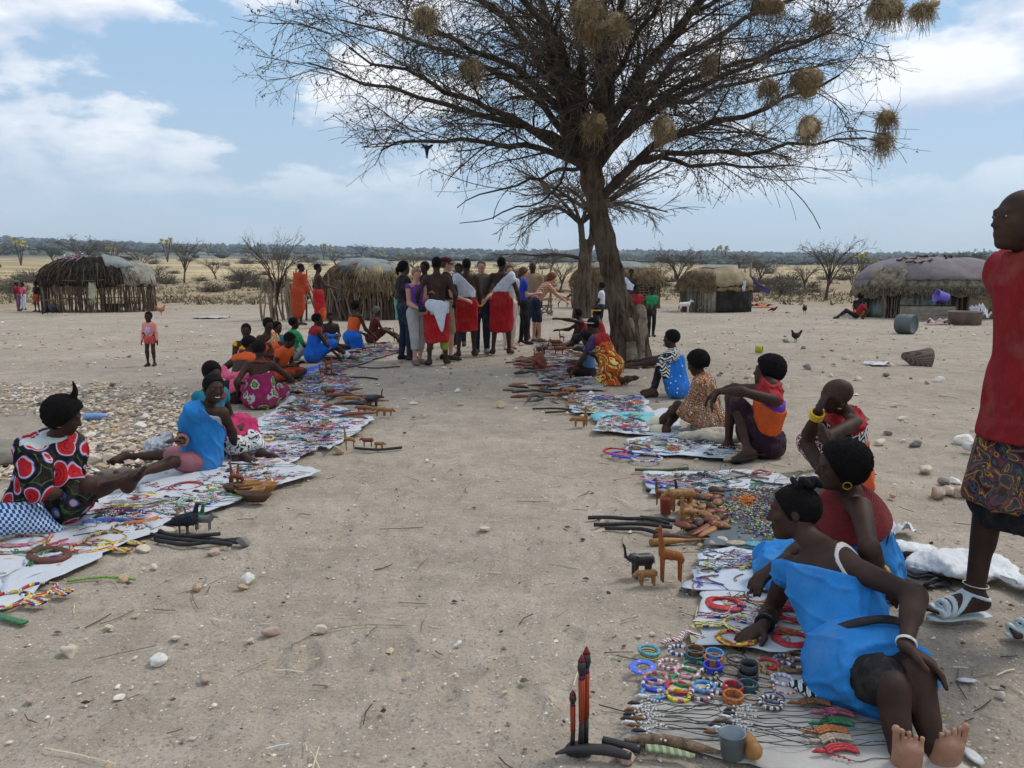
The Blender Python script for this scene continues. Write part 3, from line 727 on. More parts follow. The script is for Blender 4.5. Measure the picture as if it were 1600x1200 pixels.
def build_pebbles():
    rg = np.random.default_rng(5)
    # world-uniform grit near the camera, sparser with distance
    n1 = 10500; y = 1.8+12*rg.random(n1)**1.25; x = (rg.random(n1)*2-1)*(.72*y+.8); p1 = np.stack([x, y, 0*x], -1); s1 = rg.gamma(2.0, .0035, n1)+.003
    n2 = 10500; y = 8+44*rg.random(n2)**1.1; x = (rg.random(n2)*2-1)*(.72*y+1); p2 = np.stack([x, y, 0*x], -1); s2 = rg.gamma(2.0, .016, n2)+.009
    keep = (nz(p2, .45, 6, 2)+rg.normal(size=n2)*.4) > -.1; p2 = p2[keep]; s2 = s2[keep]
    p = np.concatenate([p1, p2]); s = np.concatenate([s1, s2])
    V, F, mi = batch_lumps(p, s, rg.choice(5, len(p), p=[.30, .2, .24, .12, .14]), .25, 3)
    obj('pebbles', mesh_np('pebbles', V, F, STM, False, mi), kind='stuff')
build_pebbles()
def build_litter():
    rg = np.random.default_rng(15); n = 900; y = 1.8+22*rg.random(n)**1.4; x = (rg.random(n)*2-1)*(.7*y+.6); p = np.stack([x, y, 0*x+.004], -1)
    V, F, mi = batch_lumps(p, rg.gamma(3, .0045, n)+.004, rg.integers(0, 2, n), .1, 5); obj('droppings', mesh_np('droppings', V, F, [mat('dung_dark', (.06, .045, .032), .95, .3), mat('dung_brown', (.12, .085, .055), .95, .3)], False, mi), kind='stuff')
    n = 1000; y = 1.8+24*rg.random(n)**1.3; x = (rg.random(n)*2-1)*(.7*y+.6); a = rg.random(n)*6.283; L = rg.gamma(2, .02, n)[:, None]+.015; d = np.stack([np.cos(a), np.sin(a), 0*a], -1); p = np.stack([x, y, 0*x+.006], -1)
    V, Q = tubes_batch(np.stack([p-d*L, p+rg.normal(size=(n, 3))*L*.12*V3(1, 1, .2), p+d*L], 1), np.repeat(rg.uniform(.0012, .003, (n, 1)), 3, 1), 3); obj('straw_litter', mesh_np('straw_litter', V, Q, [mat('straw_bleached', srgb(206, 190, 156), .9, .2), mat('twig_litter', srgb(96, 80, 64), .9, .2)], False, np.repeat(rg.integers(0, 2, n), len(Q)//n)), kind='stuff')
def build_rubble():
    rg = np.random.default_rng(8)
    def inside(u, v):
        top = 598+ (u-150)*.02 if u < 250 else 600+(u-250)*.35
        if v < top: return False
        if u < 120 and 655 < v < 690: return False
        if u < 60 and 640 < v < 712: return False
        if v > 752-(u/330)*20: return False
        return u < 345
    pts = []
    while len(pts) < 5600:
        u = rg.uniform(-30, 345); v = rg.uniform(598, 752)
        if inside(u+rg.normal()*6, v+rg.normal()*5): pts.append(G(u, v))
    p = np.array(pts); s = rg.gamma(3.0, .010, len(p))+.007; p[:, 2] += rg.random(len(p))*.02
    V, F, mi = batch_lumps(p, s, rg.choice(5, len(p), p=[.34, .28, .14, .16, .08]), .2, 4)
    obj('rubble', mesh_np('rubble', V, F, STM, False, mi), kind='stuff')
    k = 0
    while k < 150:
        u = rg.uniform(-20, 340); v = rg.uniform(600, 750)
        if not inside(u, v): continue
        g = G(u, v); s = rg.gamma(5, .011)+.03
        stone(g[0], g[1], min(s, .19), group='stones of the pale rubble patch', label='angular cream or tan stone lying in the pale rubble patch', z=rg.random()*.03); k += 1
build_rubble()
# single stones that can be picked out (u, v, width px, kind)
for i, (u, v, w, k, lb) in enumerate([
    (423, 991, 30, 3, 'tan stone with a white side, on bare ground before the sticks'), (498, 988, 24, 0, 'cream stone beside the tan stone at the middle of the path'),
    (249, 1034, 30, 4, 'pale grey cracked stone, largest alone at lower left'), (109, 1022, 26, 0, 'smooth yellowish stone near the left edge'),
    (321, 1064, 20, 3, 'pinkish knobbly stone below the pale cracked one'), (275, 999, 16, 0, 'small oval cream stone above the pale cracked one'),
    (171, 983, 17, 0, 'small rounded stone between the collars and the cracked stone'), (307, 921, 20, 1, 'orange tan stone right of the beaded collar tassels'),
    (386, 908, 24, 4, 'flat white stone resting on a tan one'), (378, 920, 20, 1, 'tan stone under the flat white one'), (241, 888, 16, 0, 'round cream stone just off the white sheet edge'),
    (224, 862, 22, 0, 'flat cream stone below the black sticks on the left'), (333, 866, 20, 3, 'rough pink stone below the black sticks'), (193, 907, 18, 1, 'orange stone on the ground by the green bead string'),
    (380, 851, 26, 2, 'smooth grey stone holding the ends of the black sticks'), (262, 833, 26, 0, 'cream stone under the carved giraffes on the left'), (237, 836, 16, 3, 'small pink stone beside the giraffes on the left'),
    (198, 773, 32, 4, 'white angular stone by the feet of the floral dress'), (98, 832, 22, 0, 'tan stone on the sheet beside the checked bag'), (118, 834, 22, 1, 'brown stone touching the tan one beside the checked bag'),
    (14, 880, 22, 0, 'rounded cream stone on the left end of the sheet'), (95, 890, 18, 1, 'orange stone on the sheet corner beside the leather belt'), (214, 747, 24, 3, 'rounded pinkish stone by the resting foot'),
    (433, 728, 20, 3, 'pinkish stone on the sheet right of the blue cape'), (528, 707, 24, 1, 'tan stone at the foot of the carved pair'), (463, 735, 18, 0, 'cream stone pinning the sheet near the carved pair'),
    (1135, 950, 24, 1, 'rounded orange stone on the corner of the collar sheet'), (1128, 850, 26, 0, 'cream stone on the dark bead cloth, upper of the pair'), (1113, 856, 24, 3, 'pinkish stone on the dark bead cloth, lower of the pair'),
    (1078, 672, 22, 0, 'yellow boulder at the hem of the print dress'), (1086, 690, 18, 1, 'small tan stone below the yellow boulder'), (1141, 720, 22, 1, 'orange tan stone by the sandal of the orange top'),
    (975, 1186, 34, 3, 'large pinkish stone between the carved horn and sword'), (1072, 920, 18, 2, 'grey brown stone by the feet of the giraffe'), (1300, 770, 22, 4, 'cream stone beside the hair bow'),
    (938, 663, 14, 0, 'pale stone beside the carved stool'), (1465, 775, 34, 3, 'low pink rock, left end of the line of rocks'), (1480, 772, 26, 0, 'cream rock in the middle of the line of rocks'), (1500, 774, 28, 3, 'pink rock, right end of the line of rocks'),
    (1395, 777, 16, 1, 'small orange rock left of the line of rocks'), (1375, 694, 20, 0, 'cream stone right of the head with short hair'), (1430, 697, 18, 2, 'dark grey stone above the line of rocks'), (1505, 692, 32, 4, 'big whitish rock beside the white cup'),
    (1447, 738, 22, 0, 'cream angular stone above the line of rocks'), (1475, 756, 20, 2, 'greenish grey stone next to a white one'), (1492, 754, 18, 4, 'white stone next to a greenish grey one'),
    (1465, 596, 18, 4, 'white stone with dark underside below the basket'), (1396, 636, 14, 0, 'tan stone on the bare ground below the basket'), (1261, 576, 16, 2, 'dark grey block on bare ground between the seated heads'),
    (1449, 600, 12, 3, 'brownish stone close to the white one below the basket'), (1385, 588, 16, 2, 'dark flat stone below the white sheet scrap'), (1229, 607, 12, 0, 'pale pointed stone right of the curly hair'),
    (1321, 561, 12, 0, 'yellowish stone left of the white scrap'), (1340, 594, 12, 0, 'cream stone below the yellowish one'), (1353, 655, 14, 3, 'pinkish stone to the right of the bald head'),
    (1410, 656, 14, 0, 'tan stone standing on end right of the bald head'), (1228, 535, 12, 2, 'grey flat stone below the brown hen'), (1255, 545, 10, 2, 'small dark stone below the brown hen'),
    (1600, 700, 24, 4, 'whitish rock at the right edge behind the red shirt'), (1416, 660, 8, 0, 'tiny cream stone near the tan standing one'), (1300, 548, 8, 1, 'tiny tan stone far behind the bald head')]):
    g = G(u, v); sz = w/FPX*np.linalg.norm(g-CAMP)*1.02
    stone(g[0], g[1], sz, k, lb, shape=i % 10)
rg = np.random.default_rng(31); k = 0
while k < 110:
    if k < 36: u, v = rg.uniform(-10, 1610), rg.uniform(700, 1190)
    else: u, v = rg.uniform(-10, 1610), rg.uniform(490, 760)
    if 560 < u < 900 and v < 700 and rg.random() < .6: continue
    g = G(u, v)
    s = rg.gamma(3, .008)+.012 if v > 700 else rg.gamma(3.2, .017)+.02
    side = 'path' if 540 < u < 900 else ('left' if u < 540 else 'right')
    stone(g[0], g[1], min(s, .16), group='loose stones on the '+('path' if side == 'path' else side+' side of the bare ground'), label='loose pale stone lying on the bare ground '+{'path': 'of the path between the sheets', 'left': 'left of the sheets', 'right': 'right of the sheets'}[side]); k += 1

# ---------------------------------------------------------------- trees
BARK = mat('bark_dark', (.080, .060, .047), .95, .45, 5, .9, 26, .05, .15)
def bark_mat():
    m, t, b = bsdf_mat('bark_furrowed'); v = coord(t, (1, 1, .16)); n1 = noise(t, v, 13, 7, .68, .5); n2 = noise(t, v, 46, 5, .7)
    big = noise(t, coord(t), 1.6, 4, .6)
    c = t.mix(t.ramp(n1, [(.38, 0), (.62, 1)]), (.026, .019, .014), (.145, .102, .070)); c = t.mix(t.ramp(big, [(.45, 0), (.62, .55)]), c, (.17, .13, .095))
    t.l(c, b.inputs['Base Color']); b.inputs['Roughness'].default_value = .95; b.inputs['Specular IOR Level'].default_value = .1
    bump(t, b, t.math('ADD', n1, t.math('MULTIPLY', n2, .3)), 1.0, .06); return m
BARKF = bark_mat()
TWIGM = mat('twig', (.12, .092, .072), .95, .35, 3, 0)
TWIGP = mat('twig_pale', (.20, .165, .135), .95, .3, 3, 0)
LEAFD = mat('leaf_olive', (.085, .080, .035), .8, .4, 3, 0, spec=.1); LEAFG = mat('leaf_green', (.065, .085, .035), .8, .4, 3, 0, spec=.1)
LEAFY = mat('frond_yellow', (.50, .44, .17), .8, .3, 3, 0, spec=.1); SHRUBM = mat('leaf_dry', (.17, .15, .10), .85, .4, 2, 0, spec=.1)
def tubes_batch(Pt, Rd, sides=3):
    """Pt (M,n,3), Rd (M,n): open tapered tubes"""
    M, n, _ = Pt.shape
    T = np.gradient(Pt, axis=1); T /= (np.linalg.norm(T, axis=2, keepdims=True)+1e-12)
    ref = np.where(np.abs(T[..., 2:3]) > .8, np.array([1., 0, 0]), np.array([0, 0, 1.]))
    A = np.cross(T, ref); A /= (np.linalg.norm(A, axis=2, keepdims=True)+1e-12); B = np.cross(T, A)
    th = np.arange(sides)*2*math.pi/sides
    V = Pt[:, :, None, :]+Rd[:, :, None, None]*(np.cos(th)[:, None]*A[:, :, None, :]+np.sin(th)[:, None]*B[:, :, None, :])
    m = np.arange(M)[:, None, None]*n*sides; i = np.arange(n-1)[None, :, None]*sides; j = np.arange(sides)[None, None, :]; k = (j+1) % sides
    F = np.stack([m+i+j, m+i+k, m+i+sides+k, m+i+sides+j], -1).reshape(-1, 4)
    return V.reshape(-1, 3), F
def spawn(Pt, Rd, per, L, spread, npt, rg, tmin=.2, up=0., droop=0., rf=.55, hor=1.0, curl=.25):
    """children along parent polylines, all vectorised"""
    M, n, _ = Pt.shape; m = M*per; pi = np.repeat(np.arange(M), per)
    t = tmin+(1-tmin)*((np.tile(np.arange(per), M)+rg.random(m))/per); s = t*(n-1); i = np.minimum(s.astype(int), n-2); f = (s-i)[:, None]
    p0 = Pt[pi, i]*(1-f)+Pt[pi, i+1]*f; tg = Pt[pi, i+1]-Pt[pi, i]; tg /= np.linalg.norm(tg, axis=1, keepdims=True)+1e-9
    r0 = (Rd[pi, i]*(1-f[:, 0])+Rd[pi, i+1]*f[:, 0])*rf
    rd = rg.normal(size=(m, 3)); rd[:, 2] *= hor; rd /= np.linalg.norm(rd, axis=1, keepdims=True)+1e-9
    d = tg+rd*spread; d[:, 2] += up; d /= np.linalg.norm(d, axis=1, keepdims=True)
    ln = L*(.45+.8*rg.random(m))*(1.1-.35*t)
    w = rg.normal(size=(m, 3))*curl; pts = [p0]; step = ln/(npt-1)
    for q in range(1, npt):
        d = d+w/npt+rg.normal(size=(m, 3))*curl*.35/npt*2; d[:, 2] -= droop/npt; d /= np.linalg.norm(d, axis=1, keepdims=True)
        pts.append(pts[-1]+d*step[:, None])
    PP = np.stack(pts, 1); RR = r0[:, None]*np.linspace(1, .35, npt)[None]
    return PP, RR
def leaves_batch(p, s, rg):
    n = len(p); a = rg.normal(size=(n, 3)); a /= np.linalg.norm(a, axis=1, keepdims=True); b = np.cross(a, rg.normal(size=(n, 3))); b /= np.linalg.norm(b, axis=1, keepdims=True)
    a = a*s[:, None]; b = b*s[:, None]*.55
    V = np.stack([p-a, p-b, p+a, p+b], 1).reshape(-1, 3); return V, np.arange(n*4).reshape(-1, 4)
def resample(pts, n):
    p = np.asarray(pts, float); s = np.r_[0, np.cumsum(np.linalg.norm(np.diff(p, axis=0), axis=1))]; s /= s[-1]
    t = np.linspace(0, 1, n); q = np.stack([np.interp(t, s, p[:, i]) for i in range(3)], 1)
    for _ in range(2): q[1:-1] = .5*q[1:-1]+.25*(q[:-2]+q[2:])
    return q

def acacia_meshes(seed, h=3.4, R=2.6, trunk=.09, nlimb=8, leafn=1500, leafm=None, flat=.45, twigm=None, forks=.38, dens=1.0):
    rg = np.random.default_rng(seed); limbs = []; lr = []
    lean = rg.normal(size=2)*.12*h
    stem = resample([(0, 0, -.1), (lean[0]*.3, lean[1]*.3, h*forks*.5), (lean[0], lean[1], h*forks)], 6)
    for i in range(nlimb):
        a = i*6.283/nlimb+rg.normal()*.3; rr = R*(.45+.5*rg.random()); e = stem[-1]
        s0 = stem[rg.integers(3, 6)]
        mid = s0+V3(math.cos(a)*rr*.35, math.sin(a)*rr*.35, (h-s0[2])*.55); end = V3(e[0]+math.cos(a)*rr, e[1]+math.sin(a)*rr, h*(1-.28*(rr/R)*rg.random()-.03))
        limbs.append(resample([s0, mid, end], 8)); lr.append(np.linspace(trunk*.55, trunk*.12, 8))
    LP, LR = np.array(limbs), np.array(lr)
    B1, R1 = spawn(LP, LR, int(8*dens), R*.42, .8, 6, rg, .25, .12, .15, .6, flat)
    B2, R2 = spawn(B1, R1, int(6*dens), R*.22, .9, 4, rg, .2, .1, .1, .7, flat)
    R2 = np.maximum(R2, .006); R1 = np.maximum(R1, .009)
    tv = [tube(stem, np.linspace(trunk*1.25, trunk*.8, 6), 8, False), tubes_batch(LP, LR, 5)]
    cv = [tubes_batch(B1, R1, 3), tubes_batch(B2, R2, 3)]
    twv, twf = join_vf(cv); nt = len(twf)
    idx = rg.integers(0, len(B2), leafn); lp = B2[idx, rg.integers(1, 4, leafn)]+rg.normal(size=(leafn, 3))*.05*R/2.6
    lv = leaves_batch(lp, rg.uniform(.02, .055, leafn)*R/2.6, rg)
    V, F = join_vf([(twv, twf), lv]); mi = np.r_[np.zeros(nt, int), np.ones(leafn, int)]
    tV, tF = join_vf(tv)
    return mesh_np('trunk', tV, tF, BARK), mesh_np('crown', V, F, [twigm or TWIGM, leafm or LEAFD], False, mi)
def place_tree(name, meshes, u, v, hgt, h0, label, group=None, d=None, cat='tree', rz=None, wide=1.0):
    """stand it where the ray through (u, v) meets the rising land"""
    best = None
    if d is None:
        for dd in np.geomspace(18, 2200, 500):
            q = P(u, v, dd)
            if q[2] <= float(terr(q[0], q[1])): best = q; break
        if best is None: best = P(u, v, 900)
    else: best = P(u, v, d)
    best = V3(best[0], best[1], float(terr(best[0], best[1])))
    s = hgt/FPX*best[1]/h0
    e = empty(name, best, random.uniform(0, 6.28) if rz is None else rz, label=label, cat=cat, group=group); e.scale = (s*wide, s*wide, s)
    if len(meshes) == 1: bpy.data.objects.remove(e); e = obj(name, meshes[0], None, best, (0, 0, random.uniform(0, 6.28)), (s*wide, s*wide, s), label=label, cat=cat, group=group); return e
    obj('trunk', meshes[0], e); obj('crown', meshes[1], e); return e
AC = [acacia_meshes(i+20, 3.4, 2.7, .10, 8, 900+500*(i % 3), leafm=[LEAFD, LEAFG, LEAFD, SHRUBM][i % 4]) for i in range(4)]
ACB = [acacia_meshes(i+40, 3.4, 2.6, .09, 9, 500, leafm=SHRUBM, dens=1.0) for i in range(2)]
ACG = acacia_meshes(60, 3.2, 2.0, .11, 10, 9000, leafm=LEAFG, flat=.8, dens=1.1)
for i, (u, v, hg, ms, lb, w) in enumerate([
    (288, 442, 62, ACB[0], 'thin bare acacia with a dark stem right of the stick hut', .8), (338, 436, 30, AC[0], 'low umbrella acacia on the yellow grass left of the fence', 1.2),
    (428, 500, 122, ACB[1], 'tall leafless thorn tree rising from the stick fence', .62), (134, 430, 54, AC[1], 'wide brown acacia crown behind the stick hut', 1.3), (85, 413, 26, ACG, 'round dark green tree above the stick hut', 1.2),
    (2, 418, 36, AC[2], 'acacia at the left edge of the far plain', 1.2), (120, 470, 20, AC[2], 'small acacia hidden behind the stick hut', 1), (222, 430, 40, AC[3], 'grey brown acacia at the roof end of the stick hut', 1.3),
    (180, 420, 40, AC[0], 'brown acacia rising above the stick hut roof', 1.2), (275, 398, 14, AC[1], 'tiny far acacia above the thin bare one', 1.3), (565, 405, 21, AC[1], 'lone brown acacia on the plain behind the brush hut', 1.5),
    (525, 414, 20, AC[0], 'flat topped olive acacia behind the two herdsmen', 2.0), (1068, 455, 60, AC[2], 'brown acacia behind the thatched hut with the dark doorway', 1.2), (1290, 470, 88, ACB[0], 'large bare umbrella acacia on the plain left of the long hut', .95),
    (1258, 456, 42, AC[3], 'small pale acacia left of the large bare one', 1.0), (1328, 462, 56, AC[0], 'leaning acacia touching the end of the long hut', .9), (1182, 448, 40, AC[1], 'dark small acacia behind the flagpole', 1.1),
    (1155, 425, 30, AC[3], 'pale bushy acacia behind the thatched roof', 1.5), (1032, 452, 40, AC[3], 'grey bush like acacia between the two huts', .8), (1508, 424, 30, ACG, 'broad green acacia above the long hut roof', 2.2),
    (875, 455, 44, AC[0], 'thin acacia on the plain left of the twin trunks', 1.0), (860, 425, 26, AC[2], 'flat brown acacia behind the checked shirt', 1.6), (650, 425, 26, AC[2], 'dark acacia behind the standing crowd', 1.6),
    (250, 436, 20, AC[1], 'low dark acacia right of the stick hut roof', 1.6), (375, 452, 36, ACB[1], 'small bare acacia left of the fence tree', 1.0), (1215, 470, 30, AC[1], 'small acacia beyond the cloth pole', .9)]):
    e = place_tree('acacia_tree', ms, u, v, hg, 3.4, lb, None, wide=w)
def palm_meshes(seed):
    rg = np.random.default_rng(seed); st = []; fr = []
    for q in range(3):
        a = q*2.1+rg.random(); top = V3(math.cos(a)*.9, math.sin(a)*.9, 3.2+rg.random()*.8); st.append(tube(resample([(0, 0, -.1), (top[0]*.4, top[1]*.4, 1.6), top], 6), .10, 6, False))
        for k in range(34):
            b = rg.random()*6.28; el = rg.uniform(-.7, 1.3); d = V3(math.cos(b)*math.cos(el), math.sin(b)*math.cos(el), math.sin(el)); L = rg.uniform(.55, .85)
            p1 = top+d*L; s = nrm(np.cross(d, V3(0, 0, 1)))*.15
            fr.append((np.array([top, top+d*L*.5-s, p1-s*1.4+V3(0, 0, -.1), p1+s*1.4+V3(0, 0, -.12), top+d*L*.5+s]), None))
    V = np.concatenate([f[0] for f in fr]); F = [[i*5, i*5+1, i*5+2, i*5+3, i*5+4] for i in range(len(fr))]
    tV, tF = join_vf(st); return mesh_np('trunk', tV, tF, BARK), mesh_np('crown', V, F, LEAFY, False)
PM = [palm_meshes(i) for i in range(2)]
for i, (u, v, hg, lb) in enumerate([(262, 410, 34, 'yellow crowned doum palm above the thin bare acacia'), (33, 415, 38, 'thin pale doum palm at the far left'), (506, 405, 22, 'yellow doum palm left of the lone brown acacia'), (518, 408, 20, 'smaller yellow palm beside the larger one'),
    (1131, 412, 26, 'bright yellow doum palm over the thatched roof'), (1118, 410, 22, 'yellow palm left of the bright one'), (1345, 432, 34, 'yellow green doum palm right of the large bare acacia'), (1365, 428, 22, 'low green palm at the long roof end'),
    (1440, 420, 18, 'yellow palm peeping over the long hut, left one'), (1462, 420, 18, 'yellow palm peeping over the long hut, right one'), (326, 400, 18, 'distant pale palm left of the fence tree'), (175, 412, 26, 'green palm crown above the stick hut'), (597, 412, 16, 'small yellow palm left of the crowd')]):
    place_tree('doum_palm', PM[i % 2], u, v, hg, 4.0, lb, None, wide=.9, cat='palm')
def bush_mesh(seed, n=700, m=None, tw=60):
    rg = np.random.default_rng(seed); d = rg.normal(size=(tw, 3)); d[:, 2] = np.abs(d[:, 2])*.8+.2; d /= np.linalg.norm(d, axis=1, keepdims=True)
    t = np.linspace(0, 1, 4)[None, :, None]; Pt = d[:, None, :]*t*rg.uniform(.6, 1.1, (tw, 1, 1)); Pt[..., 2] *= .8; Pt += rg.normal(size=Pt.shape)*.05*t
    B, Rr = spawn(Pt, np.full((tw, 4), .012), 5, .4, 1, 3, rg)
    a = tubes_batch(Pt, np.full((tw, 4), .013), 3); b = tubes_batch(B, Rr*.8+.003, 3)
    lp = B[rg.integers(0, len(B), n), 2]+rg.normal(size=(n, 3))*.05
    V, F = join_vf([a, b, leaves_batch(lp, rg.uniform(.02, .05, n), rg)]); mi = np.r_[np.zeros(len(a[1])+len(b[1]), int), np.ones(n, int)]
    return mesh_np('shrub', V, F, [TWIGM, m or SHRUBM], False, mi)
BU = [bush_mesh(i, m=[SHRUBM, LEAFD, SHRUBM, LEAFG][i % 4]) for i in range(4)]
rg = np.random.default_rng(77)
for i in range(170):
    u = rg.uniform(-20, 1620); v = rg.choice([rg.uniform(436, 462), rg.uniform(405, 436)], p=[.6, .4])
    hg = {True: rg.uniform(8, 20), False: rg.uniform(5, 14)}[v > 436]
    place_tree('shrub', [BU[rg.integers(4)]], u, v, hg, .9, 'low dry thorn shrub on the scrubland beyond the huts', 'dry shrubs on the scrubland beyond the huts', cat='shrub', wide=rg.uniform(1.1, 1.9))
def far_bush():
    rg = np.random.default_rng(3); n = 9000
    d = 620*np.exp(rg.random(n)*1.5); a = np.radians(rg.uniform(-40, 40, n)); x = d*np.sin(a); y = d*np.cos(a)
    lat = x/y; keep = (nz(np.stack([x, y, 0*x], -1), .006, 9, 2)+rg.normal(size=n)*.3+lat*.35+smooth(900, 1800, d)*.5) > -.15; x, y, d = x[keep], y[keep], d[keep]
    s = rg.uniform(5, 13, len(x))*(1+.5*smooth(900, 2400, d)); p = np.stack([x, y, terr(x, y)], -1)
    V, F, mi = batch_lumps(p, s, rg.choice(2, len(p), p=[.7, .3]), 0, 9)
    obj('far_bushland', mesh_np('far_bushland', V, F, [mat('far_bush', (.045, .055, .042), .95, .3, .05, 0, kind='Object'), mat('far_bush_dry', (.10, .095, .055), .95, .3, .05, 0)], False, mi), kind='stuff')
    # low tussocks of dry grass and brush on the nearer scrubland
    n = 9000; d = 42*np.exp(rg.random(n)*2.0); a = np.radians(rg.uniform(-40, 40, n)); x = d*np.sin(a); y = d*np.cos(a)
    keep = (nz(np.stack([x, y, 0*x], -1), .10, 5, 2)+rg.normal(size=n)*.35) > 0; x, y = x[keep], y[keep]
    keep = y > 40; x, y = x[keep], y[keep]; m = len(x)
    base = np.stack([x, y, terr(x, y)], -1); k = 5; bp = np.repeat(base, k, 0)+np.c_[rg.normal(size=(m*k, 2))*.12, np.zeros(m*k)]
    hh = rg.uniform(.10, .32, m*k); dr = rg.normal(size=(m*k, 2))*.16; w = rg.uniform(.03, .09, m*k); an = rg.random(m*k)*3.14
    wx = np.c_[np.cos(an)*w, np.sin(an)*w, 0*w]; tip = bp+np.c_[dr, hh]
    V = np.stack([bp-wx, bp+wx, tip], 1).reshape(-1, 3)
    obj('dry_grass', mesh_np('dry_grass', V, np.arange(len(V)).reshape(-1, 3), [SHRUBM, mat('grass_straw', (.34, .28, .17), .95, .25, 3, 0)], False, rg.integers(0, 2, m*k)), kind='stuff')
far_bush()

build_litter()
# the big acacia the market sits under, at Y about 13
TY = 13.0
def tp(u, v, dy=0): return P(u, v, TY+dy)
def big_tree():
    rg = np.random.default_rng(12); base = tp(985, 566); root = empty('acacia_tree', (base[0], base[1], 0), label='huge spreading acacia with leaning furrowed trunk and weaver nests, over the sellers', cat='tree')
    b = V3(base[0], base[1], 0)
    F = Field(.03)
    tr = [(982, 568, .25, 0), (978, 525, .21, 0), (968, 470, .195, 0), (955, 420, .18, 0), (944, 375, .16, 0), (934, 330, .135, 0), (926, 285, .16, 0), (920, 250, .17, 0)]
    for a, c in zip(tr, tr[1:]): F.cap(tp(a[0], a[1], a[3]), tp(c[0], c[1], c[3]), a[2], c[2], .06)
    for i in range(7):   # buttress ridges and root flare
        an = i*.9+.3; q = tp(985, 520); F.cap(q+V3(math.cos(an)*.12, math.sin(an)*.12, .35), V3(b[0]+math.cos(an)*.34, b[1]+math.sin(an)*.34, -.05), .07, .10, .08)
    for i in range(3): F.cap(tp(945+i*10, 400+i*40, -.2), tp(968+i*8, 500+i*14, -.27), .05, .07, .05)
    Vt, Qt = F.mesh(); Vt = relax(Vt, Qt, 1); N = vnorm(Vt, Qt)
    W = Vt*V3(1, 1, .12); Vt = Vt+N*((nz(W, 15, 2, 4)*.022+nz(Vt, 4, 7, 2)*.025))[:, None]
    obj('trunk', mesh_np('trunk', Vt-b, Qt, BARKF), root)
    F = Field(.025)
    F.cap(tp(998, 562, -.12), tp(1000, 520, -.12), .16, .12, .05); F.cap(tp(1000, 520, -.12), tp(999, 482, -.12), .12, .08, .05); F.cap(tp(990, 565, -.25), tp(985, 500, -.25), .12, .05, .06)
    Vs, Qs = F.mesh(); N = vnorm(Vs, Qs); Vs = Vs+N*((nz(Vs*V3(1, 1, .12), 22, 5, 4)*.02))[:, None]
    obj('broken_trunk', mesh_np('broken_trunk', Vs-b, Qs, mat('bark_pale', (.26, .205, .15), .95, .5, 6, .9, 26, .05, .1)), root)
    L = []
    def limb(pts, r0, r1): L.append((resample([tp(*q) for q in pts], 12), np.linspace(r0, r1, 12)))
    limb([(925, 262), (905, 190, .2), (880, 110, .3), (850, 30, .4), (820, -60, .3)], .14, .04)
    limb([(922, 262), (890, 185, -.3), (830, 120, -.8), (730, 70, -1.0), (630, 25, -1.0)], .085, .02)
    limb([(940, 308), (985, 258, -.1), (1030, 218, -.3), (1110, 195, -.5), (1215, 160, -.8), (1310, 115, -1)], .08, .015)
    limb([(930, 255), (955, 190, -.2), (1000, 120, -.4), (1060, 40, -.6), (1120, -40, -.6)], .13, .04)
    limb([(930, 265), (985, 180, .5), (1060, 95, .8), (1170, 25, 1.2), (1290, -20, 1.2)], .09, .02)
    limb([(918, 262), (860, 205, .5), (770, 185, .8), (650, 155, 1.0), (560, 125, 1), (480, 105, .8)], .075, .012)
    limb([(915, 245), (830, 190, -.6), (720, 150, -1.4), (620, 105, -1.9), (540, 80, -2)], .07, .012)
    limb([(920, 240), (900, 150, -.8), (870, 60, -1.6), (800, -30, -2)], .11, .03)
    limb([(930, 240), (940, 150, -.9), (960, 50, -1.7), (985, -50, -2.2)], .11, .03)
    limb([(925, 240), (935, 140, .9), (940, 40, 1.8), (945, -60, 2)], .11, .03)
    limb([(916, 262), (860, 232, -.4), (780, 222, -1), (680, 215, -1.4), (590, 230, -1.6)], .06, .012)
    limb([(960, 282), (1010, 236, .1), (1080, 258, .4), (1150, 262, .6), (1240, 255, .8)], .05, .012)
    limb([(985, 255), (1060, 235, -.6), (1160, 235, -1.3), (1260, 225, -1.8), (1350, 215, -1.9)], .05, .012)
    limb([(935, 250), (1010, 170, -.8), (1120, 120, -1.7), (1240, 70, -2.2), (1300, 50, -2.4)], .07, .015)
    limb([(915, 250), (850, 160, .9), (740, 90, 1.8), (620, 60, 2.3), (540, 30, 2.4)], .07, .015)
    limb([(930, 250), (1000, 185, 1.1), (1110, 140, 2.2), (1240, 110, 2.9), (1330, 95, 3.0)], .065, .012)
    limb([(910, 262), (870, 262, .5), (820, 290, 1), (760, 300, 1.4), (715, 320, 1.6)], .035, .008)
    limb([(895, 225), (875, 290, -.2), (850, 320, -.3), (790, 335, -.5), (725, 350, -.5)], .025, .006)
    for i in range(11):
        a = i*.57+rg.normal()*.15; s0 = tp(925, 250); rr = rg.uniform(2.4, 3.8); z1 = rg.uniform(1.6, 3.2)
        e = s0+V3(math.cos(a)*rr, math.sin(a)*rr, z1); md = s0+V3(math.cos(a)*rr*.35, math.sin(a)*rr*.35, z1*.65)
        L.append((resample([s0+V3(0, 0, -.1), md, e], 12), np.linspace(.07, .014, 12)))
    LP = np.array([l[0] for l in L]); LR = np.array([l[1] for l in L])
    LP[:, 1:] += rg.normal(size=LP[:, 1:].shape)*.035
    for i in range(len(L)):
        obj('limb', mesh_np('limb', *[q if k else q-b for k, q in enumerate(tube(LP[i], LR[i], 8, False))], BARK), root)
    B1, R1 = spawn(LP, LR, 15, 1.45, .8, 8, rg, .20, .02, .30, .34, .6, .75)
    B2, R2 = spawn(B1, np.maximum(R1, .007), 8, .8, .8, 6, rg, .15, .0, .35, .6, .6, .9)
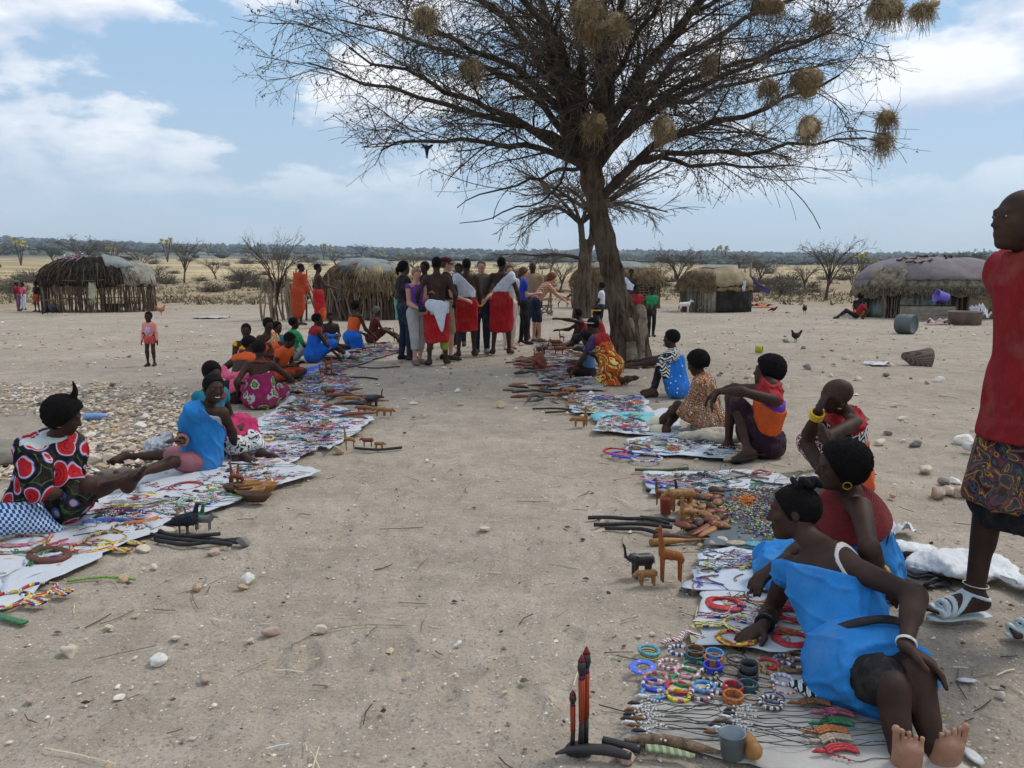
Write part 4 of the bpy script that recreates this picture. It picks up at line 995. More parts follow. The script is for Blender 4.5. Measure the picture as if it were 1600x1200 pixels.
    B3, R3 = spawn(B2, np.maximum(R2, .004), 4, .42, 1.1, 4, rg, .25, -.05, .25, .7, .6, .5)
    lowz = 3.05
    def ok(Bx):   # keep the air under the crown clear, let only a few sprays hang low
        e = Bx.mean(1); h = np.hypot(e[:, 0]-b[0], e[:, 1]-b[1]); return (e[:, 2] > 2.75+.13*h-rg.random(len(e))**6*1.1)
    k1 = ok(B1); k2 = ok(B2) & np.repeat(k1, 8); k3 = ok(B3) & np.repeat(k2, 4)
    R1 = np.maximum(R1, .007); R2 = np.maximum(R2*.8, .0042); R3 = np.maximum(R3*.7, .0027)
    V, Q = tubes_batch(B1[k1], R1[k1], 4); obj('branches', mesh_np('branches', V-b, Q, BARK), root, kind='stuff')
    V, Q = join_vf([tubes_batch(B2[k2], R2[k2], 3), tubes_batch(B3[k3], R3[k3], 3)]); obj('twigs', mesh_np('twigs', V-b, Q, TWIGM), root, kind='stuff')
    n = 60000; src = B3[k3]; idx = rg.integers(0, len(src), n)
    f = rg.random(n); i0 = rg.integers(0, 3, n); lp = src[idx, i0]*(1-f[:, None])+src[idx, i0+1]*f[:, None]+rg.normal(size=(n, 3))*.012
    cl = nz(lp, .9, 3, 2)+.75*np.exp(-((lp[:, 0]-b[0])**2+(lp[:, 1]-b[1])**2)/6); lp = lp[cl > rg.normal(size=n)*.35+.05]
    V, Q = leaves_batch(lp, rg.uniform(.010, .024, len(lp)), rg); obj('leaves', mesh_np('leaves', V-b, Q, LEAFD, False), root, kind='stuff')
    return B2, b
TREE_B2, TREE_B = big_tree()
def second_tree():
    g = G(910, 497); y0 = g[1]; q = lambda u, v, dy=0: P(u, v, y0+dy); rg = np.random.default_rng(4)
    root = empty('acacia_tree', (g[0], g[1], 0), label='smaller twin stemmed acacia standing just behind the leaning trunk', cat='tree'); b = V3(g[0], g[1], 0)
    F = Field(.05); F.cap(q(908, 502), q(912, 440), .36, .25, .08); F.cap(q(912, 440), q(914, 405), .25, .25, .08)
    F.cap(q(914, 408), q(907, 350), .14, .10, .08); F.cap(q(914, 405), q(924, 375), .16, .13, .08); F.cap(q(924, 375), q(926, 330), .13, .09, .08)
    V, Q = F.mesh(); N = vnorm(V, Q); V = V+N*(nz(V*V3(1, 1, .15), 9, 5, 3)*.04)[:, None]; obj('trunk', mesh_np('trunk', V-b, Q, BARKF), root)
    L = []
    for i in range(20):
        a = i*.33+rg.normal()*.1; s0 = q(907 if i % 2 else 926, 350 if i % 2 else 335); rr = rg.uniform(1.6, 3.6)
        L.append(resample([s0, s0+V3(math.cos(a)*rr*.4, math.sin(a)*rr*.4, .8), s0+V3(math.cos(a)*rr, math.sin(a)*rr, rg.uniform(-.3, 1.7))], 8))
    L.append(resample([q(910, 405), q(880, 396), q(855, 400), q(815, 398)], 8))
    LP = np.array(L); LR = np.tile(np.linspace(.07, .02, 8), (len(L), 1)); B1, R1 = spawn(LP, LR, 9, 1.3, .8, 6, rg, .2, .05, .2, .5, .5); B2, R2 = spawn(B1, np.maximum(R1, .014), 7, .6, .9, 4, rg, .2, 0, .2, .6, .6)
    V, Q = tubes_batch(LP, LR, 5); obj('limbs', mesh_np('limbs', V-b, Q, BARK), root)
    V, Q = join_vf([tubes_batch(B1, np.maximum(R1, .013), 3), tubes_batch(B2, np.maximum(R2, .009), 3)]); obj('twigs', mesh_np('twigs', V-b, Q, TWIGM), root, kind='stuff')
second_tree()
# weaver nests hanging in the big tree
STRAW = mat('straw', (.46, .36, .22), .95, .35, 18, .5, 80, .01, .1); STRAWD = mat('straw_dark', (.38, .28, .16), .95, .35, 18, .5, 80, .01, .1)
def nest(u, v, w, h, dy, label, seed, m):
    c = tp(u, v, dy-.6); s = np.linalg.norm(c-CAMP)/FPX; rx, rz = w*s/2*.70, h*s/2*.65; rg = np.random.default_rng(seed)
    F = Field(max(.018, rx/9)); F.ell(c, (rx, rx*.9, rz), None, .03)
    for _ in range(4): o = rg.normal(size=3)*V3(rx, rx, rz)*.4; F.ell(c+o, V3(rx, rx, rz)*.55, None, .06)
    V, Q = F.mesh(); V += vnorm(V, Q)*(nz(V, 30, seed, 3)*.02)[:, None]
    o = obj('weaver_nest', mesh_np('weaver_nest', V-c, Q, m), None, c, label=label, cat='bird nest')
    n = 420; d = rg.normal(size=(n, 3)); d /= np.linalg.norm(d, axis=1, keepdims=True); p = d*V3(rx, rx*.9, rz)
    t = np.cross(d, rg.normal(size=(n, 3))); t /= np.linalg.norm(t, axis=1, keepdims=True); t[:, 2] -= .5*rg.random(n)
    ln = rg.uniform(.06, .17, n)[:, None]; hang = (rg.random(n) < .35)
    mid = p+t*ln*.6+d*.012; end = mid+t*ln*.5+d*.03*rg.random((n, 1)); end[hang, 2] -= rg.uniform(.04, .18, hang.sum())
    V, Q = tubes_batch(np.stack([p-t*ln*.2, mid, end], 1), np.full((n, 3), .0028), 3)
    obj('straws', mesh_np('straws', V, Q, m), o, kind='stuff'); return o
for i, (u, v, w, h, dy, lb) in enumerate([
    (664, 26, 40, 36, -1.0, 'round straw nest in the upper left of the crown'), (738, 105, 36, 30, -.7, 'loose straw nest left of the main limbs'), (926, 192, 34, 42, -.5, 'round pale nest directly above the trunk fork'),
    (1036, 200, 38, 42, -.5, 'shaggy nest on the first right hand limb'), (1111, 95, 22, 26, .2, 'small hanging nest between two steep limbs'), (1261, 124, 56, 40, -.9, 'largest straw nest, on the long right limb'),
    (1201, 135, 26, 20, -.7, 'flat nest just left of the largest one'), (1265, 199, 34, 44, -1.2, 'oblong nest hanging below the long right limb'), (1385, 184, 22, 24, -1.0, 'upper of the two small nests at the right tips'),
    (1380, 219, 22, 26, -1.0, 'lower of the two small nests at the right tips'), (1375, 12, 32, 34, -1.2, 'nest at the top right, left of a touching pair'), (1396, 12, 26, 28, -1.1, 'nest at the top right, right of a touching pair'),
    (1440, 16, 32, 24, -1.2, 'outermost nest at the upper right'), (1284, 33, 26, 20, -.6, 'small dark nest high on the right'), (1199, 8, 52, 30, -.2, 'wide nest at the top edge right of centre'),
    (918, 15, 60, 40, -1.4, 'shaggy nest cluster at the top centre'), (960, 38, 44, 40, -1.3, 'drooping nest right of the shaggy cluster'), (922, 46, 40, 34, -1.4, 'drooping nest below the shaggy cluster')]):
    nest(u, v, w, h, dy, lb, i+1, STRAW if i % 3 != 2 else STRAWD)
# ---------------------------------------------------------------- huts, fence, yard things
STICKM = mat('stick_grey', srgb(134, 116, 98), .95, .35, 5, .4, 40, .01, .1); STICKD = mat('stick_brown', srgb(92, 76, 62), .95, .35, 5, .4, 40, .01, .1)
BRUSHD = mat('brush_dark', (.035, .030, .024), 1, .5, 6, .9, 30, .06, .05); THATCH = mat('thatch', srgb(172, 150, 116), .95, .38, 5, .9, 30, .05, .05, col2=srgb(112, 94, 72))
TARPP = mat('tarp_mauve', srgb(124, 115, 116), .85, .18, 2.2, .5, 7, .04, .2); TARPG = mat('tarp_grey', srgb(132, 136, 132), .8, .2, 2.5, .5, 8, .04, .2); TARPT = mat('tarp_tan', srgb(156, 142, 112), .9, .25, 3, .5, 9, .04, .1)
DARKM = mat('dark_brown_sheet', (.035, .031, .026), .95, .5, 3, .4, 20, .02, .1); RUST = mat('tin_rusty', srgb(118, 104, 96), .7, .3, 4, .3, 20, .01, .3); PLANK = mat('plank_grey', srgb(132, 124, 112), .9, .3, 6, .5, 30, .01, .1)  # DARKM: near-black brown for inner walls, doorway and crate top
SHOEGR = mat('sack_dusty', srgb(176, 172, 164), .9, .2, 4, .4); RAGW = mat('rag_white', srgb(206, 206, 208), .85, .15, 6, .3, 20, .02); SACKM = mat('sack_white', srgb(212, 212, 210), .7, .12, 4, .4, 26, .02, .3)
def corr(name, c1, c2, sc):
    if name in MATS: return MATS[name]
    m, t, b = bsdf_mat(name); v = coord(t); w = t.n('ShaderNodeTexWave'); w.inputs['Scale'].default_value = sc; w.bands_direction = 'X'; t.l(v, w.inputs['Vector'])
    t.l(t.mix(t.ramp(noise(t, v, 3, 5, .6), [(.4, 0), (.6, 1)]), c1, c2), b.inputs['Base Color']); b.inputs['Roughness'].default_value = .5; b.inputs['Metallic'].default_value = .3; bump(t, b, w.outputs[1], .6, .02); MATS[name] = m; return m
TIN = corr('tin_sheet', srgb(150, 160, 158), srgb(110, 118, 116), 5); TING = corr('tin_green', srgb(104, 120, 112), srgb(78, 84, 80), 5)
STK = []
for i in range(5):
    rg = np.random.default_rng(i); z = np.linspace(0, 1, 6); w = np.cumsum(rg.normal(size=(6, 2))*.014, 0)
    STK.append([mesh_np('stick', *tube(np.c_[w, z], np.linspace(.024, .016, 6)*rg.uniform(.75, 1.1), 5, False), m) for m in (STICKM, STICKD)])
def stick(parent, p0, p1, k=None, m=0, th=1.0, name='stick'):
    p0, p1 = np.asarray(p0, float), np.asarray(p1, float); d = p1-p0; L = np.linalg.norm(d)
    o = bpy.data.objects.new(name, STK[random.randrange(5)][m]); o.location = p0; o.rotation_euler = Vector(d).to_track_quat('Z', 'Y').to_euler(); o.scale = (th, th, L); link(o, parent); return o
class Hut:
    def __init__(s, label, u0, u1, vt, vb, depth=.75, wall=.55, pw=.75):
        g = G((u0+u1)/2, vb); k = g[1]/FPX; s.a = (u1-u0)/2*k; f = 1+(s.a*min(depth, .8)*.85)/g[1]; s.a *= f*.97; g = g*V3(f, 1, 1); k *= f**.5; s.b = s.a*depth if depth < 1 else depth; s.h = (vb-vt)*k*1.01; s.zw = s.h*wall; s.pw = pw
        s.c = V3(g[0], g[1]+s.b*.85, 0); s.e = empty('hut', s.c, 0, label=label, cat='hut'); s.k = k; s.seed = int(u0)
    def ell(s, th, f=1.0): return V3(math.cos(th)*s.a*f, math.sin(th)*s.b*f, 0)
    def dome(s, name, m, th0, th1, t0, t1, off=0, n=(40, 14), noise_=.05, label=None, ruff=0, out=1.03):
        th = np.radians(np.linspace(th0, th1, n[0])); t = np.linspace(t0, t1, n[1]); T, H = np.meshgrid(t, th, indexing='ij')
        H = H+0*T; Tt = T.copy()
        if ruff:
            rg = np.random.default_rng(s.seed+int(th0)); Tt[0] += -ruff*rg.random(n[0])
            Tt[-1] += ruff*.5*rg.normal(size=n[0]) if t1 < 1 else 0
        c = np.cos(np.clip(Tt, -.3, 1)*math.pi/2); r = np.abs(c)**s.pw*out; z = s.zw+(s.h-s.zw)*np.sin(np.clip(Tt, -.3, 1)*math.pi/2)
        z = np.where(Tt < 0, s.zw+(s.h-s.zw)*Tt*1.5, z); r = np.where(Tt < 0, out+.01, r)
        V = np.stack([np.cos(H)*s.a*r, np.sin(H)*s.b*r, z], -1); dirn = V/np.linalg.norm(V, axis=-1, keepdims=True)
        V = V+dirn*((nz(V, 2.2, s.seed % 5, 3)+nz(V, 7, 3, 2)*.4)*noise_+off)[..., None]; N0, N1 = n[1], n[0]
        i = np.arange(N0-1)[:, None]*N1; j = np.arange(N1-1)[None, :]
        F = np.stack([i+j, i+j+1, i+N1+j+1, i+N1+j], -1).reshape(-1, 4)
        me = mesh_np(name, V.reshape(-1, 3), F, m); o = obj(name, me, s.e)
        so = o.modifiers.new('t', 'SOLIDIFY'); so.thickness = .035
        if label: o['label'] = label
        return o
    def sticks(s, n, th0, th1, h0=.0, h1=None, m=(0, 1), jit=.05, th_=1.0, f=1.0):
        for i in range(n):
            t = R_(th0+(th1-th0)*(i+random.random()*.7)/n); a = s.ell(t, f); hh = (h1 or s.zw*1.05)*random.uniform(.93, 1.06)
            stick(s.e, a+V3(random.gauss(0, .02), random.gauss(0, .02), h0-.03), a*.99+V3(random.gauss(0, jit), random.gauss(0, jit), hh), m=random.choice(m), th=random.uniform(.8, 1.35)*th_)
    def rail(s, z, th0, th1, m=0, r=.018, f=1.02, name='rail'):
        th = np.radians(np.linspace(th0, th1, 16)); p = np.stack([np.cos(th)*s.a*f, np.sin(th)*s.b*f, z+nz(np.c_[th*3, th*0, th*0], 1, 2)*.03], -1)
        obj(name, mesh_np(name, *tube(p, r, 5, False), (STICKM, STICKD)[m]), s.e)
    def panel(s, name, m, th0, th1, z0, z1, f=.985, n=10, label=None, wob=.02):
        th = np.radians(np.linspace(th0, th1, n)); z = np.linspace(z0, z1, 5); Z, H = np.meshgrid(z, th, indexing='ij')
        V = np.stack([np.cos(H)*s.a*f, np.sin(H)*s.b*f, Z], -1); V[..., :2] *= (1+nz(V, 4, 3, 2)*wob)[..., None]; V[-1, :, 2] += np.random.default_rng(n).normal(size=n)*.02
        i = np.arange(4)[:, None]*n; j = np.arange(n-1)[None, :]; F = np.stack([i+j, i+j+1, i+n+j+1, i+n+j], -1).reshape(-1, 4)
        o = obj(name, mesh_np(name, V.reshape(-1, 3), F, m), s.e); so = o.modifiers.new('t', 'SOLIDIFY'); so.thickness = .012
        if label: o['label'] = label
        return o
    def fringe(s, m, th0, th1, t=0.0, L=.3, n=500, w=.018, name='thatch_fringe', up=.0):
        rg = np.random.default_rng(s.seed+7); th = np.radians(rg.uniform(th0, th1, n)); tt = t+rg.random(n)*up; c = np.cos(tt*math.pi/2)**s.pw*1.06
        p = np.stack([np.cos(th)*s.a*c, np.sin(th)*s.b*c, s.zw+(s.h-s.zw)*np.sin(tt*math.pi/2)+.03], -1); o = np.stack([np.cos(th), np.sin(th), 0*th], -1)
        ln = rg.uniform(.4, 1.1, n)[:, None]*L; slope = tt[:, None]/max(up, .01)*.5*(up > 0)
        p1 = p+o*ln*(.12+slope)+rg.normal(size=(n, 3))*.02-V3(0, 0, 1)*ln*.5; p2 = p+o*ln*(.2+slope*1.6)+rg.normal(size=(n, 3))*.04-V3(0, 0, 1)*ln
        V, Q = tubes_batch(np.stack([p, p1, p2], 1), np.full((n, 3), w*.5), 3); obj(name, mesh_np(name, V, Q, m), s.e, kind='stuff')
def rag(parent, p, w, h, m, seed=0, name='rag', off=V3(0, 0, 0), face=None):
    rg = np.random.default_rng(seed); n = 8; u, v = np.meshgrid(np.linspace(-.5, .5, n), np.linspace(0, 1, n)); V = np.stack([u*w*(1-.4*v), 0*u, -v*h], -1)
    V += (np.sin(u*9+seed)*.06*w+nz(V, 9/w*.3, seed % 7, 2)*.05)[..., None]*V3(.2, 1, .1); V[-1, :, 2] += rg.normal(size=n)*h*.1
    i = np.arange(n-1)[:, None]*n; j = np.arange(n-1)[None]; F = np.stack([i+j, i+j+1, i+n+j+1, i+n+j], -1).reshape(-1, 4)
    return obj(name, mesh_np(name, V.reshape(-1, 3)+np.asarray(p), F, m), parent)

# hut 1: open stick hut on the left
H = Hut('large hut of upright sticks with dark brush roof and torn cloth on top, far left', 70, 243, 403, 488, .62, .50, .60)
H.sticks(112, 180, 360, h1=H.zw*1.06, th_=1.15, m=(1, 1, 0)); H.sticks(46, 0, 180, m=(1,))
H.rail(H.zw*.98, 180, 262); H.rail(H.zw*1.14, 232, 300); H.rail(H.zw*.42, 182, 255); H.rail(H.zw*.5, 250, 356, 1); H.rail(H.zw*.9, 260, 358, 1)
H.dome('brush_roof', BRUSHD, 0, 360, 0.0, 1, 0, (60, 14), .06, ruff=.10)
for t in range(190, 356, 7):   # bent ribs show through the brush
    th = R_(t); p = [H.ell(th, max(math.cos(q*math.pi/2), .001)**H.pw*1.06)+V3(0, 0, H.zw+(H.h-H.zw)*math.sin(q*math.pi/2)+.02) for q in np.linspace(-.0, .9, 8)]
    obj('rib', mesh_np('rib', *tube(resample(p, 8)+np.random.normal(size=(8, 3))*.012, .014, 4, False), STICKD if t % 2 else STICKM), H.e)
H.fringe(STICKD, 185, 330, 0, .26, 360, .02, 'loose_brush', .5)
H.dome('roof_sheet', mat('bark_sheet', srgb(140, 136, 124), .9, .35, 5, .6, 20, .03), 312, 372, .0, .62, .05, (16, 8), .03, label='pale weathered sheets hanging over the right end', ruff=.1)
H.dome('roof_sheet', TARPG, 296, 330, .42, .82, .085, (12, 6), .03, ruff=.08)
for i in range(26):
    q = H.ell(R_(random.uniform(238, 278)), random.uniform(.5, .78)); zt = H.zw+(H.h-H.zw)*random.uniform(.74, .97); a = V3(q[0], q[1], zt+.12); b = a+V3(random.gauss(0, .18), random.uniform(-.12, .05), random.uniform(-.30, .12))
    obj('torn_cloth', mesh_np('torn_cloth', *tube(resample([a, (a+b)/2+V3(random.gauss(0, .06), -.04, .02), b], 5), .022, 4, False), [RAGW, mat('rag_pink', srgb(190, 130, 140), .9, .2), mat('rag_blue', srgb(120, 130, 165), .9, .2)][i % 3]), H.e)
stick(H.e, H.ell(R_(247), 1.04), H.ell(R_(247), .96)+V3(0, 0, H.h*.95), m=1, th=2.2, name='post')
rag(H.e, H.ell(R_(282), 1.05)+V3(0, 0, H.zw*1.06), .28, .75, mat('rag_cream', srgb(176, 174, 150), .9, .2), 3)
rag(H.e, H.ell(R_(300), .9)+V3(0, 0, .35), .8, .36, mat('rag_dark', (.03, .03, .035), .9, .3), 5)

# hut 2: brush hut behind the herdsmen
H = Hut('brush hut with grey tarpaulin roof and hanging straw behind the two herdsmen', 508, 640, 408, 500, .7, .50, .7)
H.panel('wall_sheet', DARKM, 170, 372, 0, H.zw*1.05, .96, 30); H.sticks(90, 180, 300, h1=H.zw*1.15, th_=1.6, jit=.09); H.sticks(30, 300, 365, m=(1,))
H.dome('roof', THATCH, 0, 360, -.02, 1, 0, (50, 12), .07, ruff=.08); H.dome('roof_sheet', TARPG, 215, 395, .30, 1, .05, (30, 10), .05, label='grey tarpaulin across the top', ruff=.1); H.dome('roof_sheet', mat('tarp_black', (.05, .055, .06), .6, .3), 232, 262, .2, .5, .09, (10, 6), .04); H.dome('roof_sheet', TARPT, 265, 300, .0, .42, .08, (10, 6), .05, ruff=.1)
H.fringe(THATCH, 200, 370, 0, .5, 900, .022, up=.7)
rag(H.e, H.ell(R_(242), 1.1)+V3(0, 0, H.zw*1.3), .22, .6, mat('rag_pale_blue', srgb(165, 185, 205), .9, .2), 8); rag(H.e, H.ell(R_(318), 1.1)+V3(0, 0, H.zw*.75), .26, .75, mat('rag_teal', srgb(110, 170, 160), .9, .2), 9)
V, Q = lathe([(.02, 0), (.5, .02), (.56, .08), (.48, .05), (.02, .03)], 24, ell=(1, .8)); Rt = np.array([[1, 0, 0], [0, 0, -1], [0, 1, 0]]); obj('straw_mat', mesh_np('straw_mat', V@Rt.T*V3(.8, 1, 1.3)+H.ell(R_(342), 1.12)+V3(0, -.1, .62), Q, THATCH), H.e)
for i in range(26):
    t = R_(random.uniform(205, 262)); a = H.ell(t, random.uniform(1.1, 1.3)); stick(H.e, a, a+V3(random.gauss(0, .35), random.uniform(-.1, .5), random.uniform(1.0, 1.7)), m=random.choice((0, 0, 1)), th=1.5)

# hut 3: behind the twin trunks
H = Hut('round thatched hut with pale tin and lattice walls behind the leaning trunk', 893, 1030, 411, 483, .8, .55, .72)
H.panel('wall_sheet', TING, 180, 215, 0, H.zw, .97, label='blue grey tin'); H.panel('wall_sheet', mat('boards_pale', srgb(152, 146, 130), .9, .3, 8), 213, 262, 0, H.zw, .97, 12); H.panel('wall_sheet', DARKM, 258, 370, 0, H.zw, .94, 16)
H.sticks(46, 185, 262, th_=1.1); H.sticks(44, 262, 358, th_=1.2)
for z in np.linspace(.15, .85, 8): H.rail(H.zw*z, 222, 242, 0, .012, 1.03)
for z in np.linspace(.35, .95, 7): H.rail(H.zw*z, 292, 322, 0, .018, 1.05)
H.dome('roof', THATCH, 0, 360, -.02, 1, 0, (50, 12), .05, ruff=.08); H.dome('roof_sheet', TARPG, 225, 325, .45, 1, .05, (24, 8), .04, label='grey sheet over the crown', ruff=.06); H.fringe(THATCH, 180, 360, 0, .34, 900, .02, up=.55)

# hut 4: thatched hut with the dark doorway
H = Hut('small thatched hut with tan tarpaulin and dark curtained doorway behind white goat', 1058, 1172, 420, 488, .8, .52, .72)
H.panel('wall_sheet', TING, 185, 238, 0, H.zw, .97, 12); H.panel('wall_sheet', mat('boards_pale', srgb(152, 146, 130), .9, .3, 8), 236, 262, 0, H.zw, 1.0, 8); H.sticks(30, 190, 262); H.panel('door_curtain', DARKM, 262, 352, 0, H.zw*1.2, 1.03, 16, label='dark brown curtain')
H.dome('roof', THATCH, 0, 360, -.02, 1, 0, (50, 12), .05, ruff=.08); H.dome('roof_sheet', TARPT, 255, 340, .1, .8, .06, (20, 8), .05, ruff=.08); H.dome('roof_sheet', mat('mat_brown', srgb(142, 118, 96), .95, .3, 5, .5), 222, 262, .1, .75, .05, (12, 8), .04, ruff=.08); H.dome('roof_sheet', TARPG, 215, 325, .72, .98, .08, (16, 5), .04); H.fringe(THATCH, 180, 260, 0, .3, 600, .02, up=.6)
stick(H.e, H.ell(R_(235), 1.12)+V3(0, 0, .1), H.ell(R_(255), 1.1)+V3(0, 0, H.zw*.85), th=1.6)
rag(H.e, H.ell(R_(305), 1.08)+V3(0, 0, H.zw*1.35), .18, .4, RAGW, 4)

# hut 5: long hut with mauve roof
H = Hut('long low hut with mauve tarpaulin roof and shaggy sacking edge, at right', 1338, 1566, 408, 498, 2.2, .48, .50)
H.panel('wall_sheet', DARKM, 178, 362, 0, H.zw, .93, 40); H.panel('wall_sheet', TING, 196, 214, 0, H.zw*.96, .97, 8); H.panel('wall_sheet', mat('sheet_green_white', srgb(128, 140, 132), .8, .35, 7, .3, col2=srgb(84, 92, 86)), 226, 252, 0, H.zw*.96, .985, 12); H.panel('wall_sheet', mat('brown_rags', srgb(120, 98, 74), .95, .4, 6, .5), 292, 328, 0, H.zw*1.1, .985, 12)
H.sticks(80, 182, 358, m=(1, 1, 0), th_=1.2, f=.96); H.sticks(9, 190, 340, m=(0,), th_=2.2, f=1.03)
for i in range(7):
    t = R_(276+i*2.6); p = H.ell(t, 1.0); V, Q = box(-.055, .055, -.012, .012, 0, H.zw*1.18); obj('plank', mesh_np('plank', V, Q, mat('plank_brown', srgb(120, 104, 80), .9, .3, 6, .4), False), H.e, p, (0, 0, .1))
stick(H.e, H.ell(R_(274), 1.03)+V3(0, 0, H.zw*1.2), H.ell(R_(296), 1.03)+V3(0, 0, H.zw*1.2), th=2.6, name='lintel')
SACKT = mat('sacking', srgb(150, 138, 116), .95, .4, 7, .8, 26, .05, col2=srgb(86, 78, 64))
H.dome('roof', SACKT, 0, 360, -.08, 1, 0, (90, 14), .06, ruff=.14, label='shaggy sacking underlayer'); H.dome('roof_sheet', TARPP, 176, 364, .20, 1, .06, (70, 14), .05, ruff=.05, label='mauve tarpaulin'); H.dome('roof_sheet', TARPP, 178, 200, .05, .3, .055, (14, 6), .05, ruff=.05); H.dome('roof_sheet', SACKT, 203, 230, .05, .42, .12, (14, 8), .08, ruff=.1); H.fringe(SACKT, 190, 350, .05, .28, 900, .035)
for a in ((210, 240, .75), (236, 262, .93), (262, 300, .9), (226, 246, .6)):
    th = np.radians(np.linspace(a[0], a[1], 8)); q = a[2]+np.linspace(-.08, .05, 8); p = [H.ell(t, max(math.cos(x*math.pi/2), .02)**H.pw*1.06)+V3(0, 0, H.zw+(H.h-H.zw)*math.sin(x*math.pi/2)+.10) for t, x in zip(th, q)]
    obj('branch', mesh_np('branch', *tube(np.array(p)+np.random.normal(size=(8, 3))*.04, .035, 5, False), STICKD), H.e)
# yard things by the long hut
def at(u, v): g = G(u, v); return g
g = at(1455, 502); e = empty('crate', g, .0, label='crate of long grey planks in front of the mauve roofed hut', cat='crate')
for i in range(3): V, Q = box(-.75, .75, -.02, .02, .04+i*.15, .175+i*.15); obj('plank', mesh_np('plank', V, Q, PLANK, False), e)
for sx in (-.72, .72): V, Q = box(sx-.03, sx+.03, .022, .6, 0, .49); obj('post', mesh_np('post', V, Q, PLANK, False), e)
V, Q = box(-.78, .78, .0, .62, .492, .52); obj('top_board', mesh_np('top_board', V, Q, DARKM, False), e)
tub = mat('plastic_violet', srgb(112, 98, 190), .5, .12, 4, 0, spec=.4)
V, Q = lathe([(0.001, 0), (.17, 0), (.20, .34), (.22, .355), (.215, .37), (.19, .355), (.155, .03), (.001, .03)], 24); M = np.array([[.25, 0, -.97], [0, 1, 0], [.97, 0, .25]])
obj('tub', mesh_np('tub', V@M.T, Q, tub), None, (g[0]+.62, g[1]+.3, .52+.20), label='violet plastic tub lying on its side on the plank crate', cat='tub')
g = at(1507, 507); V, Q = lathe([(.001, .02), (.44, .0), (.47, .36), (.50, .38), (.49, .40), (.45, .38), (.43, .05), (.001, .05)], 24); obj('basin', mesh_np('basin', V, Q, RUST), None, g, label='rusty dark round basin on the ground beside the crate', cat='basin')
def drum(u, v, r, L, m, label, rz, name='drum'):
    g = at(u, v); V, Q = lathe([(.001, 0), (r*.92, 0), (r, .02), (r, L*.3), (r*1.03, L*.33), (r, L*.36), (r, L*.64), (r*1.03, L*.67), (r, L*.7), (r, L-.02), (r*.92, L), (r*.88, L-.03), (.001, L-.03)], 28)
    M = np.array([[0, 0, 1], [0, 1, 0], [-1, 0, 0]]); obj(name, mesh_np(name, V@M.T, Q, m), None, (g[0], g[1]+.1, r), (0, 0, rz), label=label, cat='drum')
drum(1405, 521, .245, .42, mat('drum_grey', srgb(92, 100, 100), .6, .2, 5, .2), 'dented grey drum lying on its side on open ground', -.9)
drum(1183, 552, .075, .13, mat('tin_yellow', srgb(176, 176, 60), .5, .2, 6, 0), 'small yellow tin lying on bare ground behind the blue spotted dress', -.5, 'tin')
g = at(1430, 570); V, Q = lathe([(.001, 0), (.05, 0), (.22, .40), (.24, .41), (.22, .37), (.04, .03), (.001, .03)], 24)
bk = mat('basket_weave', srgb(122, 104, 92), .95, .3, 6, 0); fabric('basket_bands', srgb(126, 108, 96), 'check', (srgb(72, 60, 58),), 26)
M = np.array([[.1, 0, .99], [0, 1, 0], [-.99, 0, .1]]); obj('basket', mesh_np('basket', V@M.T, Q, MATS['basket_bands']), None, (g[0]-.22, g[1], .16), (0, .35, 0), label='brown woven cone basket lying on its side on bare ground', cat='basket')
def flatrag(u, v, w, d, m, label, name='scrap', h=.03, seed=0, cat=None, u2=None):
    g = at(u, v); n = 14; a, b = np.meshgrid(np.linspace(-.5, .5, n), np.linspace(-.5, .5, n)); rg = np.random.default_rng(seed)
    V = np.stack([a*w*(1+nz(np.stack([b*4, a*0, a*0+seed], -1), 1, 1)*.2), b*d*(1+nz(np.stack([a*4, a*0, a*0+seed], -1), 1, 2)*.3), 0*a], -1); V[..., 2] = np.abs(nz(V, 5/w, seed % 9, 3))*h*1.5+.012+h*.4*(1-4*b*b).clip(0, 1)*(1-4*a*a).clip(0, 1)
    i = np.arange(n-1)[:, None]*n; j = np.arange(n-1)[None]; F = np.stack([i+j, i+j+1, i+n+j+1, i+n+j], -1).reshape(-1, 4)
    return obj(name, mesh_np(name, V.reshape(-1, 3), F, m), None, (g[0], g[1], 0), label=label, cat=cat or 'scrap')
flatrag(1373, 570, .42, .3, RAGW, 'scrap of white sheeting with tan rubble, left of the cone basket', seed=1); flatrag(330, 497, 1.1, .9, SHOEGR, 'flattened whitish sack on bare ground left of the stick fence', 'sack', .035, 2)
flatrag(1188, 480, 1.1, .8, mat('cloth_orange_far', srgb(200, 90, 50), .9, .15), 'orange cloth spread on the ground beside the dark doorway hut', 'cloth', .1, 3); flatrag(1464, 507, .6, .4, mat('rag_mixed', srgb(186, 160, 154), .9, .3, 14), 'crumpled pale rags in front of the plank crate', 'rags', .1, 4)
flatrag(1530, 500, .5, .5, RAGW, 'white bundle beside the rusty basin', 'bundle', .3, 5); flatrag(1405, 835, .18, .12, RAGW, 'crumpled white cloth on the ground behind the red bead collar', 'cloth', .035, 6)
flatrag(1423, 560, .3, .2, STICKM, 'flat tan slab of wood above the cone basket', 'board', .02, 7); flatrag(80, 492, .6, .4, mat('rag_dark', (.03, .03, .035), .9, .3), 'dark heap beside the left end of the stick hut', 'heap', .2, 8)
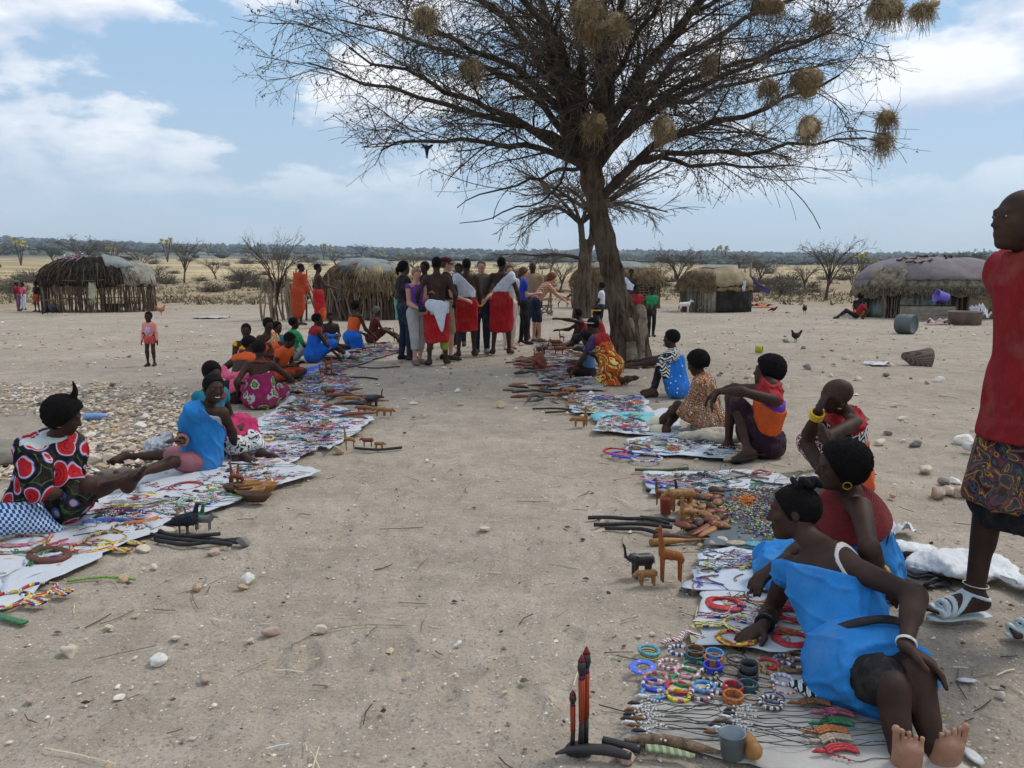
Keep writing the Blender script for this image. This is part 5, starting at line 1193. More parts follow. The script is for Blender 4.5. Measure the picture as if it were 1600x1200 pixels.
# flag pole with purple cloth
g = at(1170, 486); e = empty('cloth_pole', g, 0, label='pole hung with red and purple cloths beside the dark doorway hut', cat='pole')
obj('pole', mesh_np('pole', *tube([(0, 0, 0), (.02, 0, 1), (0, 0, 2.0)], .045, 6), STICKM), e)
def hangcloth(parent, pts, w, m, name='cloth', seed=0):
    p = resample(pts, 12); off = np.linspace(-.5, .5, 7); V = p[:, None, :]+off[None, :, None]*V3(.15, .3, 1)*w; V = V.reshape(-1, 3); V += (nz(V, 5, seed, 2)*.06)[:, None]*V3(.3, 1, .2)
    i = np.arange(11)[:, None]*7; j = np.arange(6)[None]; F = np.stack([i+j, i+j+1, i+7+j+1, i+7+j], -1).reshape(-1, 4); obj(name, mesh_np(name, V, F, m), parent)
hangcloth(e, [(0, 0, 1.45), (.35, 0, 1.0), (.85, 0, .78)], .2, mat('cloth_purple', srgb(66, 50, 96), .85, .2), seed=1)
hangcloth(e, [(-.25, 0, 1.7), (-.12, 0, 1.1), (.15, 0, .5)], .34, mat('cloth_maroon', srgb(120, 34, 60), .85, .2), seed=2); hangcloth(e, [(-.4, 0, 1.35), (-.28, 0, 1.1), (-.2, 0, .85)], .3, RAGW, seed=3)
# stick fence by the tall thorn tree
g = at(440, 502); e = empty('stick_fence', g, 0, label='row of crooked upright saplings around the tall thorn tree', cat='fence')
for i in range(22):
    x = random.uniform(-.68, .62); y = random.uniform(-.3, 1.2); stick(e, (x, y, -.05), (x+random.gauss(0, .12), y+random.gauss(0, .1), random.uniform(.9, 1.75)), m=random.choice((0, 1)), th=random.uniform(1.4, 2.4), name='sapling')
# small stick stool/cage beyond the crowd
g = at(847, 492); e = empty('stick_cage', g, .2, label='square cage of sticks on the ground behind the checked shirt', cat='cage')
for sx in (-.3, .3):
    for sy in (-.3, .3): stick(e, (sx, sy, 0), (sx, sy, .95), th=2, name='post')
for z in (.1, .35, .6, .9):
    for a, b in (((-.34, -.3), (.34, -.3)), ((-.3, -.3), (-.3, .3)), ((.3, -.3), (.3, .3)), ((-.3, .3), (.3, .3))): stick(e, (*a, z), (*b, z), th=1.6, name='rail')
stick(e, (-.3, -.33, .05), (.3, -.33, .6), th=1.4, name='brace'); stick(e, (.3, -.34, .05), (-.3, -.34, .6), th=1.4, name='brace')
# ---------------------------------------------------------------- people
BLUE = fabric('cloth_blue', srgb(44, 128, 198), scale=6); BLUED = fabric('cloth_blue_deep', srgb(24, 96, 190)); BLUES = fabric('cloth_blue_spotted', srgb(38, 112, 196), 'spots', (srgb(200, 220, 240),), 15)
ORANGE = fabric('cloth_orange', srgb(206, 88, 38)); ORANGED = fabric('robe_orange', srgb(168, 66, 34)); RED = fabric('cloth_red', srgb(148, 32, 38)); REDS = fabric('shirt_red', srgb(134, 30, 34)); REDB = fabric('sarong_red', srgb(172, 28, 34))
WHITE = fabric('cloth_white', srgb(206, 212, 224)); BLACK = fabric('cloth_black', (.012, .011, .014)); NAVY = fabric('denim_navy', srgb(32, 42, 62)); GREEN = fabric('cloth_green', srgb(40, 140, 84)); PINK = fabric('cloth_pink', srgb(214, 96, 130)); MAGENTA = fabric('cloth_magenta', srgb(178, 44, 92))
TEAL = fabric('cloth_teal', srgb(30, 110, 130)); GREYC = fabric('capri_grey', srgb(168, 168, 164)); PURPLE = fabric('tank_purple', srgb(104, 60, 160)); OLIVE = fabric('shirt_olive', srgb(98, 90, 78)); KHAKI = fabric('khaki', srgb(150, 130, 104)); CREAM = fabric('cloth_cream', srgb(210, 200, 190)); BURG = fabric('cap_burgundy', srgb(78, 20, 40)); PLUM = fabric('skirt_plum', srgb(44, 24, 36)); ROSE = fabric('shorts_rose', srgb(150, 96, 104))
YELL = fabric('cloth_yellow', srgb(232, 168, 30)); PLAID = fabric('shirt_plaid', srgb(178, 70, 48), 'plaid', (srgb(214, 190, 160),), 22); STRIPE = fabric('skirt_striped', srgb(40, 44, 46), 'stripes', (srgb(196, 200, 200),), 20)
FLORAL = fabric('dress_ringed', srgb(18, 12, 14), 'circles', (srgb(176, 30, 40), srgb(70, 20, 60), srgb(190, 170, 180), srgb(122, 14, 26), srgb(60, 80, 150), srgb(60, 96, 50)), 6.4)
FLOWERM = fabric('dress_flowered', srgb(132, 32, 76), 'flowers', (srgb(92, 140, 50), srgb(180, 170, 180), srgb(200, 90, 110), srgb(24, 50, 20)), 6.5)
KANGA = fabric('print_orange_black', srgb(24, 16, 14), 'kanga', (srgb(206, 92, 24), srgb(206, 206, 196), srgb(24, 18, 16), srgb(40, 120, 60), srgb(190, 80, 30)), 16)
KANGB = fabric('print_red_white', srgb(20, 18, 40), 'kanga', (srgb(190, 30, 36), srgb(210, 210, 214), srgb(24, 24, 46)), 12); KANGC = fabric('print_sari', srgb(178, 78, 20), 'kanga', (srgb(168, 74, 24), srgb(214, 204, 110), srgb(120, 24, 26), srgb(184, 84, 24)), 3.4)
KANGD = fabric('print_loin', srgb(52, 54, 62), 'kanga', (srgb(70, 76, 88), srgb(44, 42, 44), srgb(170, 122, 26), srgb(60, 64, 74), srgb(116, 48, 60), srgb(38, 34, 34)), 7.5); KANGE = fabric('print_red_gold', srgb(184, 18, 24), 'kanga', (srgb(190, 20, 26), srgb(216, 150, 30), srgb(170, 16, 22)), 9); CHECKB = fabric('sleeve_geometric', srgb(24, 22, 24), 'zigzag', (srgb(214, 214, 208),), 13); KANGY = fabric('print_yellow', srgb(236, 176, 24), 'kanga', (srgb(214, 60, 26), srgb(240, 226, 200), srgb(30, 24, 20)), 12)
BEADR = mat('beads_red', srgb(112, 8, 14), .8, .3, 60, .8, 130, .006, .5); BEADM = fabric('beads_mixed', srgb(206, 200, 190), 'kanga', (srgb(190, 30, 30), srgb(220, 140, 30), srgb(30, 40, 110), srgb(30, 30, 34)), 60); BEADY = mat('beads_yellow', srgb(222, 176, 26), .45, .3, 60, .6, 120, .005, .5)
BEADW = mat('beads_white', srgb(222, 220, 212), .45, .3, 60, .6, 120, .005, .5); GOLD = mat('brass', srgb(200, 160, 60), .3, .1, 5, 0, metal=.9); SANDW = mat('plastic_white', srgb(190, 202, 204), .45, .08, 5, .1); RUBB = mat('rubber_black', (.02, .02, .022), .6, .2, 9, .2); SHOEG = mat('shoe_grey', srgb(104, 96, 88), .8, .2, 12, .3)

TOP = [('chest', .016), ('belly', .018), ('yoke', .014)]
def trousers(p, m, name='trousers', t1=.96, inf=.014, **k):
    sg = [('pelvis', .014), ('thighL', inf), ('thighR', inf)]
    if t1 > 0: sg += [('shinL', inf+.004, 0, t1), ('shinR', inf+.004, 0, t1)]
    return p.wear(name, m, sg, k=.03, fold=.004, ff=26, **k)
def shorts(p, m, t=.8, name='shorts', inf=.022, **k): return p.wear(name, m, [('pelvis', .018), ('thighL', inf, 0, t), ('thighR', inf, 0, t)], k=.03, fold=.004, **k)
def tshirt(p, m, name='shirt', sl=.5, **k): return p.wear(name, m, TOP+[('pelvis', .012)]+([('uarmL', .016, 0, sl), ('uarmR', .016, 0, sl)] if sl else []), k=.03, fold=.005, ff=26, **k)
def tank(p, m, name='top', **k): return p.wear(name, m, [('chest', .014), ('belly', .016), ('pelvis', .010), ('uarmL', .006, 0, .04), ('uarmR', .006, 0, .04)], k=.03, fold=.004, **k)
def sarong(p, m, hem=.30, top=.05, w=.175, name='sarong', **k):
    J = p.J; sc = p.sc; kn = (J['knL']+J['knR'])/2; lo = V3(kn[0], kn[1], p.base[2]+hem*sc); a = J['pel']+V3(0, 0, top*sc)
    return p.wear(name, m, [('pelvis', .02), ('thighL', .03), ('thighR', .03)], [(lo, V3(.05, .02, -1)), (a+V3(0, 0, .06*sc), V3(0, 0, 1))], [('c', a, lo+V3(0, 0, -.05), .135*sc, w*sc, .06, (p.hf, 1.32))], fold=.014, ff=24, along=V3(0, 0, 1), **k)
def oneshoulder(p, m, side=1, low=0, name='shoulder_cloth', segs=None, drop=.14, **k):
    n = nrm(p.up*.75+p.rt*side*.75)
    return p.wear(name, m, segs or [('chest', .024), ('belly', .028), ('yoke', .02), ('uarmL' if side > 0 else 'uarmR', .022, 0, .3)], [(p.J['neck']-p.up*drop*p.sc, n)]+([(p.J['pel']+p.up*low, -p.up)] if low else []), fold=.011, ff=30, along=nrm(p.up-p.rt*side*.7), **k)
def shoes(p, m, name='shoe', inf=.010):
    for a in 'LR': p.wear(name, m, [('foot'+a, inf)], k=.02, fold=.001, rl=1)

def stand(u, v, H, head, label, skin='dark', vox=None, g=1.0, hs=1.0, group=None, name='person', face=None, teeth=False, **k):
    g0 = G(u, v); d = np.linalg.norm(g0-CAMP); sc = H/1.70
    p = Person(sc, g, vox or (.0115 if d < 9 else .0155 if d < 16 else .020), skin, hs); k.setdefault('anL', (-.085, -.04, .07)); k.setdefault('anR', (.085, .05, .07)); k.setdefault('kL', (-.15, 1, 0)); k.setdefault('kR', (.15, 1, 0))
    p.pose((g0[0], g0[1], 0), head, **k); p.build(name, label, 'person', group, face=(d < 8) if face is None else face, teeth=teeth); return p
STY = {'fwd': dict(pel=(0, 0, .115), anL=(-.10, .70, .07), anR=(.12, .66, .07), kL=(-.2, 0, 1), kR=(.2, 0, 1)), 'up': dict(pel=(0, 0, .115), anL=(-.09, .40, .07), anR=(.10, .42, .07), kL=(-.1, .3, 1), kR=(.1, .3, 1)),
       'cross': dict(pel=(0, 0, .115), anL=(.13, .32, .07), anR=(-.12, .24, .07), kL=(-1, .3, .25), kR=(1, .3, .25), toes=(0, 1, 0)), 'kneel': dict(pel=(0, -.02, .26), anL=(-.10, -.22, .06), anR=(.10, -.22, .06), kL=(0, 1, .1), kR=(0, 1, .1), toes=(0, -1, 0)),
       'sideL': dict(pel=(0, 0, .13), anL=(-.52, .12, .06), anR=(-.40, .30, .06), kL=(.2, 1, .15), kR=(.3, 1, .15), toes=(-1, 0, 0)), 'sideR': dict(pel=(0, 0, .13), anR=(.52, .12, .06), anL=(.40, .30, .06), kR=(-.2, 1, .15), kL=(-.3, 1, .15), toes=(1, 0, 0))}
def sit(u, v, H, head, style, label, skin='dark', vox=None, g=1.0, hs=1.0, group=None, face=None, soles=False, **k):
    g0 = G(u, v); d = np.linalg.norm(g0-CAMP); sc = H/1.70; p = Person(sc, g, vox or (.0115 if d < 8 else .0145 if d < 13 else .018), skin, hs)
    q = dict(STY[style]); q.update(k); q.setdefault('lean', 6); q.setdefault('wrL', (-.16, .38, .32)); q.setdefault('wrR', (.16, .36, .30))
    p.pose((g0[0], g0[1], 0), head, **q); p.build('person', label, 'person', group, face=(d < 7) if face is None else face, soles=soles); return p
def px(sc=1.0, g=1.0, vox=.009, skin='dark', hs=1.0, **k): return Person(sc, g, vox, skin, hs).from_px(**k)
def fixarm(p, a, wr, pole): p.J['el'+a], p.J['wr'+a] = ik(p.J['sh'+a], np.asarray(wr, float), p.L['ua'], p.L['fa'], pole)
def lap(p, m, a=.03, t=.9, name='skirt', shin=0, extra=None, **k):
    sg = [('pelvis', .03), ('thighL', a, 0, t), ('thighR', a, 0, t)]+([('shinL', a, 0, shin), ('shinR', a, 0, shin)] if shin else [])
    J = p.J; mid = (J['knL']+J['knR'])/2; ex = [('c', J['pel'], J['pel']+(mid-J['pel'])*t*.9, .09*p.sc, .06*p.sc, .08)]
    return p.wear(name, m, sg, extra=ex+(extra or []), k=.07, fold=k.pop('fold', .010), **k)

# --- woman in the blue wrap, nearest
def woman_front():
    p = Person(1.0, .97, .0048, 'dark'); J = p.J; p.L['th'] = .30; p.L['sh'] = .29; p.fscale = .9
    p.from_px(pel=(1348, 1040), Y=2.7, neck=(1280, 855, 'f'), head=(1240, 800, 'f'), shL=(1325, 885, 'n'), shR=(1232, 888, 'f'), elL=(1368, 985, 'n'), wrL=(1392, 1050, 'n'), elR=(1222, 960, 'f'), wrR=(1190, 1000, 'f'),
              hipL=(-1, -.35, 0), knL=(1428, 1078, 'n'), knR=(1385, 1105, 'n'), anL=(1458, 1196, 'n'), anR=(1414, 1205, 'n'), toeL=(1462, 1128, 'f'), toeR=(1416, 1120, 'f'), look=(-.93, .36, -.12))
    for a, q, t in (('L', P(1465, 1202, 2.27), (.06, .03, 1)), ('R', P(1411, 1208, 2.25), (-.03, .03, 1))): J['kn'+a], J['an'+a] = ik(J['hip'+a], q, p.L['th'], p.L['sh'], V3(.7, 0, .7)); J['toe'+a] = J['an'+a]+nrm(t)*.17
    J['knL'] = G(1434, 1054, .20); J['knR'] = G(1394, 1074, .18)
    w = G(1192, 1004); w[2] = .075; fixarm(p, 'R', w, V3(.5, .8, .2))
    p.handdir['R'] = (V3(-.75, -.35, -.25), V3(0, 0, -1)); kn = J['knL']; fixarm(p, 'L', kn+V3(-.035, .02, .085), V3(.55, -.6, .1)); p.handdir['L'] = (V3(.72, -.45, -.42), V3(-.25, -.25, -1)); p.handcurl = .42
    p.build('person', 'nearest woman in a bright blue one shoulder wrap and black shorts, leaning on one hand', soles=True)
    p.hair('crop', vol=.008, seed=2); b = p.base
    n = nrm(p.up*.8+p.rt*-.62)
    p.wear('blue_wrap', BLUE, [('chest', .020), ('belly', .024), ('bust', .018), ('yoke', .012), ('uarmR', .02, 0, .12)], [(J['neck']-p.up*.075+p.rt*.05, n), (J['pel']+p.up*.03, -p.up)], [('c', J['pel']+p.up*.10, J['neck']-p.up*.2, .142, .125, .08)], fold=.009, ff=30, along=nrm(p.up+p.rt*.8), vox=.007, k=.05)
    kn = (J['knL']+J['knR'])/2
    p.wear('blue_skirt', BLUE, [('pelvis', .026), ('belly', .026), ('thighL', .032, 0, .8), ('thighR', .036, 0, .76)], [(J['pel']+p.up*.12, p.up), (J['pel']+(kn-J['pel'])*.74, kn-J['pel'])], [('c', J['pel']+p.up*.08, J['pel'], .145, .15, .08), ('c', J['pel']-p.up*.02, J['pel']+(kn-J['pel'])*.55-V3(0, 0, .03), .125, .11, .1), ('c', J['hipR']-V3(0, 0, .02), J['hipR']+V3(-.06, -.05, -.06), .09, .06, .08)], fold=.009, ff=24, along=nrm(V3(1, -.3, .2)), vox=.007, k=.08)
    p.wear('black_shorts', BLACK, [('thighL', .022, .15, .80), ('thighR', .024, .15, .84)], fold=.005, vox=.008, k=.03)
    c = J['pel']+p.up*.075; V, Q = ring((0, 0, 0), 1, .0, 40, 4); th = np.arange(40)*2*math.pi/40; pr = [(math.cos(t)*.196, math.sin(t)*.166) for t in th]
    V = np.array([(x*s_, y*s_, z) for (x, y) in pr for (s_, z) in ((1.0, -.014), (1.05, -.014), (1.05, .014), (1.0, .014))]); i = np.arange(40)[:, None]; j = np.arange(4)[None]; Q = np.stack([i*4+j, ((i+1) % 40)*4+j, ((i+1) % 40)*4+(j+1) % 4, i*4+(j+1) % 4], -1).reshape(-1, 4)
    M = np.stack([p.rt, p.fw, p.up]).T; p.part('belt', (V@M.T+c, Q), RUBB)
    # pale strap over the bare shoulder
    F = Field(.0045); c = J['neck']-p.rt*.118
    for q in ('yoke', 'chest', 'uarmL'): p.seg(F, q, .0065, .02, 0, .15 if q == 'uarmL' else 1)
    F.cuts = [(c+p.rt*.0075, p.rt), (c-p.rt*.0075, -p.rt), (c-p.up*.25, -p.up)]; V, Q = F.mesh(); p.part('strap', (relax(V, Q, 1), Q), CREAM)
    # hair band: black twisted scrunchie edged in white
    C = J['head']; hc = C+p.hup*.112-p.lf*.06; M = np.stack([p.hrt, p.lf, p.hup]).T; th = np.linspace(0, 2*math.pi, 40)[:-1]
    o = p.part('bun', Field(.008).ell(hc+p.hup*.005-p.lf*.01, (.034, .034, .028)).mesh(), HAIRM)
    loop = np.stack([np.cos(th)*.052*(1+.25*np.sin(3*th)), np.sin(th)*.042*(1+.22*np.cos(4*th)), .012*np.sin(5*th)+.01], -1)@M.T+hc
    p.part('hair_band', tube(np.r_[loop, loop[:1]], .016, 8, False), BLACK); p.part('band_edge', tube(np.r_[loop, loop[:1]]+p.hup*.016, .0035, 5, False), CREAM)
    p.bangle('farmL', .93, .031, .0022, BEADW, 'wire_bracelet', 3); p.bangle('farmL', .45, .036, .0016, SANDW, 'string_bracelet'); p.bangle('farmR', .86, .033, .0085, BLACK, 'black_bracelet', 2); p.bangle('farmR', .86, .038, .0022, BEADW, 'white_beads', 3)
    for a in 'LR':    # finger nails
        pass
    return p
W1 = woman_front()

def woman_collar():
    p = px(1.0, .95, .008, pel=(1342, 893), Y=3.62, neck=(1326, 768, 'n'), head=(1315, 728, 'n'), shL=(1345, 795, 'n'), shR=(1308, 785, 'f'), elL=(1358, 858, 'n'), wrL=(1378, 905, 'f'), elR=(1262, 850, 'n'), wrR=(1208, 886, 'n'), hipL=(.2, 1, 0), knL=(1215, 890, 'f'), knR=(1210, 898, 'n'), anL=(1320, 905, 'f'), anR=(1290, 915, 'n'), look=(-1, .25, -.1))
    p.handdir['R'] = (V3(-.8, -.5, -.4), V3(0, 0, -1)); p.handdir['L'] = (V3(.4, .2, -.4), V3(0, 0, -1))
    p.build('person', 'woman in blue with thick stack of red bead strands, sitting behind the nearest woman'); p.hair('nape', vol=.020, seed=5)
    p.wear('blue_dress', BLUE, [('chest', .024), ('belly', .034), ('pelvis', .045), ('yoke', .012), ('thighL', .05), ('thighR', .05), ('shinL', .03, 0, .5), ('shinR', .03, 0, .5)], [(p.J['neck']-p.up*.10, p.up)], [('c', p.J['pel']+p.up*.1, p.J['pel']+V3(.05, .05, -.02), .15, .17, .1)], fold=.014, ff=26, vox=.009, k=.07)
    p.collar(BEADR, .058, .205, .15, 14, lift=.015, ell=.80)
    for i in range(9):
        a = p.J['shR']+V3(-.02-.01*i, -.12+.02*i, .02); p.part('bead_strand', tube(resample([p.J['neck']-p.rt*.0+V3(-.05, -.05+.01*i, .0), a+V3(-.03, 0, -.02), a+V3(.02, 0, -.16-.008*i)], 8), .0032, 5, False), BEADR)
    p.part('hanging_strand', tube(resample([p.J['neck']+V3(.16, 0, -.06), p.J['neck']+V3(.2, 0, -.18), p.J['neck']+V3(.17, 0, -.3)], 8), .003, 5, False), BEADR)
    V, Q = ring((0, 0, 0), .017, .003, 18, 5); M = np.stack([p.lf, p.hup, p.hrt]).T; p.part('earring', (V@M.T+p.J['head']-p.hup*.055-p.hrt*.078-p.lf*.01, Q), GOLD); p.bangle('farmL', .85, .034, .009, BEADY, 'bead_cuff', 3)
    return p
woman_collar()
def elder_bald():
    p = px(1.05, .92, .0095, pel=(1328, 742), Y=5.45, neck=(1322, 645, 'n'), head=(1307, 618, 'n'), shL=(1336, 662, 'n'), shR=(1302, 652, 'f'), elL=(1290, 684, 'n'), wrL=(1284, 668, 'n'), elR=(1262, 680, 'n'), wrR=(1280, 640, 'n'), hipL=(.4, 1, 0), knL=(1262, 692, 'n'), knR=(1256, 688, 'f'), anL=(1295, 758, 'n'), anR=(1285, 752, 'f'), look=(-.95, .35, -.25))
    p.handdir['R'] = (nrm(p.J['head']+V3(-.06, 0, .04)-p.J['wrR']), V3(.8, .3, 0)); p.handdir['L'] = (V3(.3, -.2, -.9), V3(.9, 0, 0)); p.handcurl = .6
    p.build('person', 'bald person with red neck wrap and orange cloth, resting the head on one hand'); 
    p.wear('orange_wrap', ORANGE, [('belly', .03), ('chest', .022), ('pelvis', .035), ('thighL', .03, 0, .25)], [(p.J['neck']-p.up*.21, p.up)], [('c', p.J['pel']+p.up*.1, p.J['pel']-p.up*.02, .14, .16, .08)], fold=.014, ff=30); p.wear('print_skirt', KANGB, [('thighL', .034, .15, .85), ('thighR', .034, .15, .9)], fold=.006, k=.06)
    p.wear('print_top', CHECKB, [('chest', .018), ('yoke', .014)], [(p.J['neck']-p.up*.26, -p.up), (p.J['neck']-p.up*.02, p.up)]); p.wear('red_scarf', RED, [('yoke', .035), ('neck', .03)], [(p.J['neck']-p.up*.10, -p.up), (p.J['neck']+p.up*.02, p.up)], fold=.012, along=p.rt, ff=50)
    V, Q = ring((0, 0, 0), .012, .003, 14, 5); p.part('earring', (V+p.J['head']-p.hup*.06-p.hrt*.078, Q), GOLD); p.bangle('farmR', .8, .038, .008, BEADY, 'bead_cuff', 4)
elder_bald()
def tank_orange():
    p = px(1.05, .92, .0095, pel=(1195, 693), Y=6.5, neck=(1207, 601, 'n'), head=(1199, 580, 'f'), shL=(1210, 626, 'n'), shR=(1190, 608, 'f'), elL=(1160, 612, 'n'), wrL=(1122, 612, 'f'), elR=(1150, 606, 'f'), wrR=(1118, 612, 'f'), hipL=(.3, 1, 0), knL=(1140, 612, 'n'), knR=(1132, 610, 'f'), anL=(1168, 704, 'n'), anR=(1138, 700, 'f'), toeL=(1140, 712, 'n'), toeR=(1112, 704, 'n'), look=(-.8, .6, 0))
    p.handdir['L'] = (V3(-.55, -.15, -.85), V3(0, -.3, -1)); p.handdir['R'] = (V3(-.7, 0, -.7), V3(0, -.3, -1)); p.build('person', 'person in an orange vest with red scarf, arms stretched over raised knees'); p.hair('afro', vol=.03, seed=8)
    p.wear('orange_vest', ORANGE, [('chest', .022), ('belly', .03), ('pelvis', .018)], [(p.J['neck']-p.up*.17, p.up*.9-p.fw*.3)], fold=.011); p.wear('purple_vest', PURPLE, [('chest', .017)], [(p.J['neck']-p.up*.13, p.up)], fold=.004)
    lap(p, PLUM, .028, .86, extra=[('c', p.J['pel'], (p.J['knL']+p.J['knR'])/2*.35+p.J['pel']*.65-V3(0, 0, .02), .15, .12, .08)]); p.wear('red_scarf', RED, [('yoke', .022), ('neck', .02)], [(p.J['neck']-p.up*.11, -p.up), (p.J['neck']+p.up*.03, p.up)], fold=.01, along=p.rt, ff=46)
    p.wear('sandal', RUBB, [('footL', .006)], [(p.J['anL']-V3(0, 0, .035), V3(0, 0, 1))], fold=0)
tank_orange()
def print_dress():
    p = sit(1112, 678, 1.45, 60, 'cross', 'child in an orange and black print dress with white sandals, legs crossed', vox=.010, hs=1.12, lean=14, wrL=(-.1, .45, .2), wrR=(.22, .42, .25), anL=(-.05, .55, .12), anR=(-.3, .42, .07), look=(.1, 1, -.35), nod=20, kL=(-.8, .3, .8), kR=(.8, .5, .5)); p.hair('afro', vol=.022, seed=4)
    p.wear('print_dress', KANGA, [('chest', .024), ('belly', .034), ('yoke', .018), ('pelvis', .05), ('uarmL', .03, 0, .75), ('uarmR', .03, 0, .75), ('thighL', .04, 0, .8), ('thighR', .04, 0, .8)], fold=.012, k=.06)
    for a in 'LR': p.wear('sandal', mat('sandal_cream', srgb(212, 204, 180), .6, .1), [('foot'+a, .006)], [(p.J['an'+a]+nrm(p.J['toe'+a]-p.J['an'+a])*.02, -nrm(p.J['toe'+a]-p.J['an'+a]))], fold=0)
print_dress()
def spotted():
    p = sit(1058, 620, 1.55, 75, 'up', 'child in a blue dress with white spots, hands over the knees beside the trunk', vox=.011, hs=1.05, lean=8, wrL=(-.08, .62, .42), wrR=(.1, .66, .44), look=(.2, 1, -.1), anL=(-.1, .30, .07), anR=(.12, .34, .07)); p.hair('crop', vol=.012)
    p.wear('spotted_dress', BLUES, [('chest', .03), ('belly', .045), ('pelvis', .055), ('yoke', .016), ('thighL', .03, 0, .4)], [(p.J['neck']-p.up*.09, p.up+p.fw*.3)], fold=.012); p.wear('print_sleeves', CHECKB, [('yoke', .018), ('uarmL', .024, 0, .45), ('uarmR', .024, 0, .45)], [(p.J['neck']-p.up*.12, -p.up)]); shorts(p, CHECKB, .98, 'print_trousers', .02); p.wear('dark_leggings', BLACK, [('shinL', .008, .05, .8), ('shinR', .008, .05, .8)])
spotted()
def sari():
    p = sit(955, 600, 1.6, 55, 'kneel', 'woman in an orange and yellow printed wrap with red shawl, hand on the ground', vox=.0148, lean=30, wrL=(-.25, .55, .10), wrR=(.05, .5, .45), look=(.1, 1, -.5), nod=20); p.hair('crop', vol=.01)
    p.wear('print_wrap', KANGC, [('chest', .03), ('belly', .045), ('pelvis', .06), ('thighL', .05), ('thighR', .05), ('shinL', .05, 0, .8), ('shinR', .05, 0, .8)], [(p.J['neck']-p.up*.13, p.up)], fold=.016, ff=22); p.wear('red_shawl', RED, [('yoke', .03), ('chest', .026)], [(p.J['neck']-p.up*.15, -p.up), (p.J['neck']+p.up*.01, p.up)], fold=.012); p.wear('purple_sleeve', fabric('sleeve_purple', srgb(60, 40, 90)), [('uarmL', .018, 0, .6), ('uarmR', .018, 0, .6)]); p.bangle('farmL', .85, .036, .01, BEADR, 'bead_cuff', 2); p.bangle('uarmL', .62, .05, .006, BEADY, 'arm_ring')
    V, Q = ring((0, 0, 0), .095, .006, 24, 5); p.part('headband', (V+p.J['head']+p.hup*.04, Q), BEADW)
sari()
p = sit(922, 590, 1.2, 70, 'cross', 'small child in pale blue and pink sitting against the woman in the printed wrap', hs=1.15, vox=.014, look=(0, 1, -.3)); p.hair('crop'); tshirt(p, fabric('cloth_pale_blue', srgb(80, 120, 160))); shorts(p, BLACK, .9)
p = sit(922, 540, 1.6, 95, 'up', 'woman in red leaning forward with one arm stretched over the goods', lean=28, wrL=(-.1, .78, .62), wrR=(.1, .7, .35), look=(0, 1, 0)); p.hair('crop'); p.wear('red_dress', RED, [('chest', .025), ('belly', .03), ('pelvis', .04), ('thighL', .03, 0, .7), ('thighR', .03, 0, .7), ('yoke', .012)], [(p.J['neck']-p.up*.05, p.up)])
p = sit(940, 545, 1.6, 80, 'fwd', 'woman with a yellow bead headband seated against the big trunk', lean=10, wrL=(-.1, .5, .3)); p.hair('crop'); oneshoulder(p, RED); lap(p, PLUM, .035, 1, shin=.5); V, Q = ring((0, 0, 0), .092, .011, 24, 6); p.part('headband', (V+p.J['head']+p.hup*.045, Q), BEADY); p.bangle('uarmL', .7, .05, .006, BEADW, 'arm_ring')
p = sit(945, 572, 1.55, 75, 'up', 'dark haired child in a beaded red top beside the trunk', lean=22, look=(.1, 1, -.4)); p.hair('crop', vol=.015); tshirt(p, KANGB, sl=.3); lap(p, PLUM, .03, .9)
p = stand(939, 522, 1.3, 80, 'child in a white and grey top leaning out from behind the trunk', hs=1.1, wrL=(-.1, .3, .75)); p.hair('crop'); tshirt(p, WHITE); shorts(p, NAVY)
p = stand(985, 500, 1.7, 160, 'person with a white shawl standing half hidden behind the big trunk'); p.hair('crop'); oneshoulder(p, WHITE, -1); sarong(p, fabric('cloth_purple_dark', srgb(48, 34, 66)), .25)
p = stand(993, 531, 1.25, 200, 'small child in a red top beside the stump of the trunk', hs=1.15, wrR=(.2, .3, .85)); p.hair('crop'); tshirt(p, RED); shorts(p, NAVY)
p = stand(1017, 526, 1.2, 185, 'child in a green T shirt and black trousers standing right of the trunk', hs=1.14, wrL=(-.02, .2, .78), wrR=(.03, .19, .8), look=(.25, 1, -.1)); p.hair('crop'); tshirt(p, GREEN, sl=.8); trousers(p, BLACK)

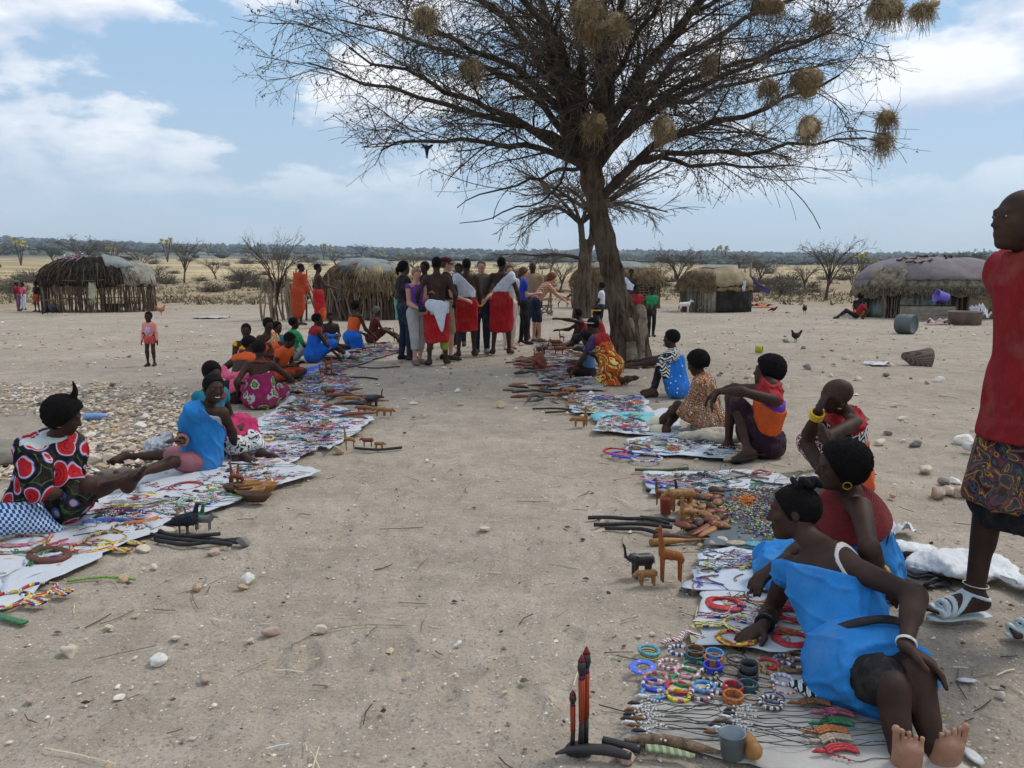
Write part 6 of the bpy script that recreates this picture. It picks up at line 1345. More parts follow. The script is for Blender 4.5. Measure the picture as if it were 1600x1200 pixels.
# --- the man in red at the right edge
def man_red():
    p = stand(1599, 985, 1.83, 97, 'tall man in a long red shirt and patterned wrap standing at the right edge', vox=.0092, g=1.06, hs=1.0, anR=(.09, .16, .065), anL=(-.09, -.05, .065), wrL=(-.06, -.15, 1.02), wrR=(.06, -.17, 1.0), lean=8, look=(.05, 1, .05), nod=62, toes=(0, 1, -.05), poleL=(-.6, -.6, 0), poleR=(.6, -.6, 0), pel=(0, 0, .93)); J = p.J
    p.hair('crop', SKIN['dark'], vol=-.0005, name='scalp') if False else None
    p.wear('red_shirt', REDS, [('chest', .034), ('belly', .040), ('yoke', .028), ('pelvis', .055), ('neck', .022), ('thighL', .05, 0, .4), ('thighR', .05, 0, .4), ('uarmL', .034), ('uarmR', .034), ('farmL', .034, 0, .9), ('farmR', .034, 0, .9)], [(J['neck']+p.up*.055, p.up), (J['pel']-V3(0, 0, .19), V3(0, 0, -1))], [('c', J['pel']+V3(0, 0, .32), J['pel']-V3(0, 0, .2), .15, .205, .06, (p.rt, 1.1))], fold=.008, ff=20, along=nrm(V3(.3, .2, 1)), vox=.009)
    kn = (J['knL']+J['knR'])/2; lo = V3(kn[0], kn[1], kn[2]-.02)
    p.wear('patterned_wrap', KANGD, [('pelvis', .03), ('thighL', .045), ('thighR', .045)], [(lo+V3(0, 0, .0), V3(0, 0, -1)), (J['pel']+V3(0, 0, .1), V3(0, 0, 1))], [('c', J['pel'], lo, .12, .160, .08, (p.hr, 1.1))], fold=.012, ff=18, along=V3(0, 0, 1), vox=.009)
    p.wear('black_lining', BLACK, [('thighL', .03), ('thighR', .03)], [(lo-V3(0, 0, .085), V3(0, 0, -1)), (lo+V3(0, 0, .1), V3(0, 0, 1))], [('c', lo+V3(0, 0, .1), lo-V3(0, 0, .12), .13, .135, .08)], fold=.006, vox=.009)
    C = J['head']; V, Q = Field(.004).ell(C-p.hup*.035-p.lf*.006-p.hrt*.078, (.007, .007, .007)).mesh(); p.part('ear_stud', (V, Q), BEADW)
    for a in 'LR':
        A = J['an'+a]; d = nrm((J['toe'+a]-A)*V3(1, 1, 0)); lat = V3(-d[1], d[0], 0); z0 = p.base[2]
        so = [A-d*.075, A-d*.02, A+d*.06, A+d*.13, A+d*.205]; pts = [V3(q[0], q[1], z0+.006) for q in so]; V, Q = tube(resample(pts, 14), np.interp(np.linspace(0, 1, 14), [0, .12, .45, .75, .95, 1], [.024, .036, .036, .048, .036, .018]), 12, True, (V3(0, 0, 1), .22)); p.part('sandal_sole', (V+V3(0, 0, .004), Q), SANDW)
        ft = Field(.0045)   # straps: bands cut from an inflated foot
        def band(c, n, w):
            F = Field(.005); p.seg(F, 'foot'+a, .0065, .02); F.cuts = [(c+n*w, n), (c-n*w, -n)]; V, Q = F.mesh()
            if len(V): p.part('sandal_strap', (relax(V, Q, 1), Q), SANDW)
        up = V3(0, 0, 1)
        band(A+d*.165, d, .011); band(A+d*.135, nrm(d+up*.2), .009); band(A+d*.105, nrm(d+up*.35), .010); band(A+d*.055+up*.0, nrm(d+up*.9), .009); band(A-d*.005, nrm(up-d*.35), .008)
    p.bangle('shinR', .90, .046, .002, BEADW, 'ankle_string')
man_red()

# --- left row
def floral():
    p = px(.94, .92, .0085, pel=(68, 794), Y=4.66, neck=(84, 686, 'n'), head=(100, 650, 'n'), shL=(48, 702, 'n'), shR=(112, 700, 'f'), elL=(60, 770, 'n'), wrL=(118, 772, 'f'), elR=(112, 772, 'n'), wrR=(138, 748, 'n'), hipL=(.55, -1, 0) and (.8, -.6, 0), knL=(140, 770, 'n'), knR=(138, 758, 'n'), anL=(196, 752, 'n'), anR=(200, 744, 'f'), toeL=(207, 728, 'n'), toeR=(212, 730, 'f'), look=(.8, .35, -.35))
    J = p.J; p.handdir['R'] = (V3(.6, .3, -.3), V3(0, 0, -1)); p.build('person', 'woman in a black dress with red ringed discs, sitting far left with legs stretched out'); p.hair('nape', vol=.030, seed=11)
    C = J['head']; q = [C+p.hup*.10-p.lf*.0, C+p.hup*.15+p.lf*.02, C+p.hup*.19-p.lf*.0, C+p.hup*.215-p.lf*.02]; p.part('hair_tuft', tube(resample([C+p.hup*.05+p.lf*.02]+q, 8), np.linspace(.04, .004, 8), 8), HAIRM)
    p.wear('ringed_dress', FLORAL, [('chest', .040), ('belly', .055), ('pelvis', .07), ('yoke', .03), ('uarmL', .05, 0, .9), ('uarmR', .035, 0, .6), ('thighL', .055, 0, .75), ('thighR', .055, 0, .75)], [(J['neck']+p.up*.028, nrm(p.up+(-p.rt)*.06))], [('c', J['pel']+p.up*.3, J['pel']-V3(0, 0, .0), .13, .19, .1)], fold=.014, ff=22, along=p.up, k=.07)
    p.wear('white_top', fabric('blouse_white', srgb(196, 204, 200)), [('yoke', .022), ('chest', .024), ('uarmL', .026, 0, .45), ('uarmR', .022, 0, .45)], [(J['neck']+p.up*.035, p.up)], fold=.004); V, Q = ring((0, 0, 0), .009, .0022, 12, 5); p.part('earring', (V+C-p.hup*.045+p.hrt*.078, Q), GOLD)
floral()
def boy_blue():
    p = px(.86, .95, .008, hs=1.12, pel=(312, 718), Y=5.95, neck=(325, 634, 'n'), head=(334, 606, 'n'), shL=(349, 645, 'n'), shR=(302, 642, 'n'), elL=(358, 688, 'f'), wrL=(368, 714, 'n'), elR=(285, 680, 'f'), wrR=(284, 690, 'n'), hipL=(-1, -.2, 0), knL=(268, 722, 'n'), knR=(262, 712, 'f'), anL=(210, 742, 'n'), anR=(200, 735, 'f'), toeL=(186, 748, 'n'), toeR=(180, 742, 'n'), look=(.62, -.75, -.05))
    J = p.J; w = G(370, 722); w[2] = .07; fixarm(p, 'L', w, V3(.3, .8, 0)); p.handdir['L'] = (V3(.25, -.6, -.5), V3(0, 0, -1)); p.handdir['R'] = (V3(-.2, -.5, .2), V3(0, 0, -1))
    p.build('person', 'smiling child in a bright blue cape and rose shorts, one hand on the sheet', face=True, teeth=True); p.hair('crop', vol=.006)
    oneshoulder(p, BLUE, -1, name='blue_cape', segs=[('chest', .035), ('belly', .045), ('yoke', .024), ('uarmR', .035, 0, .6), ('pelvis', .02)], drop=.03, extra=[('c', J['pel']+p.up*.22, J['pel']+V3(.06, -.05, -.02), .12, .10, .08)]); p.wear('white_vest', WHITE, [('chest', .016), ('yoke', .008)], [(J['neck']-p.up*.035, p.up)]); shorts(p, ROSE, .72, inf=.03)
    p.bangle('farmR', .75, .042, .012, BEADM, 'bead_cuff', 2)
    pr = tube(resample([J['neck']+p.fw*.07-p.up*.02, J['neck']+p.fw*.10-p.up*.08, J['neck']+p.fw*.105-p.up*.13], 6), .004, 5); p.part('pendant', pr, BEADW)
boy_blue()
p = sit(328, 706, 1.45, 250, 'fwd', 'girl in teal with a red bead collar and magenta cloth over her legs', wrL=(-.2, .3, .3), look=(.3, .9, -.2), hs=1.05, face=False, anL=(.12, .72, .07), anR=(.30, .66, .07)); p.hair('crop', vol=.01); tshirt(p, TEAL, sl=.2); p.collar(BEADR, .07, .16, .06, 8); lap(p, MAGENTA, .07, 1.0, shin=.35, fold=.018)
p.wear('spotted_hem', fabric('cloth_spotted_white', srgb(206, 206, 204), 'kanga', (srgb(206, 206, 204), srgb(30, 30, 34)), 9), [('shinL', .06, .4, .7), ('shinR', .06, .4, .7)], k=.08)
def bow():
    p = sit(368, 628, 1.6, -20, 'cross', 'bare backed person with a large pink bow tied round the waist and orange collar', lean=32, wrR=(.35, .45, .12), wrL=(-.4, .2, .15), look=(.7, .8, -.2), g=1.05); p.hair('crop', vol=.006); J = p.J
    p.wear('pink_sash', PINK, [('belly', .03), ('pelvis', .02)], [(J['pel']+p.up*.22, p.up), (J['pel']+p.up*.05, -p.up)], fold=.012); c = J['pel']+p.up*.14-p.fw*.14
    for sx, q in ((-1, 1), (1, 1)): p.part('bow_loop', Field(.012).cap(c+p.rt*sx*.03, c+p.rt*sx*.17+p.up*.06*q, .03, .085, .02, 0, (p.fw, 3)).mesh(), PINK)
    p.part('bow_knot', Field(.01).ell(c-p.fw*.01, (.035, .03, .035)).mesh(), PINK); p.part('bow_tail', tube([c, c+p.rt*.05-p.up*.10, c+p.rt*.09-p.up*.19], [.025, .045, .055], 8, True, (p.fw, .4)), PINK); lap(p, PLUM, .05, 1.0)
    p.wear('orange_collar', ORANGE, [('yoke', .026)], [(J['neck']-p.up*.09, -p.up)])
bow()
def flowered():
    p = sit(408, 636, 1.42, 12, 'cross', 'woman in a magenta dress with green and white flowers, back turned', lean=10, vox=.0115, wrR=(.33, .42, .35), wrL=(-.3, .1, .2), look=(.6, .8, -.3), g=1.0); p.hair('crop', vol=.014)
    p.wear('flowered_dress', FLOWERM, [('chest', .03), ('belly', .05), ('pelvis', .07), ('thighL', .05), ('thighR', .05), ('yoke', .01)], [(p.J['neck']-p.up*.15, nrm(p.up-p.rt*.25))], [('c', p.J['pel']+p.up*.25, p.J['pel'], .13, .17, .08)], fold=.012, ff=20); p.collar(BEADR, .06, .12, .03, 5)
flowered()
p = sit(432, 596, 1.4, 250, 'cross', 'child looking down at the goods beside the flowered dress', lean=25, look=(-.3, 1, -.6), nod=25, hs=1.08); p.hair('crop', vol=.006); tshirt(p, ORANGE, sl=.2); lap(p, ORANGED, .03, .9)
p = sit(385, 590, 1.5, 215, 'up', 'child in bright yellow looking towards the camera in the left group', lean=8, look=(.4, 1, -.1), hs=1.05); p.hair('crop', vol=.004); tank(p, YELL, name='yellow_top'); lap(p, PINK, .03, .9)
p = sit(413, 580, 1.6, 240, 'up', 'woman in a yellow and black printed cape in the left group', lean=12, look=(.3, 1, -.2)); p.hair('crop', vol=.012); oneshoulder(p, KANGY, 1, name='printed_cape', drop=.02); lap(p, ORANGE, .03, .9)
p = sit(428, 572, 1.4, 240, 'up', 'dark haired child tucked behind the printed cape', lean=12, hs=1.05); p.hair('crop'); tshirt(p, TEAL)
p = sit(458, 563, 1.4, -45, 'fwd', 'child in a green T shirt and striped skirt, back turned', lean=4, hs=1.1, wrR=(.25, .35, .3), look=(.3, 1, 0)); p.hair('crop', vol=.006); tshirt(p, GREEN, sl=.7); lap(p, STRIPE, .035, .9)
p = sit(488, 566, 1.6, -65, 'fwd', 'woman in deep blue dress with a red shoulder wrap and spotted leg band', lean=10, wrR=(.2, .42, .12), wrL=(-.1, .4, .3), look=(.2, 1, -.1)); p.hair('crop', vol=.006); p.wear('blue_dress', BLUED, [('chest', .022), ('belly', .035), ('pelvis', .045), ('thighL', .04), ('thighR', .04), ('yoke', .012)], [(p.J['neck']-p.up*.08, p.up)]); p.wear('red_wrap', RED, [('yoke', .024), ('chest', .024)], [(p.J['neck']-p.up*.12, -p.up)]); p.bangle('farmR', .3, .042, .006, BEADY, 'arm_ring'); p.bangle('shinR', .8, .044, .012, BEADW, 'spotted_anklet', 4)
p = sit(517, 541, 1.3, 200, 'fwd', 'small child seated beside the red cloth of the standing man', hs=1.15); p.hair('crop'); tshirt(p, fabric('cloth_dark_brown', srgb(60, 44, 40))); lap(p, BLUED, .03, .9)
p = sit(552, 546, 1.6, -40, 'kneel', 'woman with orange top and blue skirt kneeling with her back turned', lean=12, look=(.5, 1, -.1), wrR=(.25, .35, .3)); p.hair('nape', vol=.02); p.wear('orange_top', ORANGE, TOP, [(p.J['neck']-p.up*.07, p.up)]); lap(p, BLUED, .06, 1, shin=.7)
p = sit(580, 536, 1.55, -75, 'fwd', 'grey haired elder with a dark red cloth facing the orange top', lean=14, wrR=(.2, .5, .25)); p.hair('crop', mat('hair_grey', (.12, .10, .09), .95, .3, 60, .5)); tshirt(p, fabric('cloth_dark_red', srgb(78, 28, 28)), sl=.3); lap(p, fabric('cloth_dark_red', srgb(78, 28, 28)), .03, .8)

# --- standing crowd
p = stand(633, 563, 1.74, -62, 'woman in black T shirt and dark jeans with pulled back braids', 'brown', wrR=(.12, .28, 1.0), wrL=(-.22, .2, 1.0)); p.hair('nape', vol=.012); tshirt(p, BLACK, sl=.45, name='black_shirt'); trousers(p, NAVY, 'jeans'); shoes(p, BLACK)
C = p.J['head']; p.part('ponytail', tube([C-p.lf*.08+p.hup*.03, C-p.lf*.13-p.hup*.03, C-p.lf*.12-p.hup*.13], [.04, .035, .015], 8), HAIRM)
p = stand(652, 569, 1.62, 222, 'short fair haired woman in purple vest and grey capri trousers holding a camera', 'pale', wrL=(-.06, .34, 1.22), wrR=(.12, .26, .98), look=(.3, 1, -.3), face=False, g=1.05); p.hair('crop', HAIRG, vol=.012); tank(p, PURPLE, 'purple_vest'); trousers(p, GREYC, 'capri_trousers', .45, .022); shoes(p, SHOEG)
V, Q = box(-.06, .06, -.03, .03, -.045, .045); c = p.J['wrR']+V3(.05, -.06, 0); o = p.part('camera', (V+c, Q), RUBB, smooth=False); p.part('lens', tube([c+V3(0, -.03, 0), c+V3(0, -.09, 0)], .032, 12), RUBB, o)
p = stand(684, 571, 1.80, 5, 'bare backed man with white waist cloth over a red sarong, back turned', wrL=(-.30, .12, .98), wrR=(.28, .14, .98), vox=.0148, anL=(-.13, .0, .07), anR=(.13, .10, .07)); p.hair('crop', vol=.002); sarong(p, REDB, .36, .02, .19); J = p.J
p.wear('white_waist_cloth', WHITE, [('pelvis', .05)], [(J['pel']+V3(0, 0, .10), V3(0, 0, 1)), (J['pel']-V3(0, 0, .10), V3(0, 0, -1))], [('c', J['pel']+V3(0, 0, .06), J['pel']-V3(0, 0, .10), .15, .17, .06, (p.hf, 1.2))], fold=.012, along=V3(0, 0, 1))
V, Q = Field(.012).cap(J['pel']+V3(.06, -.20, 0), J['pel']+V3(.10, -.22, -.42), .13, .012, .02, 0, (V3(0, 1, 0), 5)).cap(J['pel']+V3(.06, -.19, .0), J['pel']+V3(-.08, -.18, .05), .12, .1, .02, 0, (V3(0, 1, 0), 4)).mesh(); p.part('white_corner', (V, Q), WHITE); p.part('green_trim', Field(.014).cap(J['anR']+V3(-.02, -.02, .22), J['anR']+V3(-.02, -.02, .32), .07, .08, .02).mesh(), fabric('trim_green', srgb(90, 130, 60), 'stripes', (srgb(190, 170, 70),), 30))
p = stand(698, 563, 1.80, -75, 'pale man in burgundy cap, sunglasses and black T shirt', 'pale', vox=.0150, wrR=(.1, .3, 1.0)); p.hair('crop', HAIRB, vol=.004); tshirt(p, BLACK); shorts(p, KHAKI, .98); shoes(p, BLACK)
C = p.J['head']; V, Q = Field(.012).ell(C+p.hup*.07-p.lf*.015, V3(.098, .115, .055), p.HM).mesh(); p.part('cap', (V, Q), BURG); p.part('sunglasses', tube([C+p.lf*.05+p.hrt*.075+p.hup*.01, C+p.lf*.10+p.hrt*.04+p.hup*.008, C+p.lf*.10-p.hrt*.04+p.hup*.008, C+p.lf*.05-p.hrt*.075+p.hup*.01], .013, 6), RUBB)
p = stand(666, 548, 1.76, 150, 'person almost hidden behind the bare backed man'); p.hair('crop'); tshirt(p, BLACK); trousers(p, NAVY)
p = stand(730, 558, 1.80, 8, 'man with white shoulder cloth and red sarong, second from left of the three', vox=.0150, wrR=(.26, .22, .85), wrL=(-.26, .1, .9), anL=(-.15, 0, .07), anR=(.13, .08, .07)); p.hair('crop', vol=.002); sarong(p, REDB, .44, .04); oneshoulder(p, WHITE, 1, drop=.10, low=.13); p.bangle('farmR', .9, .035, .012, BEADY, 'bead_cuff', 2)
p = stand(718, 540, 1.74, 170, 'person standing behind the white shoulder cloth'); p.hair('crop'); tshirt(p, BLACK); trousers(p, NAVY)
p = stand(753, 552, 1.78, 172, 'smiling pale man with short grey hair in olive T shirt and dark jeans', 'pale', vox=.0150, g=1.12, wrR=(.28, .15, .95), wrL=(-.12, .26, .98), look=(-.1, 1, -.1), face=True, teeth=True); p.hair('crop', mat('hair_grey', (.12, .10, .09), .95, .3, 60, .5), vol=.006); tshirt(p, OLIVE, 'olive_shirt', sl=.55); trousers(p, NAVY, 'jeans'); shoes(p, SHOEG)
p = stand(784, 554, 1.84, -8, 'tall man in a long red sarong and white shoulder cloth, rightmost of the three', vox=.0148, wrL=(-.22, .24, 1.1), wrR=(.28, .15, .95), look=(.2, 1, 0), anL=(-.15, -.02, .07), anR=(.12, .06, .07)); p.hair('crop', vol=.001); sarong(p, REDB, .40, .14, .185); oneshoulder(p, WHITE, -1, drop=.12, low=.2); p.collar(BEADM, .055, .075, .01, 2)
p = stand(795, 545, 1.7, 200, 'person in pale clothes hidden behind the tallest man', 'pale'); p.hair('crop', HAIRB); tshirt(p, CREAM, sl=.3); trousers(p, CREAM)
p = stand(817, 538, 1.66, -82, 'woman in a royal blue T shirt and black trousers with brown hair', 'pale', wrR=(.05, .30, 1.12), wrL=(-.05, .28, 1.1), look=(0, 1, -.4)); p.hair('bob', HAIRB, vol=.014); tshirt(p, fabric('shirt_royal', srgb(34, 62, 168)), 'blue_shirt'); trousers(p, BLACK); shoes(p, BLACK)
p = stand(832, 531, 1.80, 175, 'dark bald man in a beige shirt facing the camera behind the blue T shirt', look=(-.2, 1, -.3)); tshirt(p, KHAKI, sl=.5); shorts(p, NAVY, .95)
p = stand(838, 535, 1.68, -75, 'red haired person in a checked shirt bending forward with outstretched hands', 'pale', lean=38, wrL=(-.1, .85, .92), wrR=(.1, .80, .80), look=(0, 1, -.6), nod=20, pel=(0, -.05, .90)); p.hair('bob', HAIRR, vol=.02); tshirt(p, PLAID, 'checked_shirt', sl=.6); shorts(p, NAVY, .96); shoes(p, SHOEG)
# --- herdsmen on the left of the crowd
p = stand(466, 508, 1.86, -55, 'herdsman wrapped in a rust orange robe leaning on a stick', lean=12, wrR=(.1, .30, .85), wrL=(-.1, .30, .8), look=(.4, 1, -.1), vox=.016); p.hair('crop', vol=.002); J = p.J
p.wear('orange_robe', ORANGED, [('chest', .05), ('belly', .07), ('pelvis', .06), ('yoke', .045), ('uarmL', .05), ('uarmR', .05), ('farmR', .04, 0, .6), ('farmL', .04, 0, .6), ('thighL', .06), ('thighR', .06)], [(J['neck']+p.up*.02, p.up)], [('c', J['pel'], V3(J['pel'][0], J['pel'][1], .38), .15, .16, .08)], fold=.018, ff=16, k=.08)
w = (J['wrL']+J['wrR'])/2; e = obj('walking_stick', mesh_np('walking_stick', *tube([V3(-.14, -.1, -.72), V3(0, 0, .0), V3(.03, .02, .12)], .016, 6), SANDW), None, w+V3(0, -.03, 0), label='pale straight stick held by the herdsman in the orange robe', cat='walking stick')
p = stand(499, 512, 1.82, -65, 'bare chested herdsman in a bright red cloth standing beside the orange robe', wrR=(.2, .38, 1.05), wrL=(-.25, .1, .9), look=(.3, 1, 0), vox=.015); p.hair('crop', vol=.008); sarong(p, REDB, .32, .06, .2); p.wear('print_hem', KANGE, [('shinR', .05, 0, .6), ('shinL', .05, 0, .6)], k=.08)
# --- children around the yard
p = stand(237, 572, .86, 176, 'toddler in a pink long sleeved top standing alone on the bare ground', hs=1.42, vox=.010, wrL=(-.26, .03, .78), wrR=(.25, .05, .82), g=1.05, face=True); p.hair('crop', vol=.006); tshirt(p, fabric('top_pale_pink', srgb(226, 150, 140)), 'pink_top', sl=1.0); p.wear('pink_sleeves', fabric('top_pale_pink', srgb(226, 150, 140)), [('farmL', .014, 0, .85), ('farmR', .014, 0, .85)]); shorts(p, fabric('shorts_coral', srgb(196, 80, 80)), .25)
V, Q = lathe([(.001, 0), (.055, 0), (.055, .004), (.001, .004)], 16); M = np.stack([p.rt, p.up, p.fw]).T; p.part('printed_badge', (V@M.T*V3(1, 1, 1.15)+p.J['neck']-p.up*.12+p.fw*.062, Q), fabric('badge', srgb(206, 150, 200), 'kanga', (srgb(230, 220, 230), srgb(150, 120, 180)), 40))
for i, (u, v, h, m1, m2, hd, lb, sk) in enumerate([(29, 486, 1.22, RED, fabric('leggings_mauve', srgb(120, 84, 110)), -100, 'child in a red top with a grey cap at the far left', 'dark'), (38, 484, 1.15, PINK, WHITE, 170, 'child in a pink top pointing, between the red top and the striped vest', 'dark'), (59, 487, 1.22, BLACK, ORANGED, 160, 'child in a dark top beside the left end of the stick hut', 'dark')]):
    p = stand(u, v, h, hd, lb, sk, hs=1.2, wrL=(-.3, .35, .95) if i == 1 else None); p.hair('crop'); tshirt(p, m1, sl=.5); (trousers if i < 2 else shorts)(p, m2)
    if i == 0: p.part('cap', Field(.016).ell(p.J['head']+p.hup*.07, V3(.10, .11, .06), p.HM).mesh(), fabric('cap_grey', srgb(100, 100, 110)))
p = sit(1342, 495, 1.6, -10, 'up', 'seated figure in shadow against the wall of the long mauve roofed hut', wrL=(-.1, .3, .3), vox=.02); p.hair('crop'); tshirt(p, PLUM); lap(p, KANGC, .04, .9)
p = sit(1337, 498, 1.45, 75, 'fwd', 'child in red sitting with legs stretched out beside the long hut', vox=.02, lean=-30, wrR=(.2, -.3, .1), wrL=(-.2, -.3, .1)); p.hair('crop'); tshirt(p, RED); trousers(p, BLACK)
# ---------------------------------------------------------------- sheets spread on the ground
SHEETW = mat('sheet_white', srgb(194, 196, 198), .85, .14, 3, .4, 14, .02, col2=srgb(184, 188, 194)); SHEETG = mat('sheet_grey', srgb(172, 168, 160), .85, .2, 3, .4, 14, .02); SHEETB = mat('sheet_pale_blue', srgb(190, 200, 210), .85, .14, 3, .4, 14, .02); SHEETD = mat('sheet_dark', srgb(98, 108, 112), .85, .25, 4, .4, 14, .02); SHEETT = mat('sheet_turquoise', srgb(110, 180, 184), .8, .2, 4, .3); SHEETM = mat('sheet_faded', srgb(166, 160, 158), .9, .3, 5, .4, col2=srgb(120, 116, 118))
SHEETS = []
def sheet(label, q, m, lvl=0, name='ground_sheet', n=(34, 22), wr=.009, frill=.02, cat='sheet'):
    c = [G(*p) for p in q]; a, b = np.meshgrid(np.linspace(0, 1, n[0]), np.linspace(0, 1, n[1])); seed = len(SHEETS)
    X = (c[0][None, None]*(1-a)[..., None]*(1-b)[..., None]+c[1][None, None]*a[..., None]*(1-b)[..., None]+c[2][None, None]*(a*b)[..., None]+c[3][None, None]*((1-a)*b)[..., None])
    e = np.minimum(np.minimum(a, 1-a), np.minimum(b, 1-b)); w = np.exp(-e*16)
    X = X+np.stack([nz(X*1.0+seed, 7, seed % 9, 3), nz(X+seed, 8, (seed+3) % 9, 3), 0*a], -1)*w[..., None]*frill*2
    X[..., 2] = .013+lvl*.005+np.abs(nz(X*V3(1, 1.6, 1), 7, (seed+1) % 9, 3))*wr+w*.004
    i = np.arange(n[1]-1)[:, None]*n[0]; j = np.arange(n[0]-1)[None]; F = np.stack([i+j, i+n[0]+j, i+n[0]+j+1, i+j+1], -1).reshape(-1, 4)
    o = X.mean((0, 1))*V3(1, 1, 0); SHEETS.append(c); ob = obj(name, mesh_np(name, X-o, F, m), None, o, label=label, cat=cat)
    so = ob.modifiers.new('t', 'SOLIDIFY'); so.thickness = .003; so.offset = -1; return c
# right row, near to far
sheet('greyish sheet nearest the camera, with bracelets and cord necklaces', [(968, 1178), (1012, 1075), (1330, 1050), (1540, 1230)], SHEETG, 0)
sheet('white sheet of large beaded collars beside the nearest woman', [(1075, 1014), (1100, 930), (1335, 938), (1345, 1030)], SHEETW, 1); sheet('yellowed edge of cloth under the collar sheet', [(1070, 1016), (1098, 928), (1120, 928), (1096, 1018)], mat('sheet_yellowed', srgb(196, 188, 150), .9, .2), 0, 'cloth_edge', (8, 18))
sheet('pale sheet between the collars and the dark bead cloth', [(1074, 932), (1108, 862), (1330, 866), (1345, 936)], SHEETB, 2); sheet('dark cloth piled with loose coloured beads', [(1098, 864), (1124, 772), (1330, 768), (1345, 862)], SHEETD, 3)
sheet('white sheet with dark cord necklaces beyond the bead pile', [(1018, 778), (1006, 744), (1196, 738), (1320, 782)], SHEETW, 1); sheet('pale blue sheet beside the orange vest, fanned with cords', [(985, 712), (978, 692), (1095, 668), (1172, 722)], SHEETB, 1)
sheet('white sheet in front of the print dress', [(925, 676), (938, 654), (1050, 640), (1075, 690)], SHEETW, 2); sheet('turquoise cloth strip by the white sandals', [(925, 662), (930, 648), (1020, 650), (1022, 664)], SHEETT, 3, n=(20, 8)); sheet('pale sheet with red bead work near the blue spotted dress', [(895, 648), (880, 618), (1005, 622), (1020, 650)], SHEETW, 1)
sheet('faded sheet in front of the woman in the printed wrap', [(850, 610), (836, 572), (920, 560), (945, 612)], SHEETM, 1); sheet('faded sheet at the far end of the right row', [(836, 576), (840, 538), (905, 532), (930, 566)], SHEETM, 2)
# left row, near to far
sheet('white sheet at the left edge with leather belt and collars', [(-90, 960), (-60, 830), (160, 800), (232, 836)], SHEETW, 1) and None
sheet('long white sheet running past the ringed dress', [(-40, 975), (92, 812), (245, 745), (300, 812)], SHEETW, 2); sheet('white sheet in front of the blue cape', [(232, 838), (208, 752), (380, 712), (500, 742)], SHEETW, 3)
sheet('white sheet with paired carvings beyond the blue cape', [(392, 760), (352, 712), (415, 648), (548, 680)], SHEETW, 1); sheet('crowded pale sheet before the flowered dress', [(520, 708), (410, 660), (455, 622), (585, 655)], SHEETW, 2); sheet('faded sheet in the middle of the left row', [(470, 650), (448, 616), (505, 572), (560, 600)], SHEETM, 1); sheet('bright blue cloth by the woman in deep blue', [(470, 592), (476, 578), (530, 566), (535, 582)], mat('sheet_blue', srgb(40, 90, 190), .85, .2), 2, n=(14, 8)); sheet('faded sheet at the far end of the left row', [(500, 590), (500, 560), (600, 536), (632, 548)], SHEETM, 0)

# ---------------------------------------------------------------- goods
def bm_(name, col, **k): return mat(name, tuple(.88*q+.02 for q in col), .5, .5, 120, .5, 160, .003, .35, **k)
BC = {'turq': srgb(84, 164, 180), 'navy': srgb(36, 40, 130), 'brown': srgb(120, 78, 34), 'teal': srgb(24, 80, 92), 'sky': srgb(84, 150, 204), 'black': (.018, .018, .02), 'pink': srgb(220, 150, 170), 'green': srgb(40, 120, 70), 'blue': srgb(40, 60, 190), 'rose': srgb(180, 90, 110), 'red': srgb(190, 34, 40), 'yellow': srgb(226, 204, 30), 'orange': srgb(190, 110, 36), 'white': srgb(220, 218, 212), 'lilac': srgb(170, 160, 210), 'beige': srgb(180, 164, 140), 'lime': srgb(120, 170, 60)}
BM = {k: bm_('beads_'+k, v) for k, v in BC.items() if k not in ('red', 'yellow', 'white')}; BM['red'] = bm_('beads_bright_red', BC['red']); BM['yellow'] = bm_('beads_bright_yellow', BC['yellow']); BM['white'] = bm_('beads_chalk', BC['white'])
def segring(R, r, mats, nseg, ns=6, nr=48, lump=.0):
    th = np.arange(nr)*2*math.pi/nr; V, Q = ring((0, 0, 0), R, r, nr, ns)
    if lump: V2 = V.reshape(nr, ns, 3); c = np.stack([np.cos(th)*R, np.sin(th)*R, 0*th], -1)[:, None]; V2 = c+(V2-c)*(1+lump*np.abs(np.sin(th*nseg/2)))[:, None, None]; V = V2.reshape(-1, 3)
    mi = np.repeat((np.arange(nr)*nseg//nr) % len(mats), ns); return mesh_np('bracelet', V, Q, [BM[m] for m in mats], True, mi)
_mc = {}
def cached(key, f):
    if key not in _mc: _mc[key] = f()
    return _mc[key]
def lay(name, me, u, v, label, cat, group=None, rz=None, s=1.0, z=.024, rot=None, g=None):
    g = G(u, v) if g is None else g
    return obj(name, me, None, (g[0], g[1], z), rot or (random.uniform(-.06, .06), random.uniform(-.06, .06), random.uniform(0, 6.28) if rz is None else rz), s, label=label, cat=cat, group=group)
